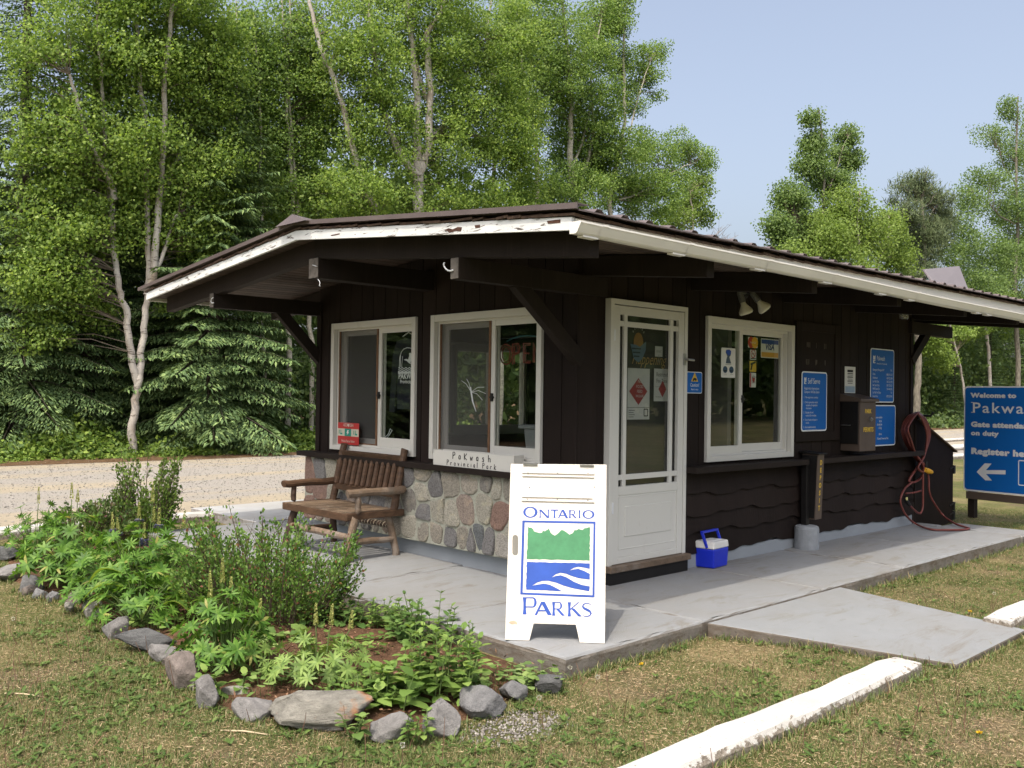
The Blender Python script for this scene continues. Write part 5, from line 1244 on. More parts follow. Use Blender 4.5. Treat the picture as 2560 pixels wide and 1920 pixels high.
# ------------------------------------------------------------------ welcome sign
th8 = math.radians(8); FWs = FR((8.0,.154,0), (-math.sin(th8),-math.cos(th8),0), (-math.cos(th8),math.sin(th8),0))
wsn = thing('welcome_sign', FWs.p(.6, GZ, 0), 'large blue Welcome to Pakwash sign on brown posts beyond the storage bin', 'sign')
zt, zlo = 1.70, .268; wS = 1.62
mb = MB(); fill_into(mb, [rrect(0, wS, zlo, zt, .05)], FWs.p(0,0,.0), FWs.a, FWs.z, .006, 0, FWs.n); mb.build('plate', MT['signwhite'], wsn)
flat('face', [rrect(.016, wS-.016, zlo+.022, zt-.018, .042)], FWs, .0045, MT['blue'], wsn)
def wp(x, y): return uvp(FWs, *bq(x, y))
mb = MB()
def wtext(s_, x, y, h, xs_=1.0, bold=.002):
    a, b = wp(x, y); hz = abs(wp(x, y-h)[1]-b)
    text_into(mb, s_, FWs.p(a, b, .0062), FWs.a, FWs.z, hz/.70, 'LEFT', 0, xs_, bold, 0, 1.1)
wtext('Welcome to', 1605, 430, 50, 1.27, .005); wtext('Gate attendant', 1605, 765, 54, 1.30, .006); wtext('on duty', 1605, 862, 50, 1.27, .005); wtext('Register here', 1605, 1076, 64, 1.28, .007)
# serif place name: plain letters with slab serifs
a, b = wp(1608, 603); hz = wp(1608, 487)[1]-b
text_into(mb, 'Pakwash', FWs.p(a+.008, b, .0062), FWs.a, FWs.z, hz/.70, 'LEFT', 0, 1.18, .002, 0, 1.2)
for x, y, w_ in ((1628,603,44),(1618,489,24)):
    aa, b2 = wp(x, y); dw = abs(wp(x+w_, y)[0]-wp(x, y)[0]); FWs.box(mb, aa-dw/2, aa+dw/2, b2-.004, b2+.005, .0061, .0066)
ar = [wp(*p) for p in ((1668,1290),(1762,1190),(1842,1193),(1776,1268),(2002,1270),(2002,1318),(1776,1312),(1845,1388),(1770,1386))]
fill_into(mb, [ar], FWs.p(0,0,.0062), FWs.a, FWs.z, .0006, 0, FWs.n)
aa, b2 = wp(2148, 1150); a3, b3 = wp(2148, 1445)
fill_into(mb, [rrect(aa, aa+.55, b3, b2, .02), rrect(aa+.012, aa+.538, b3+.014, b2-.014, .012)], FWs.p(0,0,.0062), FWs.a, FWs.z, .0006, 0, FWs.n)
mb.build('lettering', MT['signgrey'], wsn)
for a in (.10, 1.50):
    mb = MB(); FWs.box(mb, a-.045, a+.045, GZ-.05, 1.62, -.10, -.008); mb.build('post', MT['brownbeam'], wsn, bevel=.004)
mb = MB(); FWs.box(mb, .05, 1.57, zlo-.105, zlo-.004, -.006, .03); mb.build('crossbar', MT['brownlight'], wsn, bevel=.004)

# ------------------------------------------------------------------ raised metal panel on the roof
rpn = thing('roof_panel', (6.9,.15,2.75), 'flat grey brown metal panel propped up on the roof slope above the side wall', 'panel')
mb = MB(); c = [at_y(*c6(x, y), Y) for x, y, Y in ((1600,180,.15),(1815,160,.15),(1870,300,-.05),(1690,310,-.05))]
mb.hexa([c[3],c[2],c[2]+[.0,.03,0],c[3]+[0,.03,0],c[0],c[1],c[1]+[0,.03,0],c[0]+[0,.03,0]]); mb.build('panel', simple('faded_metal_panel', (.17,.155,.165), .5, .05, 4), rpn, bevel=.004)
mb = MB(); lo_ = (c[2]+c[3])/2; mb.beam((lo_[0]-.25,.3,zf(.3)+.12),(lo_[0]-.25,.1,3.0),.04,.04); mb.beam((lo_[0]+.25,.3,zf(.3)+.12),(lo_[0]+.25,.1,3.0),.04,.04); mb.box(lo_[0]-.35,lo_[0]+.35,-.08,-.03,zf(-.05)+.12,lo_[2]+.02); mb.build('bracket', MT['darkmetal'], rpn)

# ------------------------------------------------------------------ kerbs
def kerb(label, x0, x1, ya, yb, zt, tap=0, seed=0):
    t_ = MB(); n = max(4, int(abs(x1-x0)/.22)); rnd = random.Random(seed); vs = []; fs = []
    prof = [(-.0,GZ-.06),(-.004,zt-.035),(.010,zt-.008),(.028,zt),(1-.028,zt),(1-.010,zt-.010),(1+.0,zt-.04),(1.0,GZ-.06)]
    for i in range(n+1):
        x = x0+(x1-x0)*i/n; e = 1 if 0 < i < n else .82
        for k, (f, z) in enumerate(prof):
            y = ya+(yb-ya)*f if k in (0,3,4,7) or True else 0
            y = (ya if f < .5 else yb)+((f if f < .5 else f-1))*1.0 + (0 if e == 1 else (ya+yb)/2*.0)
            y += rnd.uniform(-.006,.006)+.008*math.sin(x*3+seed); zz_ = z+(rnd.uniform(-.006,.006) if k not in (0,7) else 0) - (.012 if e < 1 and k not in (0,7) else 0)
            vs.append((x+(rnd.uniform(-.02,.02) if 0 < i < n else 0), y, zz_))
    m = len(prof)
    for i in range(n): fs += [(i*m+k, i*m+k+1, (i+1)*m+k+1, (i+1)*m+k) for k in range(m-1)]
    fs += [tuple(range(m)), tuple(n*m+k for k in range(m))]
    o = MB().add(vs, fs).build('kerb', MT['kerb'], loc=((x0+x1)/2, (ya+yb)/2, GZ), smooth=False)
    return tag(o, label, 'kerb', 'whitewashed kerbs')
kerb('long whitewashed concrete kerb running out of the foreground to the ramp', -4.6, .22, -2.585, -2.395, -.022, seed=1)
kerb('short whitewashed kerb end on the grass at the far side of the ramp', 1.72, 6.4, -2.57, -2.37, -.022, seed=2)
kerb('whitewashed kerb between the flower bed and the gravel road', -7.6, -.13, 5.93, 6.17, .0, seed=3)
kerb('distant white kerb line nearest the storage bin on the grass', 20.5, 29, 5.3, 5.6, .0, seed=4)
kerb('distant white kerb line in the middle behind the storage bin', 25, 37, 7.0, 7.7, .02, seed=5)
kerb('farthest thin white kerb line beside the distant gravel', 30, 47, 9.7, 10.0, .0, seed=6)
# ------------------------------------------------------------------ flower bed: soil, rocks, plants
def c7(x, y): return x/2.212, 1100+y/2.212
def c8(x, y): return 900+x/2.212, 1100+y/2.212
def e7(x, y): return 700+x/3.687, 1480+y/3.687
def rockmat(name, c, bands=False):
    t = NT(name).set(.85, .2)
    f = t.noise(9, 8, .68, t.co((1,1,5) if bands else (1,1,1)), .4); g_ = t.noise(60, 6, .75)
    c1 = t.ramp(f, [(.28, tuple(x*.55 for x in c)), (.5, c), (.72, tuple(x*1.45 for x in c))])
    c1 = t.mix(t.ramp(g_, [(.60, (0,0,0)), (.75, (.6,.6,.6))]), c1, tuple(min(1, x*1.9) for x in c))
    t.col(c1); t.bump(t.mix(.5, t.noise(14, 8, .7, t.co((1,1,6) if bands else (1,1,1))), g_), .9, .03); return t
RK = {'grey': rockmat('grey_rock', (0.207,0.201,0.195)).m, 'dark': rockmat('dark_slate_rock', (0.098,0.100,0.100), True).m, 'brown': rockmat('brown_rock', (0.183,0.156,0.140)).m,
      'light': rockmat('pale_rock', (0.281,0.269,0.242)).m, 'blue': rockmat('blue_grey_rock', (0.172,0.173,0.176)).m}
t = rockmat('orange_stained_slate', (0.211,0.203,0.176), True)
old = t.b.inputs['Base Color'].links[0].from_socket
t.col(t.mix(t.ramp(t.noise(5, 5, .6, t.co()), [(.56, (0,0,0)), (.66, (.85,.85,.85))]), old, (.36,.17,.075))); RK['rust'] = t.m
ROCKXY = []
def rock(label, f, x0, x1, y0, y1, mat, seed, depth=.75, tilt=(0,0), layered=0, sharp=8, hs_=1.0):
    """outline box on the photograph gives where it stands and how large it is"""
    ub, vb = f((x0+x1)/2, y1); P = at_z(ub, vb, GZ); dist = np.dot(P-CAM, FW)
    wd_ = abs(f(x1, 0)[0]-f(x0, 0)[0])*dist/FPX*1.08; ht = abs(f(0, y1)[1]-f(0, y0)[1])*dist/FPX*hs_*.98
    dep = wd_*depth; ht = max(.06, ht-dep*.16)
    fwd = np.array([FW[0],FW[1],0]); fwd /= np.linalg.norm(fwd); rgt = np.array([RI[0],RI[1],0]); rgt /= np.linalg.norm(rgt)
    base = P+fwd*dep*.42; rng = np.random.default_rng(seed)
    bm = bmesh.new(); bmesh.ops.create_icosphere(bm, subdivisions=4, radius=1.0)
    v = np.array([q.co for q in bm.verts]); F = np.array([[q.index for q in fc.verts] for fc in bm.faces]); bm.free()
    for _ in range(sharp*2+6):
        n = rng.normal(size=3); n[2] *= 1.15; n /= np.linalg.norm(n); h = rng.uniform(.40, .74)
        d = v@n; m = d > h; v[m] -= np.outer((d[m]-h)*.97, n)
    v /= np.abs(v).max(0)
    nz_ = np.stack([vnoise(v[:,0]*3+v[:,2]*2.1+seed, v[:,1]*3-v[:,2]*1.7, s_, seed+q) for s_, q in ((1,1),(.45,2),(.2,3))], 1)-.5
    v *= (1+nz_@np.array([.07,.05,.045]))[:,None]
    if layered: v[:,2] = v[:,2]*.75+.25*np.round(v[:,2]*layered+.5*np.sin(v[:,0]*2))/layered; v[:,:2] *= (1+.05*np.sin(v[:,2]*layered*6.3))[:,None]
    v = v*np.array([wd_*.5, dep*.5, ht*.62])
    ta, tb = tilt
    R1 = np.array([[math.cos(ta),0,math.sin(ta)],[0,1,0],[-math.sin(ta),0,math.cos(ta)]]); R2 = np.array([[1,0,0],[0,math.cos(tb),-math.sin(tb)],[0,math.sin(tb),math.cos(tb)]])
    v = v@R1.T@R2.T
    zmin = v[:,2].min(); zz = v[:,2]-zmin-.16*(v[:,2].max()-zmin)
    sc = ht/max(.01, zz.max()); V = base+np.outer(v[:,0], rgt)+np.outer(v[:,1], fwd)+np.outer(zz*sc, [0,0,1])
    o = bigmesh('rock', V, F, RK[mat], loc=base); ROCKXY.append((base[0], base[1], max(wd_, dep)*.5))
    return tag(o, label, 'rock', 'rocks edging the flower bed')
rock('black rock with a reddish face at the left end of the rock border', c7, -90, 78, 570, 672, 'dark', 1, .8)
rock('large rounded grey rock just below the black rock at the border end', c7, -70, 112, 672, 785, 'grey', 2, .8)
rock('grey rock perched on a brown stone, second large one from the border end', c7, 78, 215, 735, 850, 'blue', 3, .8)
rock('low brown stone under the perched grey rock', c7, 95, 190, 800, 868, 'brown', 4, .7)
rock('small grey stone left of the flat brown rock', c7, 165, 245, 815, 888, 'blue', 5, .7)
rock('small blue grey stone touching the flat brown rock', c7, 236, 315, 828, 905, 'blue', 6, .7)
rock('flat brown rock with a level top at the edge of the lupins', c7, 292, 466, 820, 918, 'brown', 7, .7, sharp=10)
rock('small pinkish stone in front of the flat brown rock', c7, 345, 412, 893, 958, 'light', 8, .8)
rock('pale white topped rock half under lupin leaves', c7, 425, 548, 880, 1005, 'light', 9, .8)
rock('pointed grey rock with a sunlit facet beside the long dark slab', c7, 535, 692, 962, 1108, 'grey', 10, .75, sharp=10)
rock('long dark layered slab lying tilted on the border', c7, 612, 932, 1025, 1180, 'dark', 11, .5, (.28,0), 5, 5)
rock('smooth light grey rock right of the dark layered slab', c7, 785, 1018, 1112, 1242, 'grey', 12, .7, sharp=6)
rock('brown stone squeezed behind the tilted plate', c7, 885, 1005, 1180, 1268, 'brown', 13, .7)
rock('tall brown grey plate of rock leaning at the border bend', c7, 915, 1112, 1160, 1402, 'brown', 14, .62, (-.35,.1), 0, 7)
rock('small round pebble beside the leaning plate', c7, 1032, 1078, 1345, 1398, 'light', 15, .9, sharp=2)
rock('upright grey wedge shaped rock at the border bend', c7, 1068, 1200, 1285, 1498, 'grey', 16, .7, sharp=9)
rock('low pale stone behind the small leafy weeds', c7, 1212, 1392, 1362, 1440, 'light', 17, .6)
rock('smooth oval grey rock left of the rust stained slab', c7, 1262, 1518, 1422, 1565, 'grey', 18, .65, (.1,0), 0, 5)
rock('largest slab of the border, flat with rust orange stains', c7, 1445, 2015, 1372, 1612, 'rust', 19, .55, (.05,.12), 6, 7)
rock('elongated grey rock right of the rust stained slab', e7, 740, 1222, 1085, 1395, 'grey', 20, .5, (-.18,0), 0, 7)
rock('blocky grey rock with a sunlit ridge below the big leafy plant', e7, 1235, 1640, 972, 1358, 'grey', 21, .75, sharp=11)
rock('broad grey rock with a steep front right of the blocky one', e7, 1585, 2070, 862, 1182, 'blue', 22, .6, sharp=10)
rock('dark grey rounded rock second from the pad corner', c8, 775, 965, 1318, 1458, 'blue', 23, .7)
rock('pointed tent shaped dark rock nearest the pad corner', c8, 962, 1118, 1288, 1408, 'dark', 24, .7, sharp=10)
rock('small pale rock behind the feathery plant at the bed edge', c7, 195, 275, 568, 615, 'light', 25, .7)
rock('small flat grey stone at the back corner of the bed', c7, 60, 112, 598, 642, 'grey', 26, .7)

t = NT('mulched_soil').set(.95, .1)
c1 = t.ramp(t.noise(22, 8, .8), [(.30, (.045,.028,.018)), (.5, (.125,.07,.042)), (.66, (.20,.115,.07)), (.8, (.30,.20,.13))])
t.col(c1); t.bump(t.noise(45, 7, .8), 1.0, .025); MT['soil'] = t.m
bed = [(-1.405,-1.05),(-1.9,-1.22)]+[(x, y) for x, y, r_ in [ROCKXY[i] for i in (23,22,21,20,19,18,17,15,13,11,10,9,8,6,5,2,1,0)]]+[(-2.6,4.6),(-1.9,5.2),(-1.41,4.75)]
BED = np.array(bed)
def inpoly(x, y, P):
    x = np.asarray(x); y = np.asarray(y); c = np.zeros(x.shape, bool); n = len(P); j = n-1
    for i in range(n):
        xi, yi = P[i]; xj, yj = P[j]
        m = ((yi > y) != (yj > y)) & (x < (xj-xi)*(y-yi)/((yj-yi) if abs(yj-yi) > 1e-9 else 1e-9)+xi); c ^= m; j = i
    return c
gx_, gy_ = np.meshgrid(np.arange(-5.6, -1.35, .06), np.arange(-2.2, 5.3, .06), indexing='ij')
ins = inpoly(gx_, gy_, BED)
dmin = np.full(gx_.shape, 9.0)
for i in range(len(bed)):
    a = BED[i]; b = BED[(i+1) % len(bed)]; d = b-a; k = np.clip(((gx_-a[0])*d[0]+(gy_-a[1])*d[1])/(d@d), 0, 1)
    dmin = np.minimum(dmin, np.hypot(gx_-a[0]-k*d[0], gy_-a[1]-k*d[1]))
zz = GZ+.004+np.clip(dmin/.35, 0, 1)*.035+(vnoise(gx_, gy_, .12, 4)-.5)*.02*np.clip(dmin/.2, 0, 1)
zz = np.where(ins, np.maximum(zz, lawn_z(gx_, gy_)+.006), GZ-.05)
V = np.stack([gx_, gy_, zz], -1).reshape(-1, 3); nx, ny = gx_.shape
i, j = np.meshgrid(np.arange(nx-1), np.arange(ny-1), indexing='ij'); a = (i*ny+j).ravel(); F = np.stack([a, a+ny, a+ny+1, a+1], 1)
keep = ins.ravel()[F].any(1)
so = bigmesh('garden_soil', V, F[keep], MT['soil']); tag(so, kind='structure')

# leaf building blocks -------------------------------------------------
def nrm(a): return a/(np.linalg.norm(a, axis=-1, keepdims=True)+1e-9)
def leaf_quads(c, size, rng, droop=.3, upn=.5, aspect=.62, fold=.22, d=None, nn=None):
    """pointed four-corner leaves folded along the midrib; c (N,3)"""
    n = len(c); size = np.broadcast_to(np.asarray(size, float), (n,))[:,None]
    if d is None: d = rng.normal(size=(n,3)); d[:,2] -= droop*1.5
    d = nrm(d)
    if nn is None: nn = rng.normal(size=(n,3)); nn[:,2] += upn*2
    nn = nrm(nn-d*(nn*d).sum(1, keepdims=True)); s_ = np.cross(d, nn)
    V = np.stack([c, c+d*size*.42+s_*size*aspect*.5+nn*size*fold*.5, c+d*size-nn*size*.06, c+d*size*.42-s_*size*aspect*.5+nn*size*fold*.5], 1).reshape(-1, 3)
    return V, np.arange(4*n).reshape(-1, 4)
def leaf_long(c, size, rng, d, nn, aspect=.25, curl=.15):
    """longer leaves of six corners (two quads) that curve downwards"""
    n = len(c); size = np.broadcast_to(np.asarray(size, float), (n,))[:,None]; d = nrm(d); nn = nrm(nn-d*(nn*d).sum(1, keepdims=True)); s_ = np.cross(d, nn)
    w1 = size*aspect*.5
    P = [c, c+d*size*.35+s_*w1+nn*size*.05, c+d*size*.35-s_*w1+nn*size*.05, c+d*size*.72+s_*w1*.8-nn*size*curl*.3, c+d*size*.72-s_*w1*.8-nn*size*curl*.3, c+d*size-nn*size*curl]
    V = np.stack(P, 1).reshape(-1, 3); b = np.arange(n)[:,None]*6
    F = np.concatenate([b+np.array([[0,1,2,2]]), b+np.array([[1,3,4,2]]), b+np.array([[3,5,4,4]])], 0)
    return V, F
def tri_fix(F): return F
def leafobj(name, parts, mat, parent=None, loc=None):
    Vs = []; Fs = []; o = 0
    for V, F in parts: Vs.append(V); Fs.append(F+o); o += len(V)
    return bigmesh(name, np.concatenate(Vs), np.concatenate(Fs), mat, parent, loc)
def leaf_tri(V, F):
    """drop the doubled corner: quads and triangles become triangles"""
    q = F[:,2] != F[:,3]; T = np.concatenate([F[:,[0,1,2]], F[q][:,[0,2,3]]]); return V, T
LM = {}
LM['lupin'] = leafmat('lupin_leaf', [(0, (.045,.110,.017)), (.35, (.075,.165,.023)), (.75, (.120,.235,.036)), (.95, (.17,.29,.055)), (1, (.32,.30,.09))], .34)
LM['lupinlight'] = leafmat('pale_lupin_leaf', [(0, (0.111,0.180,0.046)), (.5, (0.169,0.258,0.065)), (1, (0.240,0.336,0.091))], .3)
LM['shrub'] = leafmat('shrub_leaf', [(0, (.060,.130,.028)), (.5, (.115,.215,.045)), (.93, (.20,.31,.075)), (.965, (.24,.11,.06)), (1, (.18,.08,.05))], .3)
LM['shrubdark'] = leafmat('dark_shrub_leaf', [(0, (0.048,0.090,0.029)), (.5, (0.096,0.158,0.045)), (.85, (0.152,0.225,0.064)), (.92, (0.136,0.060,0.056)), (1, (0.096,0.045,0.048))], .25)
LM['ninebark'] = leafmat('fresh_shrub_leaf', [(0, (0.060,0.111,0.025)), (.5, (0.112,0.189,0.036)), (1, (0.180,0.260,0.056))], .28)
LM['broad'] = leafmat('broad_leaf', [(0, (0.080,0.144,0.031)), (.5, (0.145,0.237,0.053)), (1, (0.232,0.325,0.084))], .28)
LM['darkbroad'] = leafmat('dark_broad_leaf', [(0, (0.056,0.116,0.030)), (.5, (0.096,0.174,0.045)), (1, (0.160,0.246,0.068))], .25)
LM['round'] = leafmat('round_leaf', [(0, (0.075,0.135,0.033)), (.6, (0.150,0.230,0.060)), (1, (0.240,0.324,0.105))], .25)
LM['hosta'] = leafmat('yellow_green_hosta_leaf', [(0, (.15,.24,.035)), (1, (.26,.34,.065))], .35)
LM['hostagreen'] = leafmat('hosta_leaf_centre', [(0, (.09,.18,.035)), (1, (.14,.24,.05))], .3)
LM['stem'] = simple('green_stem', (.10,.15,.045), .7, .3, 10)
LM['stembrown'] = simple('brown_stem', (.075,.055,.038), .8, .3, 15)
LM['spike'] = leafmat('pale_lupin_bud', [(0, (.30,.34,.10)), (1, (.46,.45,.17))], .2)
LM['spikeblue'] = leafmat('blue_lupin_floret', [(0, (.10,.11,.24)), (.6, (.16,.17,.30)), (1, (.30,.26,.30))], .2)
LM['purple'] = leafmat('dark_purple_flower', [(0, (.05,.022,.03)), (1, (.11,.045,.06))], .2)

def ground_px(u, v): return at_z(u, v, GZ+.03)
def lupin(label, u, v, ht, spread, nleaf, spikes=(), seed=0, mat='lupin', leaf=.085):
    leaf *= .70; nleaf = int(nleaf*1.75); ht *= 1.08
    base = ground_px(u, v); rng = np.random.default_rng(seed); t_ = thing('lupin', base, label, 'flower', None)
    st = MB(); parts = []
    for i in range(nleaf):
        a = rng.uniform(0, 2*math.pi); r = spread*math.sqrt(rng.uniform(.02, 1)); h = ht*(1-.55*(r/spread)**2)*rng.uniform(.30, 1.05)
        tip = base+np.array([r*math.cos(a), r*math.sin(a), h]); b0 = base+np.array([.07*math.cos(a)*rng.random(), .07*math.sin(a)*rng.random(), -.02])
        st.tube([b0, b0*.45+tip*.55+np.array([0,0,h*.16]), tip], [.0042,.0032,.0022], 4, False)
        nl = int(rng.integers(8, 11)); ax = nrm(np.array([math.cos(a)*r/spread*.9, math.sin(a)*r/spread*.9, .8])+rng.normal(size=3)*.25)
        e1 = nrm(np.cross(ax, [.3,.2,1.0])); e2_ = np.cross(ax, e1); ths = np.arange(nl)*2*math.pi/nl+rng.uniform(0, 1)
        lift = rng.uniform(.12, .5); D = np.outer(np.cos(ths), e1)+np.outer(np.sin(ths), e2_)+ax*lift
        parts.append(leaf_tri(*leaf_long(np.repeat(tip[None], nl, 0), leaf*rng.uniform(.75, 1.15)*np.ones(nl), rng, D, np.repeat(ax[None], nl, 0)+rng.normal(size=(nl,3))*.12, rng.uniform(.20, .30), rng.uniform(.05, .3))))
    st.build('stems', LM['stem'], t_)
    leafobj('leaves', parts, LM[mat], t_)
    for (du, dh, ln_, blue) in spikes:
        dh *= .95
        fw_ = np.array([RI[0],RI[1],0])*du; b0 = base+fw_*.5; top = base+fw_+np.array([0,0,dh]); ax = nrm(top-b0+np.array([0,0,dh*1.5])); m = MB(); m.tube([b0, (b0+top)/2+[0,0,dh*.1], top-ax*ln_], [.004,.0035,.003], 5, False)
        sp_ = m.build('flower_stalk', LM['stem'], t_); n = int(ln_*900)
        k = rng.uniform(0, 1, n); th = rng.uniform(0, 6.28, n); e1 = nrm(np.cross(ax, [1.0,.3,0])); e2_ = np.cross(ax, e1); rr_ = .0080*(1-.75*k)+.0015
        out_ = np.outer(np.cos(th), e1)+np.outer(np.sin(th), e2_); P = top-ax*ln_+np.outer(k*ln_, ax)+out_*rr_[:,None]
        V, F = leaf_quads(P, .016*(1-.45*k), rng, d=out_*.55+ax, nn=out_, aspect=.75)
        leafobj('bud_spike', [(V, F)], LM['spike'], sp_)
        if blue:
            n2 = int(blue*1500); k = rng.uniform(0, 1, n2); th = rng.uniform(0, 6.28, n2); out_ = np.outer(np.cos(th), e1)+np.outer(np.sin(th), e2_)
            P = top-ax*ln_*.98+np.outer(k*blue, -ax)*-.0+np.outer((k-1)*blue*.6, ax)+out_*(.016*(1.1-.3*k))[:,None]
            leafobj('floret_ring', [leaf_quads(P, .022, rng, d=out_+ax*.4, nn=np.repeat(ax[None], n2, 0), aspect=.8)], LM['spikeblue'], sp_)
    return t_
def shrub(name, label, u, v, width, height, nstem, nleaf, leaf, mat, seed, shape=None, extra=None, stem='stembrown', cat='shrub'):
    base = ground_px(u, v); rng = np.random.default_rng(seed); t_ = thing(name, base, label, cat); st = MB(); parts = []
    rg = np.array([RI[0],RI[1],0]); fg = np.array([FW[0],FW[1],0])
    for i in range(nstem):
        x = rng.uniform(-1, 1); y = rng.uniform(-1, 1)*math.sqrt(max(0, 1-x*x))
        top = (shape(x) if shape else math.sqrt(max(.05, 1-x*x*.8)))*height*rng.uniform(.50, 1.08)*(1-.18*abs(y))
        tip = base+rg*x*width/2+fg*y*width*.36+np.array([0,0,top]); b0 = base+rg*x*width*.30+fg*y*width*.2-np.array([0,0,.02])
        mid = b0*.45+tip*.55+np.array([0,0,top*.10])+rng.normal(size=3)*.02
        st.tube([b0, mid, tip], [.006,.004,.0016], 4, False)
        m = max(6, int(nleaf/nstem)); k = rng.uniform(.05, 1.0, m)[:,None]**.8
        P = np.where(k < .55, b0+(mid-b0)*(k/.55), mid+(tip-mid)*((k-.55)/.45)); d = rng.normal(size=(m,3)); d = nrm(d)*(.030+.085*(1-k)*width)
        side = P+d*rng.uniform(.3, 1.3, (m,1)); dd = d*8+nrm(tip-mid)*.6+rng.normal(size=(m,3))*.3; dd[:,2] += .25
        parts.append(leaf_quads(side, leaf*rng.uniform(.6, 1.2, m), rng, d=dd, nn=rng.normal(size=(m,3))+np.array([0,0,1.6]), aspect=.68, fold=.3))
        if i % 2 == 0:
            for q in range(3):
                kk = rng.uniform(.4, .9); p0 = b0+(tip-b0)*kk+np.array([0,0,top*.05]); st.tube([p0, p0+rng.normal(size=3)*.07+np.array([0,0,.05])], [.0025,.001], 3, False)
    st.build('stems', LM[stem], t_); leafobj('leaves', parts, LM[mat], t_)
    return t_
def leafy(name, label, u, v, width, height, nstem, pairs, leaf, mat, seed, aspect=.55, stem='stem'):
    """upright stems with opposite pairs of leaves, smaller towards the tip"""
    base = ground_px(u, v); rng = np.random.default_rng(seed); t_ = thing(name, base, label, 'plant'); st = MB(); C = []; D = []; N = []; Sz = []
    rg = np.array([RI[0],RI[1],0]); fg = np.array([FW[0],FW[1],0])
    for i in range(nstem):
        x, y = rng.uniform(-1, 1, 2); b0 = base+rg*x*width*.42+fg*y*width*.32; h = height*rng.uniform(.6, 1.05)*(1-.3*x*x); tip = b0+np.array([x*.05, y*.05, h])+rng.normal(size=3)*.015
        st.tube([b0-[0,0,.02], (b0+tip)/2+rng.normal(size=3)*.006, tip], [.0045,.0038,.002], 4, False); a0 = rng.uniform(0, 6.28)
        for k in range(pairs):
            f = (k+.6)/pairs; p = b0+(tip-b0)*f
            for s_ in (0, math.pi):
                a = a0+k*1.57+s_+rng.normal()*.2; up_ = .15+.9*f**3
                C.append(p); D.append([math.cos(a), math.sin(a), up_+rng.normal()*.15]); N.append([-math.cos(a)*up_, -math.sin(a)*up_, 1]); Sz.append(leaf*(1.05-.5*f**2)*rng.uniform(.75, 1.2))
    st.build('stems', LM[stem], t_)
    leafobj('leaves', [leaf_tri(*leaf_long(np.array(C), np.array(Sz), rng, np.array(D, float), np.array(N, float)+rng.normal(size=(len(C),3))*.15, aspect, .22))], LM[mat], t_)
    return t_
def low_leaf(name, label, u, v, width, nl, leaf, mat, seed, aspect=.85, lift=.06):
    base = ground_px(u, v); rng = np.random.default_rng(seed); t_ = thing(name, base, label, 'plant'); st = MB(); C = []; D = []; N = []; Sz = []
    rg = np.array([RI[0],RI[1],0]); fg = np.array([FW[0],FW[1],0])
    for i in range(nl):
        x, y = rng.uniform(-1, 1, 2); p = base+rg*x*width*.45+fg*y*width*.35+np.array([0,0,rng.uniform(.3, 1)*lift]); a = rng.uniform(0, 6.28)
        st.tube([p-np.array([x*.02, y*.02, lift+.02]), p], [.002,.0015], 3, False)
        C.append(p); D.append([math.cos(a), math.sin(a), rng.normal()*.2+.1]); N.append([rng.normal()*.25, rng.normal()*.25, 1]); Sz.append(leaf*rng.uniform(.6, 1.15))
    st.build('stems', LM['stem'], t_)
    leafobj('leaves', [leaf_tri(*leaf_long(np.array(C), np.array(Sz), rng, np.array(D, float), np.array(N, float), aspect, .12))], LM[mat], t_); return t_
def hosta(label, u, v, leaves, seed):
    base = ground_px(u, v); t_ = thing('hosta', base, label, 'plant'); rng = np.random.default_rng(seed)
    rg = np.array([RI[0],RI[1],0]); fg = np.array([FW[0],FW[1],0])
    for (dx, dy, z0, ln_, wd_, yaw, rise) in leaves:
        ln_ *= 1.05; dy -= .02
        V = []; F = []; mi = []; ax = rg*math.cos(yaw)+fg*math.sin(yaw); sd = -rg*math.sin(yaw)+fg*math.cos(yaw); o = base+rg*dx+fg*dy+np.array([0,0,z0]); nu, nv = 12, 9
        for i in range(nu):
            k = i/(nu-1); hw = wd_*.5*math.sin(math.pi*min(1, k*.93+.07))**.8*(1-.25*k)
            for j in range(nv):
                s_ = (j/(nv-1)-.5)*2
                V.append(o+ax*ln_*(k-.12*k*k)+sd*s_*hw+np.array([0,0,rise*math.sin(k*2.4)-.35*ln_*k**2.5+abs(s_)*hw*.28+.004*math.sin(s_*9)]))
        for i in range(nu-1):
            for j in range(nv-1): F.append((i*nv+j, (i+1)*nv+j, (i+1)*nv+j+1, i*nv+j+1)); mi.append(1 if 2 <= j <= 5 and i < nu-3 else 0)
        lf = bigmesh('leaf', np.array(V), np.array(F), [LM['hosta'], LM['hostagreen']], t_, mi=mi); lf.data.polygons.foreach_set('use_smooth', [True]*len(F))
    return t_
# the plants, back to front
shrub('upright_shrub', 'tall narrow green shrub with two leafy spires at the back of the flower bed', *c7(800, 545), .74, .98, 70, 4200, .038, 'ninebark', 3, lambda x: 1.04 if -.75 < x < -.1 else (.92 if .35 < x < .95 else .55))
shrub('spiky_shrub', 'loose dark shrub with purple black flowers left of the tall spires', *c7(640, 545), .62, .70, 40, 1800, .036, 'shrubdark', 4, lambda x: .7+.3*math.sin(x*4+1))
shrub('low_shrub', 'low dense reddish tipped shrub behind the big lupins', *c7(520, 580), .95, .46, 70, 3200, .042, 'shrubdark', 5)
bs = shrub('rounded_shrub', 'large rounded leafy shrub with reddish seed heads in front of the log bench', *c7(1480, 1000), 1.30, .80, 170, 15500, .027, 'shrub', 6, lambda x: .55+.36*math.cos((x+.12)*1.5)+.20*math.sin(x*7.3+1)*math.sin(x*15))
lupin('slender lupin with two dark spires at the bed end nearest the road', *c7(190, 640), .50, .26, 30, ((.03,.68,.16,0),), 11, 'lupin', .085)
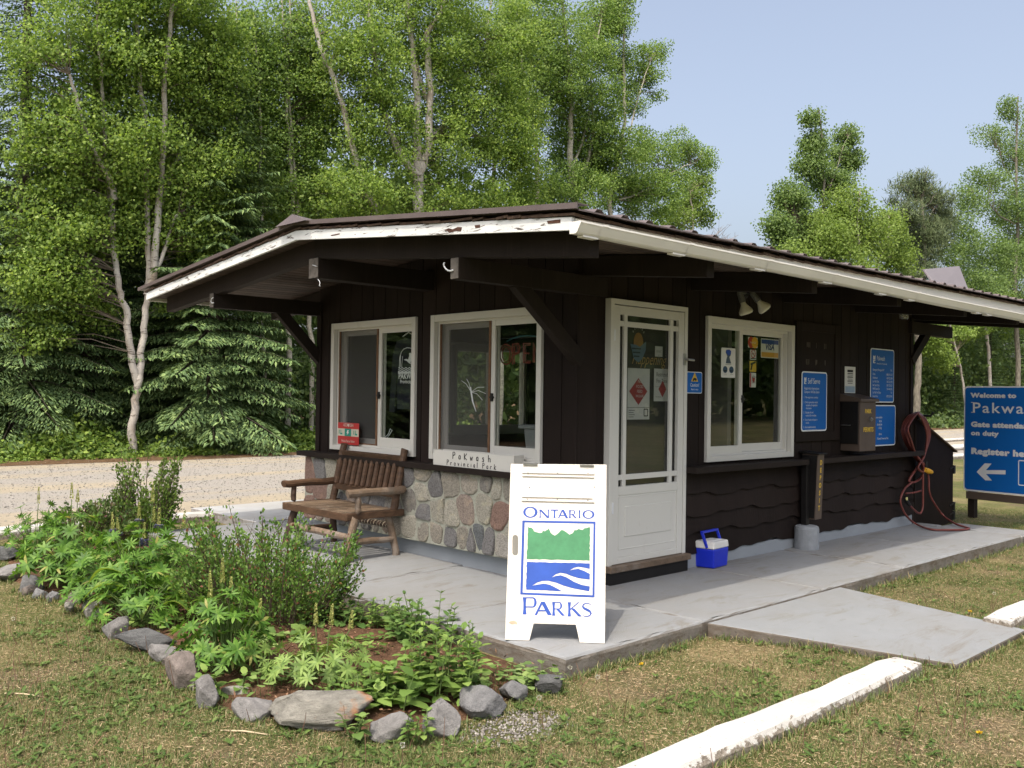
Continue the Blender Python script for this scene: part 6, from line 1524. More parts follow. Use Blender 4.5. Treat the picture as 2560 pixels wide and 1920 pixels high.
lupin('broad leafy lupin at the left edge of the bed with pale spires', *c7(400, 800), .54, .42, 80, ((-.02,.86,.13,0),(.03,.80,.10,0),(.09,.52,.12,0)), 12, 'lupin', .11)
lupin('largest lupin clump with blue flowers opening on one spire', *c7(790, 900), .56, .52, 110, ((-.24,.70,.13,.03),(-.20,.66,.12,.04),(.0,.62,.12,.10),(-.04,.78,.13,.03),(.07,.75,.12,0),(.11,.74,.13,.04),(.06,.92,.13,0),(.30,.72,.12,0)), 13, 'lupin', .115)
lupin('low lupin spreading in front of the hosta over the border rocks', *c7(760, 1010), .34, .30, 44, (), 33, 'lupin', .10)
low_leaf('round_leaf_plant', 'ground hugging weeds on the mulch behind the long dark slab', *c7(900, 1040), .5, 60, .05, 'broad', 34)
low_leaf('round_leaf_plant', 'creeping weeds on the mulch at the back of the pale lupin', *c7(1960, 1150), .6, 70, .05, 'broad', 35)
hosta('variegated yellow green hosta under the largest lupin clump', *c7(800, 985), [(-.12,.0,.30,.30,.13,math.pi*.97,.06),(-.10,-.05,.22,.30,.12,math.pi*1.08,.05),(-.12,-.1,.16,.26,.11,math.pi*1.18,.04),(.16,.0,.20,.24,.14,.35,.06),(.18,-.08,.14,.26,.15,.02,.06),(.16,-.14,.10,.25,.15,-.12,.08),(.12,.05,.26,.22,.14,-.35,.05),(.05,-.15,.12,.2,.11,-1.2,.04)], 14)
lupin('front lupin clump with four pale yellow spires behind the leaning plate rock', *c7(1240, 1270), .44, .27, 60, ((-.09,.58,.15,0),(-.02,.66,.14,0),(.03,.55,.10,0),(.20,.42,.12,0)), 15, 'lupin', .10)
low_leaf('round_leaf_plant', 'low round leaved plant at the foot of the rounded shrub', *c7(1560, 1110), .40, 40, .075, 'round', 16)
lupin('pale lupin with thin spires in the middle of the red mulch', *c7(1760, 1330), .25, .30, 44, ((-.02,.44,.12,0),(.07,.44,.12,0),(.18,.40,.10,0)), 17, 'lupinlight', .085)
lupin('single small lupin leaf shoot on the red mulch', *c7(1440, 1285), .16, .12, 9, (), 18, 'lupinlight', .075)
leafy('leafy_plant', 'bright small leaved plant against the pad edge', *e7(900, 300), .34, .17, 24, 5, .055, 'broad', 19)
leafy('leafy_plant', 'darker upright leafy plant against the pad edge', *e7(1310, 420), .48, .27, 22, 5, .085, 'darkbroad', 20)
leafy('leafy_plant', 'tallest bright green leafy clump behind the blocky grey rock', *e7(1420, 930), .56, .36, 34, 6, .090, 'broad', 21)
leafy('leafy_plant', 'broad leaved plant between the rust stained slab and the leafy clump', *e7(1010, 1030), .40, .20, 14, 3, .12, 'broad', 22, .72)
leafy('leafy_plant', 'pale lime plant just behind the rust stained slab', *e7(720, 1000), .34, .16, 20, 4, .06, 'lupinlight' if False else 'broad', 23)
low_leaf('round_leaf_plant', 'spreading low round leaved plant below the pad corner', *e7(1890, 830), .60, 110, .058, 'round', 24)
leafy('leafy_plant', 'lone thin leafy stem in front of the pad edge', *e7(1765, 555), .10, .21, 3, 7, .045, 'darkbroad', 25)
leafy('leafy_plant', 'small seedling in front of the rust stained slab', *e7(690, 1310), .16, .13, 4, 3, .06, 'round', 26, .7)
leafy('leafy_plant', 'small weed between the elongated and the blocky grey rocks', *e7(1215, 1330), .16, .15, 5, 4, .055, 'broad', 27)
low_leaf('round_leaf_plant', 'patch of tiny leaves behind the upright wedge rock', *c7(1620, 1370), .55, 70, .05, 'round', 28)
leafy('leafy_plant', 'broad leaved weed beside the upright wedge rock', *c7(1215, 1400), .20, .15, 5, 3, .10, 'broad', 29)
leafy('leafy_plant', 'leafy weeds at the right hand foot of the rounded shrub', *c7(1830, 1010), .45, .20, 14, 4, .10, 'darkbroad', 30)
low_leaf('round_leaf_plant', 'small leaved weeds beside the two dark rocks near the pad corner', *c8(945, 1320), .42, 40, .055, 'round', 31)
# bark chips on the soil
rng = np.random.default_rng(77); n = 5200; x = rng.uniform(-5.2, -1.42, n); y = rng.uniform(-1.9, 5.0, n); m = inpoly(x, y, BED); x, y = x[m], y[m]; n = len(x)
P = np.stack([x, y, GZ+.045+rng.uniform(0, .012, n)], 1); d = rng.normal(size=(n,3)); d[:,2] *= .2
V, F = leaf_quads(P, rng.uniform(.015, .05, n), rng, d=d, nn=rng.normal(size=(n,3))*.3+[0,0,1], aspect=.35, fold=.1)
tag(bigmesh('bark_mulch', V, F, leafmat('bark_chip', [(0, (.06,.03,.02)), (.5, (.17,.085,.05)), (1, (.30,.19,.12))], .0)), kind='stuff')
# ------------------------------------------------------------------ trees
t = NT('birch_bark').set(.75, .2)
f = t.noise(3.2, 6, .65, t.co((1.2,1.2,5)), .6); pe = t.noise(1.3, 6, .6, t.co((1.5,1.5,.8)))
c1 = t.ramp(pe, [(.30, (.27,.21,.155)), (.44, (.37,.335,.295)), (.62, (.47,.445,.405))])
c1 = t.mix(t.ramp(f, [(.57, (0,0,0)), (.64, (.85,.85,.85))]), c1, (.075,.055,.045)); t.col(c1); t.bump(f, .5, .02); MT['birchbark'] = t.m
MT['aspenbark'] = simple('aspen_bark', (.34,.32,.26), .8, .35, 5, (1,1,3), .4, 20)
MT['darkbark'] = simple('rough_dark_bark', (.075,.06,.05), .9, .45, 6, (2,2,.5), .8, 12)
MT['greybark'] = simple('grey_lichen_bark', (.17,.155,.125), .9, .5, 8, (2,2,.5), .8, 14)
MT['twigbark'] = simple('grey_twig', (.13,.105,.08), .85, .3, 8)
MT['deadwood'] = simple('dead_twig', (.22,.18,.15), .8, .2, 8)
LM['birch'] = leafmat('birch_leaf', [(0, (0.099,0.170,0.040)), (.3, (0.152,0.240,0.049)), (.7, (0.222,0.322,0.066)), (1, (0.316,0.415,0.099))], .46, glow=1.35)
LM['birchmid'] = leafmat('mid_birch_leaf', [(0, (0.094,0.164,0.042)), (.4, (0.143,0.232,0.054)), (.8, (0.211,0.310,0.070)), (1, (0.292,0.392,0.099))], .46, glow=1.35)
LM['aspen'] = leafmat('aspen_leaf', [(0, (.085,.145,.045)), (.5, (.135,.21,.060)), (1, (.20,.285,.085))], .42)
LM['bright'] = leafmat('young_birch_leaf', [(0, (.115,.185,.036)), (.5, (.165,.245,.048)), (1, (.235,.325,.070))], .42, glow=1.3)
LM['spruce'] = leafmat('spruce_needles', [(0, (0.053,0.096,0.037)), (.5, (0.108,0.178,0.063)), (.85, (0.175,0.257,0.094)), (1, (0.246,0.339,0.117))], .12, .65)
LM['pine'] = leafmat('pine_needles', [(0, (.045,.070,.030)), (.5, (.080,.112,.046)), (1, (.125,.155,.066))], .10, .6)
LM['far'] = leafmat('far_leaf', [(0, (.055,.095,.035)), (.6, (.105,.165,.050)), (1, (.165,.225,.075))], .35)
LM['bush'] = leafmat('roadside_leaf', [(0, (0.068,0.128,0.024)), (.5, (0.145,0.232,0.039)), (1, (0.255,0.345,0.068))], .28)

def tree(name, label, base, stems, blobs, nclus, per, leaf, mat, bark, seed, group=None, sig=.215, aspect=.85, depth=1.5, back=.55, limbs=.55, needle=False):
    """stems: [(points, radius at foot, radius at top)]; blobs: crown ellipsoids (centre, half width, half height, weight)"""
    rng = np.random.default_rng(seed); t_ = thing(name, base, label, 'tree', group)
    mb = MB(); sp = []
    for pts, r0, r1 in stems:
        P = smooth_path(pts, 4); n = len(P)
        P = [p+rng.normal(size=3)*.02*(i > 0) for i, p in enumerate(P)]
        mb.tube(P, [r0+(r1-r0)*i/(n-1) for i in range(n)], 8, False); sp += P
    mb.build('trunk', MT[bark], t_, smooth=True)
    sp = np.array(sp); wts = np.array([b[1]*b[2]*b[3] for b in blobs]); wts /= wts.sum()
    ch = rng.choice(len(blobs), nclus, p=wts); u_ = nrm(rng.normal(size=(nclus,3)))*(rng.uniform(0, 1, (nclus,1))**.45)
    C0 = np.array([blobs[i][0] for i in ch]); rw = np.array([blobs[i][1] for i in ch]); rh = np.array([blobs[i][2] for i in ch])
    rg = np.array([RI[0],RI[1],0]); fg = np.array([FW[0],FW[1],0]); rg /= np.linalg.norm(rg); fg /= np.linalg.norm(fg)
    C = C0+np.outer(u_[:,0]*rw, rg)+np.outer(u_[:,1]*np.minimum(rw, depth)+back, fg)+np.outer(u_[:,2]*rh, [0,0,1])
    lb = MB()
    for i in range(nclus):
        if rng.random() > limbs: continue
        d = np.linalg.norm(sp-(C[i]-np.array([0,0,.35])), axis=1)+np.maximum(0, sp[:,2]-C[i][2]+.1)*3; q = sp[np.argmin(d)]
        if np.linalg.norm(q-C[i]) > 2.1 or C[i][2]-q[2] < -.1: continue
        m = (q+C[i])/2+np.array([0,0,.10])+rng.normal(size=3)*.06; r = .006+.008*min(1, np.linalg.norm(q-C[i])/2)
        lb.tube([q, m, C[i]], [r, r*.7, r*.3], 3, False)
    if lb.f: lb.build('branches', MT['twigbark'], t_)
    n = nclus*per; P = np.repeat(C, per, 0)+np.clip(rng.normal(size=(n,3)), -1.5, 1.5)*np.array([sig,sig,sig*.62])
    d = rng.normal(size=(n,3)); nn = rng.normal(size=(n,3))*.52+np.array([-.8,-.5,.8])
    if needle:
        d = rng.normal(size=(n,3))+np.array([0,0,.9])
        V, F = leaf_quads(P, leaf*rng.uniform(.7, 1.25, n), rng, d=d, nn=nn, aspect=aspect, fold=.1)
    else:
        d[:,2] -= .75; V, F = leaf_quads(P, leaf*rng.uniform(.6, 1.25, n), rng, d=d, nn=nn, aspect=aspect, fold=.25)
    bigmesh('crown', V, F, LM[mat], t_)
    return t_
def blob(u, v, ru, rv, Y, w_=1.0):
    c = at_y(u, v, Y); k = np.dot(c-CAM, FW)/FPX; return (c, ru*k, rv*k, w_)
def stem_px(pts, Y, foot=True, jit=0, seed=0):
    rng = np.random.default_rng(seed); P = [at_y(u, v, Y) for u, v in pts]
    if foot: P = [np.array([P[0][0], P[0][1], GZ-.1])]+P
    return [p+np.array([0, jit*i/len(P), 0]) for i, p in enumerate(P)]
def scaled(stems_px, Y): return stems_px
def kpx(u, v, Y): return np.dot(at_y(u, v, Y)-CAM, FW)/FPX

# left birch: several white stems from one foot
Y = 17.6; k_ = kpx(330, 900, Y)
c1x = lambda x, y: (x/2.212, y/2.212)
st1 = [(stem_px([(331,1085),(340,1000),(349,935),(354,863),(365,772),(371,719),(368,588),(367,407),(362,316),(350,181),(343,68),(332,-40),(325,-150)], Y), 11*k_, 3.5*k_),
       (stem_px([(346,960),(330,885),(320,790),(307,736),(298,678),(289,601),(288,520),(276,434),(271,325),(267,200),(262,90),(255,-60)], Y, False, .4), 10*k_, 3.5*k_),
       (stem_px([(368,740),(378,696),(389,565),(396,407),(402,181),(412,60),(418,-90)], Y, False, -.5), 11*k_, 4*k_),
       (stem_px([(376,715),(398,650),(420,579),(432,540)], Y, False, -.3), 6*k_, 3*k_),
       (stem_px([(393,560),(407,497),(434,430),(462,360),(493,289),(525,180),(545,90)], Y, False, .5), 7.5*k_, 2.5*k_),
       (stem_px([(288,500),(270,448),(244,407),(215,350),(190,294),(160,200)], Y, False, -.5), 8*k_, 3*k_)]
B1 = [blob(*b[:4], Y, b[4]) for b in ((110,110,140,170,.45),(300,110,150,180,.9),(480,130,120,190,1),(140,340,140,130,.9),(330,380,150,130,1),(500,390,110,140,1),(110,550,110,110,1),(245,560,100,100,.7),(430,540,110,100,1),(90,690,110,90,1),(200,760,80,60,.5),(60,810,80,60,.5),(380,745,26,45,.5),(480,610,90,60,.7),(300,-80,260,110,.6))]
tree('birch_tree', 'white birch with several forking stems at the road edge left of the gatehouse roof', at_y(331,1085,Y)*[1,1,0]+[0,0,GZ], st1, B1, 1650, 78, .082, 'birch', 'birchbark', 101)
# birch clump rising behind the roof
Y = 17.5; k_ = kpx(1046, 480, Y)
st2 = [(stem_px([(1046,900),(1046,542),(1046,429),(1044,384),(1040,300),(1042,226),(1026,90),(1015,-40)], Y), 17*k_, 5*k_),
       (stem_px([(1046,440),(1017,407),(995,350),(981,307),(963,217),(949,68),(935,-60)], Y, False, .5), 11*k_, 4*k_),
       (stem_px([(1048,430),(1060,390),(1067,353),(1067,181),(1058,100),(1072,60),(1085,40),(1110,-60)], Y, False, -.4), 12*k_, 4*k_),
       (stem_px([(1066,340),(1095,330),(1130,300),(1157,253),(1193,172),(1220,100)], Y, False, .8), 6*k_, 3*k_),
       (stem_px([(960,800),(947,542),(922,470),(899,384),(868,244),(845,170),(827,127),(805,20),(790,-80)], Y, True, .6), 10*k_, 4*k_),
       (stem_px([(1067,250),(1050,180),(1040,120),(1045,30)], Y, False, .3), 6*k_, 3*k_)]
B2 = [blob(*b[:4], Y, b[4]) for b in ((890,110,140,170,.8),(1050,100,150,180,.9),(1200,130,140,190,1),(930,320,130,130,1),(1100,330,150,140,.95),(1240,350,120,130,1),(880,480,120,70,1),(1040,500,140,50,1),(1200,490,130,60,1),(1000,-80,260,110,.6),(1320,480,60,60,.8),(1310,300,60,170,.8),(1300,60,70,120,.7))]
tree('birch_tree', 'tall birch clump with pale stems rising behind the middle of the gatehouse roof', at_y(1046,900,Y)*[1,1,0]+[0,0,GZ], st2, B2, 1650, 78, .082, 'birch', 'birchbark', 102)
# aspen with branches reaching into the sky
Y = 19.5
def poly_up(u0, v0, u1, v1, Y, seed, r, n=6):
    rng = np.random.default_rng(seed); pts = [(u0+(u1-u0)*i/n+rng.normal()*6*(i > 0), v0+(v1-v0)*i/n) for i in range(n+1)]; k = kpx(u0, v0, Y)
    return (stem_px(pts, Y), r*k, r*k*.25)
def limb(u0, v0, u1, v1, Y, r):
    r *= .55; u1 = u0+(u1-u0)*.86; v1 = v0+(v1-v0)*.86
    k = kpx(u0, v0, Y); return (stem_px([(u0,v0),(u0*.6+u1*.4,v0*.62+v1*.38+9),(u0*.3+u1*.7,v0*.3+v1*.7-4),(u1,v1)], Y, False), r*k, r*k*.3)
B3 = [blob(*b[:4], Y, b[4]) for b in ((1340,110,150,200,1),(1450,220,120,190,1),(1510,60,70,110,1),(1545,10,40,60,1),(1560,170,30,70,.8),(1620,160,42,62,.9),(1655,120,22,34,.9),(1640,215,24,30,.8),(1580,240,40,45,.9),(1500,380,140,110,1),(1630,360,70,55,.9),(1725,380,48,45,.9),(1770,400,22,36,.8),(1700,330,24,26,.7),(1600,470,120,80,1),(1690,450,55,45,.8),(1400,470,140,80,1))]
tree('aspen_tree', 'large leafy aspen whose branches reach right into the open sky', at_y(1470,900,Y)*[1,1,0]+[0,0,GZ], [poly_up(1470,900,1400,-60,Y,1,13), poly_up(1520,900,1560,60,Y,2,10), poly_up(1380,900,1290,-60,Y,21,9), poly_up(1250,900,1225,-60,Y,22,8), poly_up(1440,900,1500,40,Y,23,7), limb(1540,420,1640,110,Y,5), limb(1545,500,1770,390,Y,5), limb(1430,420,1500,200,Y,6)], B3, 1750, 78, .083, 'birchmid', 'aspenbark', 103)
Y = 22
B3b = [blob(*b[:4], Y, b[4]) for b in ((1735,500,45,55,1),(1690,545,60,40,1),(1755,455,36,36,.9),(1770,530,24,40,.8))]
tree('birch_tree', 'small pale green birch peeping over the roof at the right end of the leafy mass', at_y(1725,900,Y)*[1,1,0]+[0,0,GZ], [poly_up(1725,900,1735,470,Y,3,6)], B3b, 220, 34, .11, 'bright', 'birchbark', 104)
Y = 19
B4 = [blob(*b[:4], Y, b[4]) for b in ((690,140,90,170,.8),(760,120,60,170,.7),(740,350,75,120,.8),(680,480,90,80,.9),(785,470,60,70,1),(640,330,70,110,.9),(610,200,70,130,.9),(600,60,60,80,.7),(780,250,60,130,.8),(600,470,60,80,.8))]
tree('aspen_tree', 'slim aspen with sky showing through between the two birch clumps', at_y(725,900,Y)*[1,1,0]+[0,0,GZ], [poly_up(722,900,726,-60,Y,4,8), poly_up(660,900,640,40,Y,5,6), poly_up(780,900,700,-40,Y,24,7), poly_up(600,900,585,0,Y,25,6)], B4, 1200, 62, .078, 'birchmid', 'aspenbark', 105)
Y = 18
B5 = [blob(*b[:4], Y, b[4]) for b in ((2036,288,15,28,.9),(2042,350,27,38,1),(2034,408,34,32,1),(2126,335,22,30,1),(2098,375,20,22,.9),(2134,392,28,24,1),(2085,450,58,40,1),(1988,490,42,42,1),(1955,558,34,34,1),(2015,575,60,50,1),(2100,560,60,60,.8),(1965,610,30,30,.8))]
tree('aspen_tree', 'tall aspen with two leafy spires above the right half of the roof', at_y(2075,900,Y)*[1,1,0]+[0,0,GZ], [poly_up(2075,900,2042,270,Y,6,7), limb(2070,470,2128,320,Y,3.5), limb(2060,600,1960,540,Y,3)], B5, 900, 46, .118, 'aspen', 'greybark', 106, depth=2.4, sig=.30)
Y = 16.6
B6 = [blob(*b[:4], Y, b[4]) for b in ((2130,505,60,50,1),(2075,585,75,60,1),(2165,585,85,70,1),(2232,560,36,56,.9),(2255,640,45,60,1),(2110,660,100,60,1),(2000,640,50,40,.7))]
tree('birch_tree', 'bright yellow green birch in front of the two spired aspen', at_y(2150,900,Y)*[1,1,0]+[0,0,GZ], [poly_up(2150,900,2150,470,Y,7,5), poly_up(2170,900,2230,540,Y,8,4)], B6, 760, 44, .112, 'bright', 'birchbark', 107, depth=2.2, sig=.33)
Y = 17.5
B7 = [blob(*b[:4], Y, b[4]) for b in ((2300,462,45,36,1),(2345,500,48,40,1),(2268,535,48,50,1),(2355,575,42,50,1),(2312,600,60,70,1),(2300,690,60,50,.8),(2250,470,16,20,.7),(2375,540,22,30,.8))]
tree('pine_tree', 'dark brownish pine between the bright birch and the tall right hand aspen', at_y(2292,900,Y)*[1,1,0]+[0,0,GZ], [poly_up(2292,980,2312,430,Y,9,10)]+[limb(2300,560-i*14,2300+(60 if i % 2 else -55),530-i*18,Y,2) for i in range(6)], B7, 900, 26, .30, 'pine', 'greybark', 108, aspect=.13, sig=.22, needle=True, depth=2.0)
Y = 16.9
B8 = [blob(*b[:4], Y, b[4]) for b in ((2530,262,22,34,1),(2502,335,38,30,1),(2545,385,40,45,1),(2462,330,16,22,.8),(2480,445,56,36,1),(2530,520,60,60,1),(2435,500,40,44,.9),(2415,585,46,56,1),(2480,640,85,70,1),(2560,620,60,90,1),(2620,420,90,200,.8),(2385,640,30,50,.8),(2440,720,90,70,1),(2540,740,80,80,1))]
tree('aspen_tree', 'tallest aspen at the right hand end of the tree line above the blue sign', at_y(2545,900,Y)*[1,1,0]+[0,0,GZ], [poly_up(2545,900,2540,240,Y,10,7), limb(2540,560,2420,470,Y,3.5), limb(2540,460,2470,330,Y,3), poly_up(2610,900,2640,200,Y,11,6)], B8, 1500, 46, .118, 'aspen', 'greybark', 109, depth=2.4, sig=.32)
Y = 17.2
B9 = [blob(*b[:4], Y, b[4]) for b in ((2340,850,45,40,1),(2400,830,45,30,.9),(2370,900,40,30,.8),(2440,800,60,40,.7))]
tree('birch_tree', 'slender white birch stem leaning left behind the blue sign', at_y(2420,1070,Y)*[1,1,0]+[0,0,GZ], [(stem_px([(2418,1060),(2408,960),(2390,880),(2372,800),(2350,720)], Y), 3.6*kpx(2400,900,Y), 2*kpx(2400,900,Y))], B9, 260, 32, .14, 'bright', 'birchbark', 110, depth=2)
Y = 17.9
tree('birch_tree', 'thicker white birch trunk above the blue sign', at_y(2480,1070,Y)*[1,1,0]+[0,0,GZ], [(stem_px([(2482,1060),(2476,960),(2472,880),(2465,830),(2455,740)], Y), 5*kpx(2470,900,Y), 3.5*kpx(2470,900,Y))], [blob(2470,760,70,40,Y,1), blob(2530,800,50,40,Y,.7)], 200, 30, .14, 'bright', 'birchbark', 111, depth=2)
# dead bare bush against the sky
Y = 20; db = thing('dead_shrub', at_y(1760,900,Y)*[1,1,0]+[0,0,GZ], 'bare grey twigs of a dead tree top showing over the roof against the sky', 'tree'); mb = MB(); rng = np.random.default_rng(5); k_ = kpx(1760,560,Y)
root = at_y(1758,640,Y); mb.tube([np.array([root[0],root[1],GZ]), root], [.06,.04], 5, False)
for i in range(26):
    a = rng.uniform(.1, 1.3); l = rng.uniform(45, 110)*k_; p = root+np.array([0,0,rng.uniform(-.2,.3)]); q = p+np.array([RI[0],RI[1],0])*l*math.cos(a)*1.0+np.array([0,0,l*math.sin(a)*.85])
    m = (p+q)/2+rng.normal(size=3)*.08; mb.tube([p, m, q], [.018,.012,.004], 3, False)
    for j in range(3): e = m+(q-m)*rng.random(); mb.tube([e, e+rng.normal(size=3)*.25+np.array([0,0,.15])], [.007,.003], 3, False)
mb.build('twigs', MT['deadwood'], db)

# spruces: tiers of drooping fingered branches
def spruce_mesh(H, R, seed, fing=.13, tiers=None, dens=1.0, zmin=.15):
    rng = np.random.default_rng(seed); Ps = []; Ds = []; Ns = []; Sz = []; br = MB(); br.tube([(0,0,-.1),(0,0,H*.5),(0,0,H)], [.02*H,.012*H,.003*H], 7, False)
    z = zmin
    while z < H*.985:
        f = 1-z/H; L0 = R*(f**.75)*(.55+.45*min(1, z/(.12*H)+.35)); nb = int(rng.integers(6, 9)); a0 = rng.uniform(0, 6.28)
        for b in range(nb):
            a = a0+b*2*math.pi/nb+rng.normal()*.18; L_ = L0*rng.uniform(.75, 1.12)
            if L_ < .12: continue
            dr = np.array([math.cos(a), math.sin(a), 0]); sd = np.array([-math.sin(a), math.cos(a), 0]); rise = .28*(1-f)-.02; sag = .34*f+.08
            pt = lambda k: np.array([0,0,z])+dr*L_*k+np.array([0,0,L_*(rise*k-sag*k*k+.10*k**4)])
            br.tube([pt(.0), pt(.35), pt(.7), pt(1)], [.012+.006*L_,.010,.006,.003], 3, False)
            ns = max(4, int(L_/.085*dens)); ks = np.linspace(.22, 1.0, ns)
            for k in ks:
                p0 = pt(k); tg = pt(min(1, k+.05))-pt(k-.05); tg /= np.linalg.norm(tg)
                for s_ in (-1, 1):
                    ln_ = (1.02-k)*L_*.42+.10; dirs = nrm(sd*s_*.9+tg*.75+np.array([0,0,-.12])); m = max(2, int(ln_/.075*dens))
                    kk = np.linspace(.15, 1, m); P = p0+np.outer(kk*ln_, dirs)+np.outer(-kk**2*ln_*.22, [0,0,1]); Ps.append(P)
                    j = rng.normal(size=(m,3))*.22; sgn = np.where(np.arange(m) % 2 == 0, 1, -1)[:,None]
                    Ds.append(dirs+tg*sgn*.35+j+np.array([0,0,-.38])); Ns.append(np.array([0,0,1.0])+rng.normal(size=(m,3))*.45+dr*.2); Sz.append(fing*rng.uniform(.75, 1.3, m))
        z += (.17+.11*f)*max(.6, H/9)/dens**.5
    P = np.concatenate(Ps); D = np.concatenate(Ds); N = np.concatenate(Ns); Sz = np.concatenate(Sz); rng2 = np.random.default_rng(seed+1)
    V1, F1 = leaf_quads(P, Sz, rng2, d=D, nn=N, aspect=.30, fold=.22)
    return V1, F1, br
def spruce(label, x, y, H, R, seed, group=None, **kw):
    V, F, br = spruce_mesh(H, R, seed, **kw); base = np.array([x, y, GZ]); t_ = thing('spruce_tree', base, label, 'tree', group)
    br.v = [tuple(np.array(q)+base) for q in br.v]; br.build('trunk', MT['darkbark'], t_); bigmesh('crown', V+base, F, LM['spruce'], t_); return t_
q = at_y(520, 1090, 18.6)
sp1 = spruce('broad spruce with layered drooping branches on the road edge beside the gatehouse', q[0], 18.4, 11.5, 3.2, 1, fing=.165)
q = at_y(60, 1090, 19.2)
spB = spruce('dark tall spruce behind the left birch at the picture edge', q[0], 19.6, 13.5, 2.9, 2, fing=.125, dens=.95)
def sp_copy(label, u, Y, sc, rz, group=None):
    q = at_y(u, 1090, Y); o = copy_tree(spB, (q[0], Y, GZ), rz, sc, label)
    if group: o['group'] = group
    elif 'group' in o: del o['group']
    return o
sp_copy('dark spruce just left of the white birch trunk', 225, 20.2, .95, 1.3)
sp_copy('slim dark spruce standing behind the white birch stems', 400, 21.5, 1.02, 2.2)
sp_copy('spruce in deep shade right behind the broad layered spruce', 610, 22.0, .85, .7)
sp_copy('short dark spruce top showing through the aspen leaves over the roof', 1610, 21, .66, 2.9)
sp_copy('dark spruce directly behind the welcome sign top', 2545, 19.5, .72, .4)
sp_copy('spruce right of the slender leaning birch stem', 2440, 21.5, .62, 1.9)
sp_copy('thin spruce beside the rough grey pine trunk', 2335, 23, .60, 2.6)
sp_copy('spruce crowding behind the left post of the welcome sign', 2475, 18.6, .55, 4.4)
sp_copy('wide low spruce at the far end of the distant road', 2385, 19.0, .42, 5.1)
sp_copy('spruce peeking out between the pine and the right hand aspen', 2405, 24, 1.0, 3.3)
for i, (x, Yv, s_) in enumerate(((-6,19,1.0),(-11,20,.95),(-17,19,1.05),(-22,21,.9))):
    o = copy_tree(spB, (x, Yv, GZ), i*1.1, s_, 'dark roadside spruce beyond the left picture edge'); o['group'] = 'spruces beyond the left edge'

# woods seen as one mass behind the tree line, undergrowth along the road, added woods across the lawn (out of view, only reflected in the glass)
rng = np.random.default_rng(400)
def mass(name, n, xr, yr, top, leaf, mat, seed, ncl, zlow=.2, sig=.7, pw=.8):
    rng = np.random.default_rng(seed); m = ncl; x = rng.uniform(*xr, m); y = rng.uniform(*yr, m); h = top(x, y); z = zlow+(h-zlow)*rng.uniform(0, 1, m)**pw
    per = n//m; P = np.repeat(np.stack([x, y, z], 1), per, 0)+rng.normal(size=(m*per,3))*np.array([sig,sig,sig*.7]); k = len(P)
    P[:,2] = np.maximum(P[:,2], .05)
    V, F = leaf_quads(P, leaf*rng.uniform(.6, 1.4, k), rng, droop=.5, upn=.6, aspect=.85)
    return tag(bigmesh(name, V, F, LM[mat]), kind='stuff')
def top_far(x, y):
    left = 12.5-2.5*vnoise(x, y*0, 5, 8); h = np.where(x < 17, left, np.where(x < 27, left-(x-17)*.45, 7.0+1.6*vnoise(x, y, 6, 3)))
    h = np.where((x > 0) & (x < 5.5), h-3.5, h)
    return np.where((x > 33) & (x < 50), np.minimum(h, 6.2), h)
mass('far_woods', 90000, (-26, 78), (23, 33), top_far, .40, 'far', 401, 2600, .3, .9)
def bushes(name, nb, xr, yr, leaf, mat, seed, rr, per, zk=.9):
    """many small rounded bushes of uneven size, leaves mostly on their outsides"""
    rng = np.random.default_rng(seed); Ps = []; Ns = []
    for i in range(nb):
        x = rng.uniform(*xr); y = rng.uniform(*yr); r = rng.uniform(*rr)*(.55+.9*float(vnoise(np.array([x]), np.array([y]), 2.3, seed)[0])); n = int(per*r*r/(rr[1]**2))+12
        d = nrm(rng.normal(size=(n,3))); rad = r*rng.uniform(.45, 1.08, n)**.6; d[:,2] = np.abs(d[:,2])*zk*rng.uniform(.7, 1.5)
        Ps.append(np.array([x, y, GZ])+d*rad[:,None]*np.array([1.25,1,1])+rng.normal(size=(n,3))*.03); Ns.append(d+rng.normal(size=(n,3))*.5+np.array([-.3,-.2,.6]))
    P = np.concatenate(Ps); N = np.concatenate(Ns); n = len(P); d = rng.normal(size=(n,3)); d[:,2] -= .3
    V, F = leaf_quads(P, leaf*rng.uniform(.55, 1.5, n), rng, d=d, nn=N, aspect=.7, fold=.25)
    return tag(bigmesh(name, V, F, LM[mat]), kind='stuff')
bushes('roadside_undergrowth', 330, (-9, 15), (17.5, 19.2), .10, 'bush', 402, (.16, .62), 330)
bushes('low_verge_plants', 420, (-9, 15), (16.7, 17.8), .075, 'bush', 412, (.06, .19), 55, .7)
def top_u2(x, y): return .5+2.3*vnoise(x, y, 1.9, 27)
mass('forest_understory', 42000, (-9, 16), (18.8, 22), top_u2, .13, 'far', 403, 1300, .1, .28, .9)
bushes('distant_understory', 420, (24, 75), (17.0, 22), .17, 'far', 404, (.35, 1.3), 240)
mass('distant_wood_edge', 36000, (30, 80), (18.5, 23), lambda x, y: np.where(x > 40, 7.5, 4.0)+1.5*vnoise(x, y, 4, 33), .22, 'far', 407, 900, .2, .6)
mass('added_reflection_woods', 16000, (4, 90), (-44, -30), lambda x, y: 9+4*vnoise(x, y, 8, 4), .9, 'far', 405, 900, .3, 1.6)  # out of view, added to keep the side wall's glass reflections dark
mass('woods_beyond_left', 22000, (-60, -8), (20, 30), lambda x, y: 9+3*vnoise(x, y, 6, 5), .6, 'far', 406, 800, .3, 1.0)
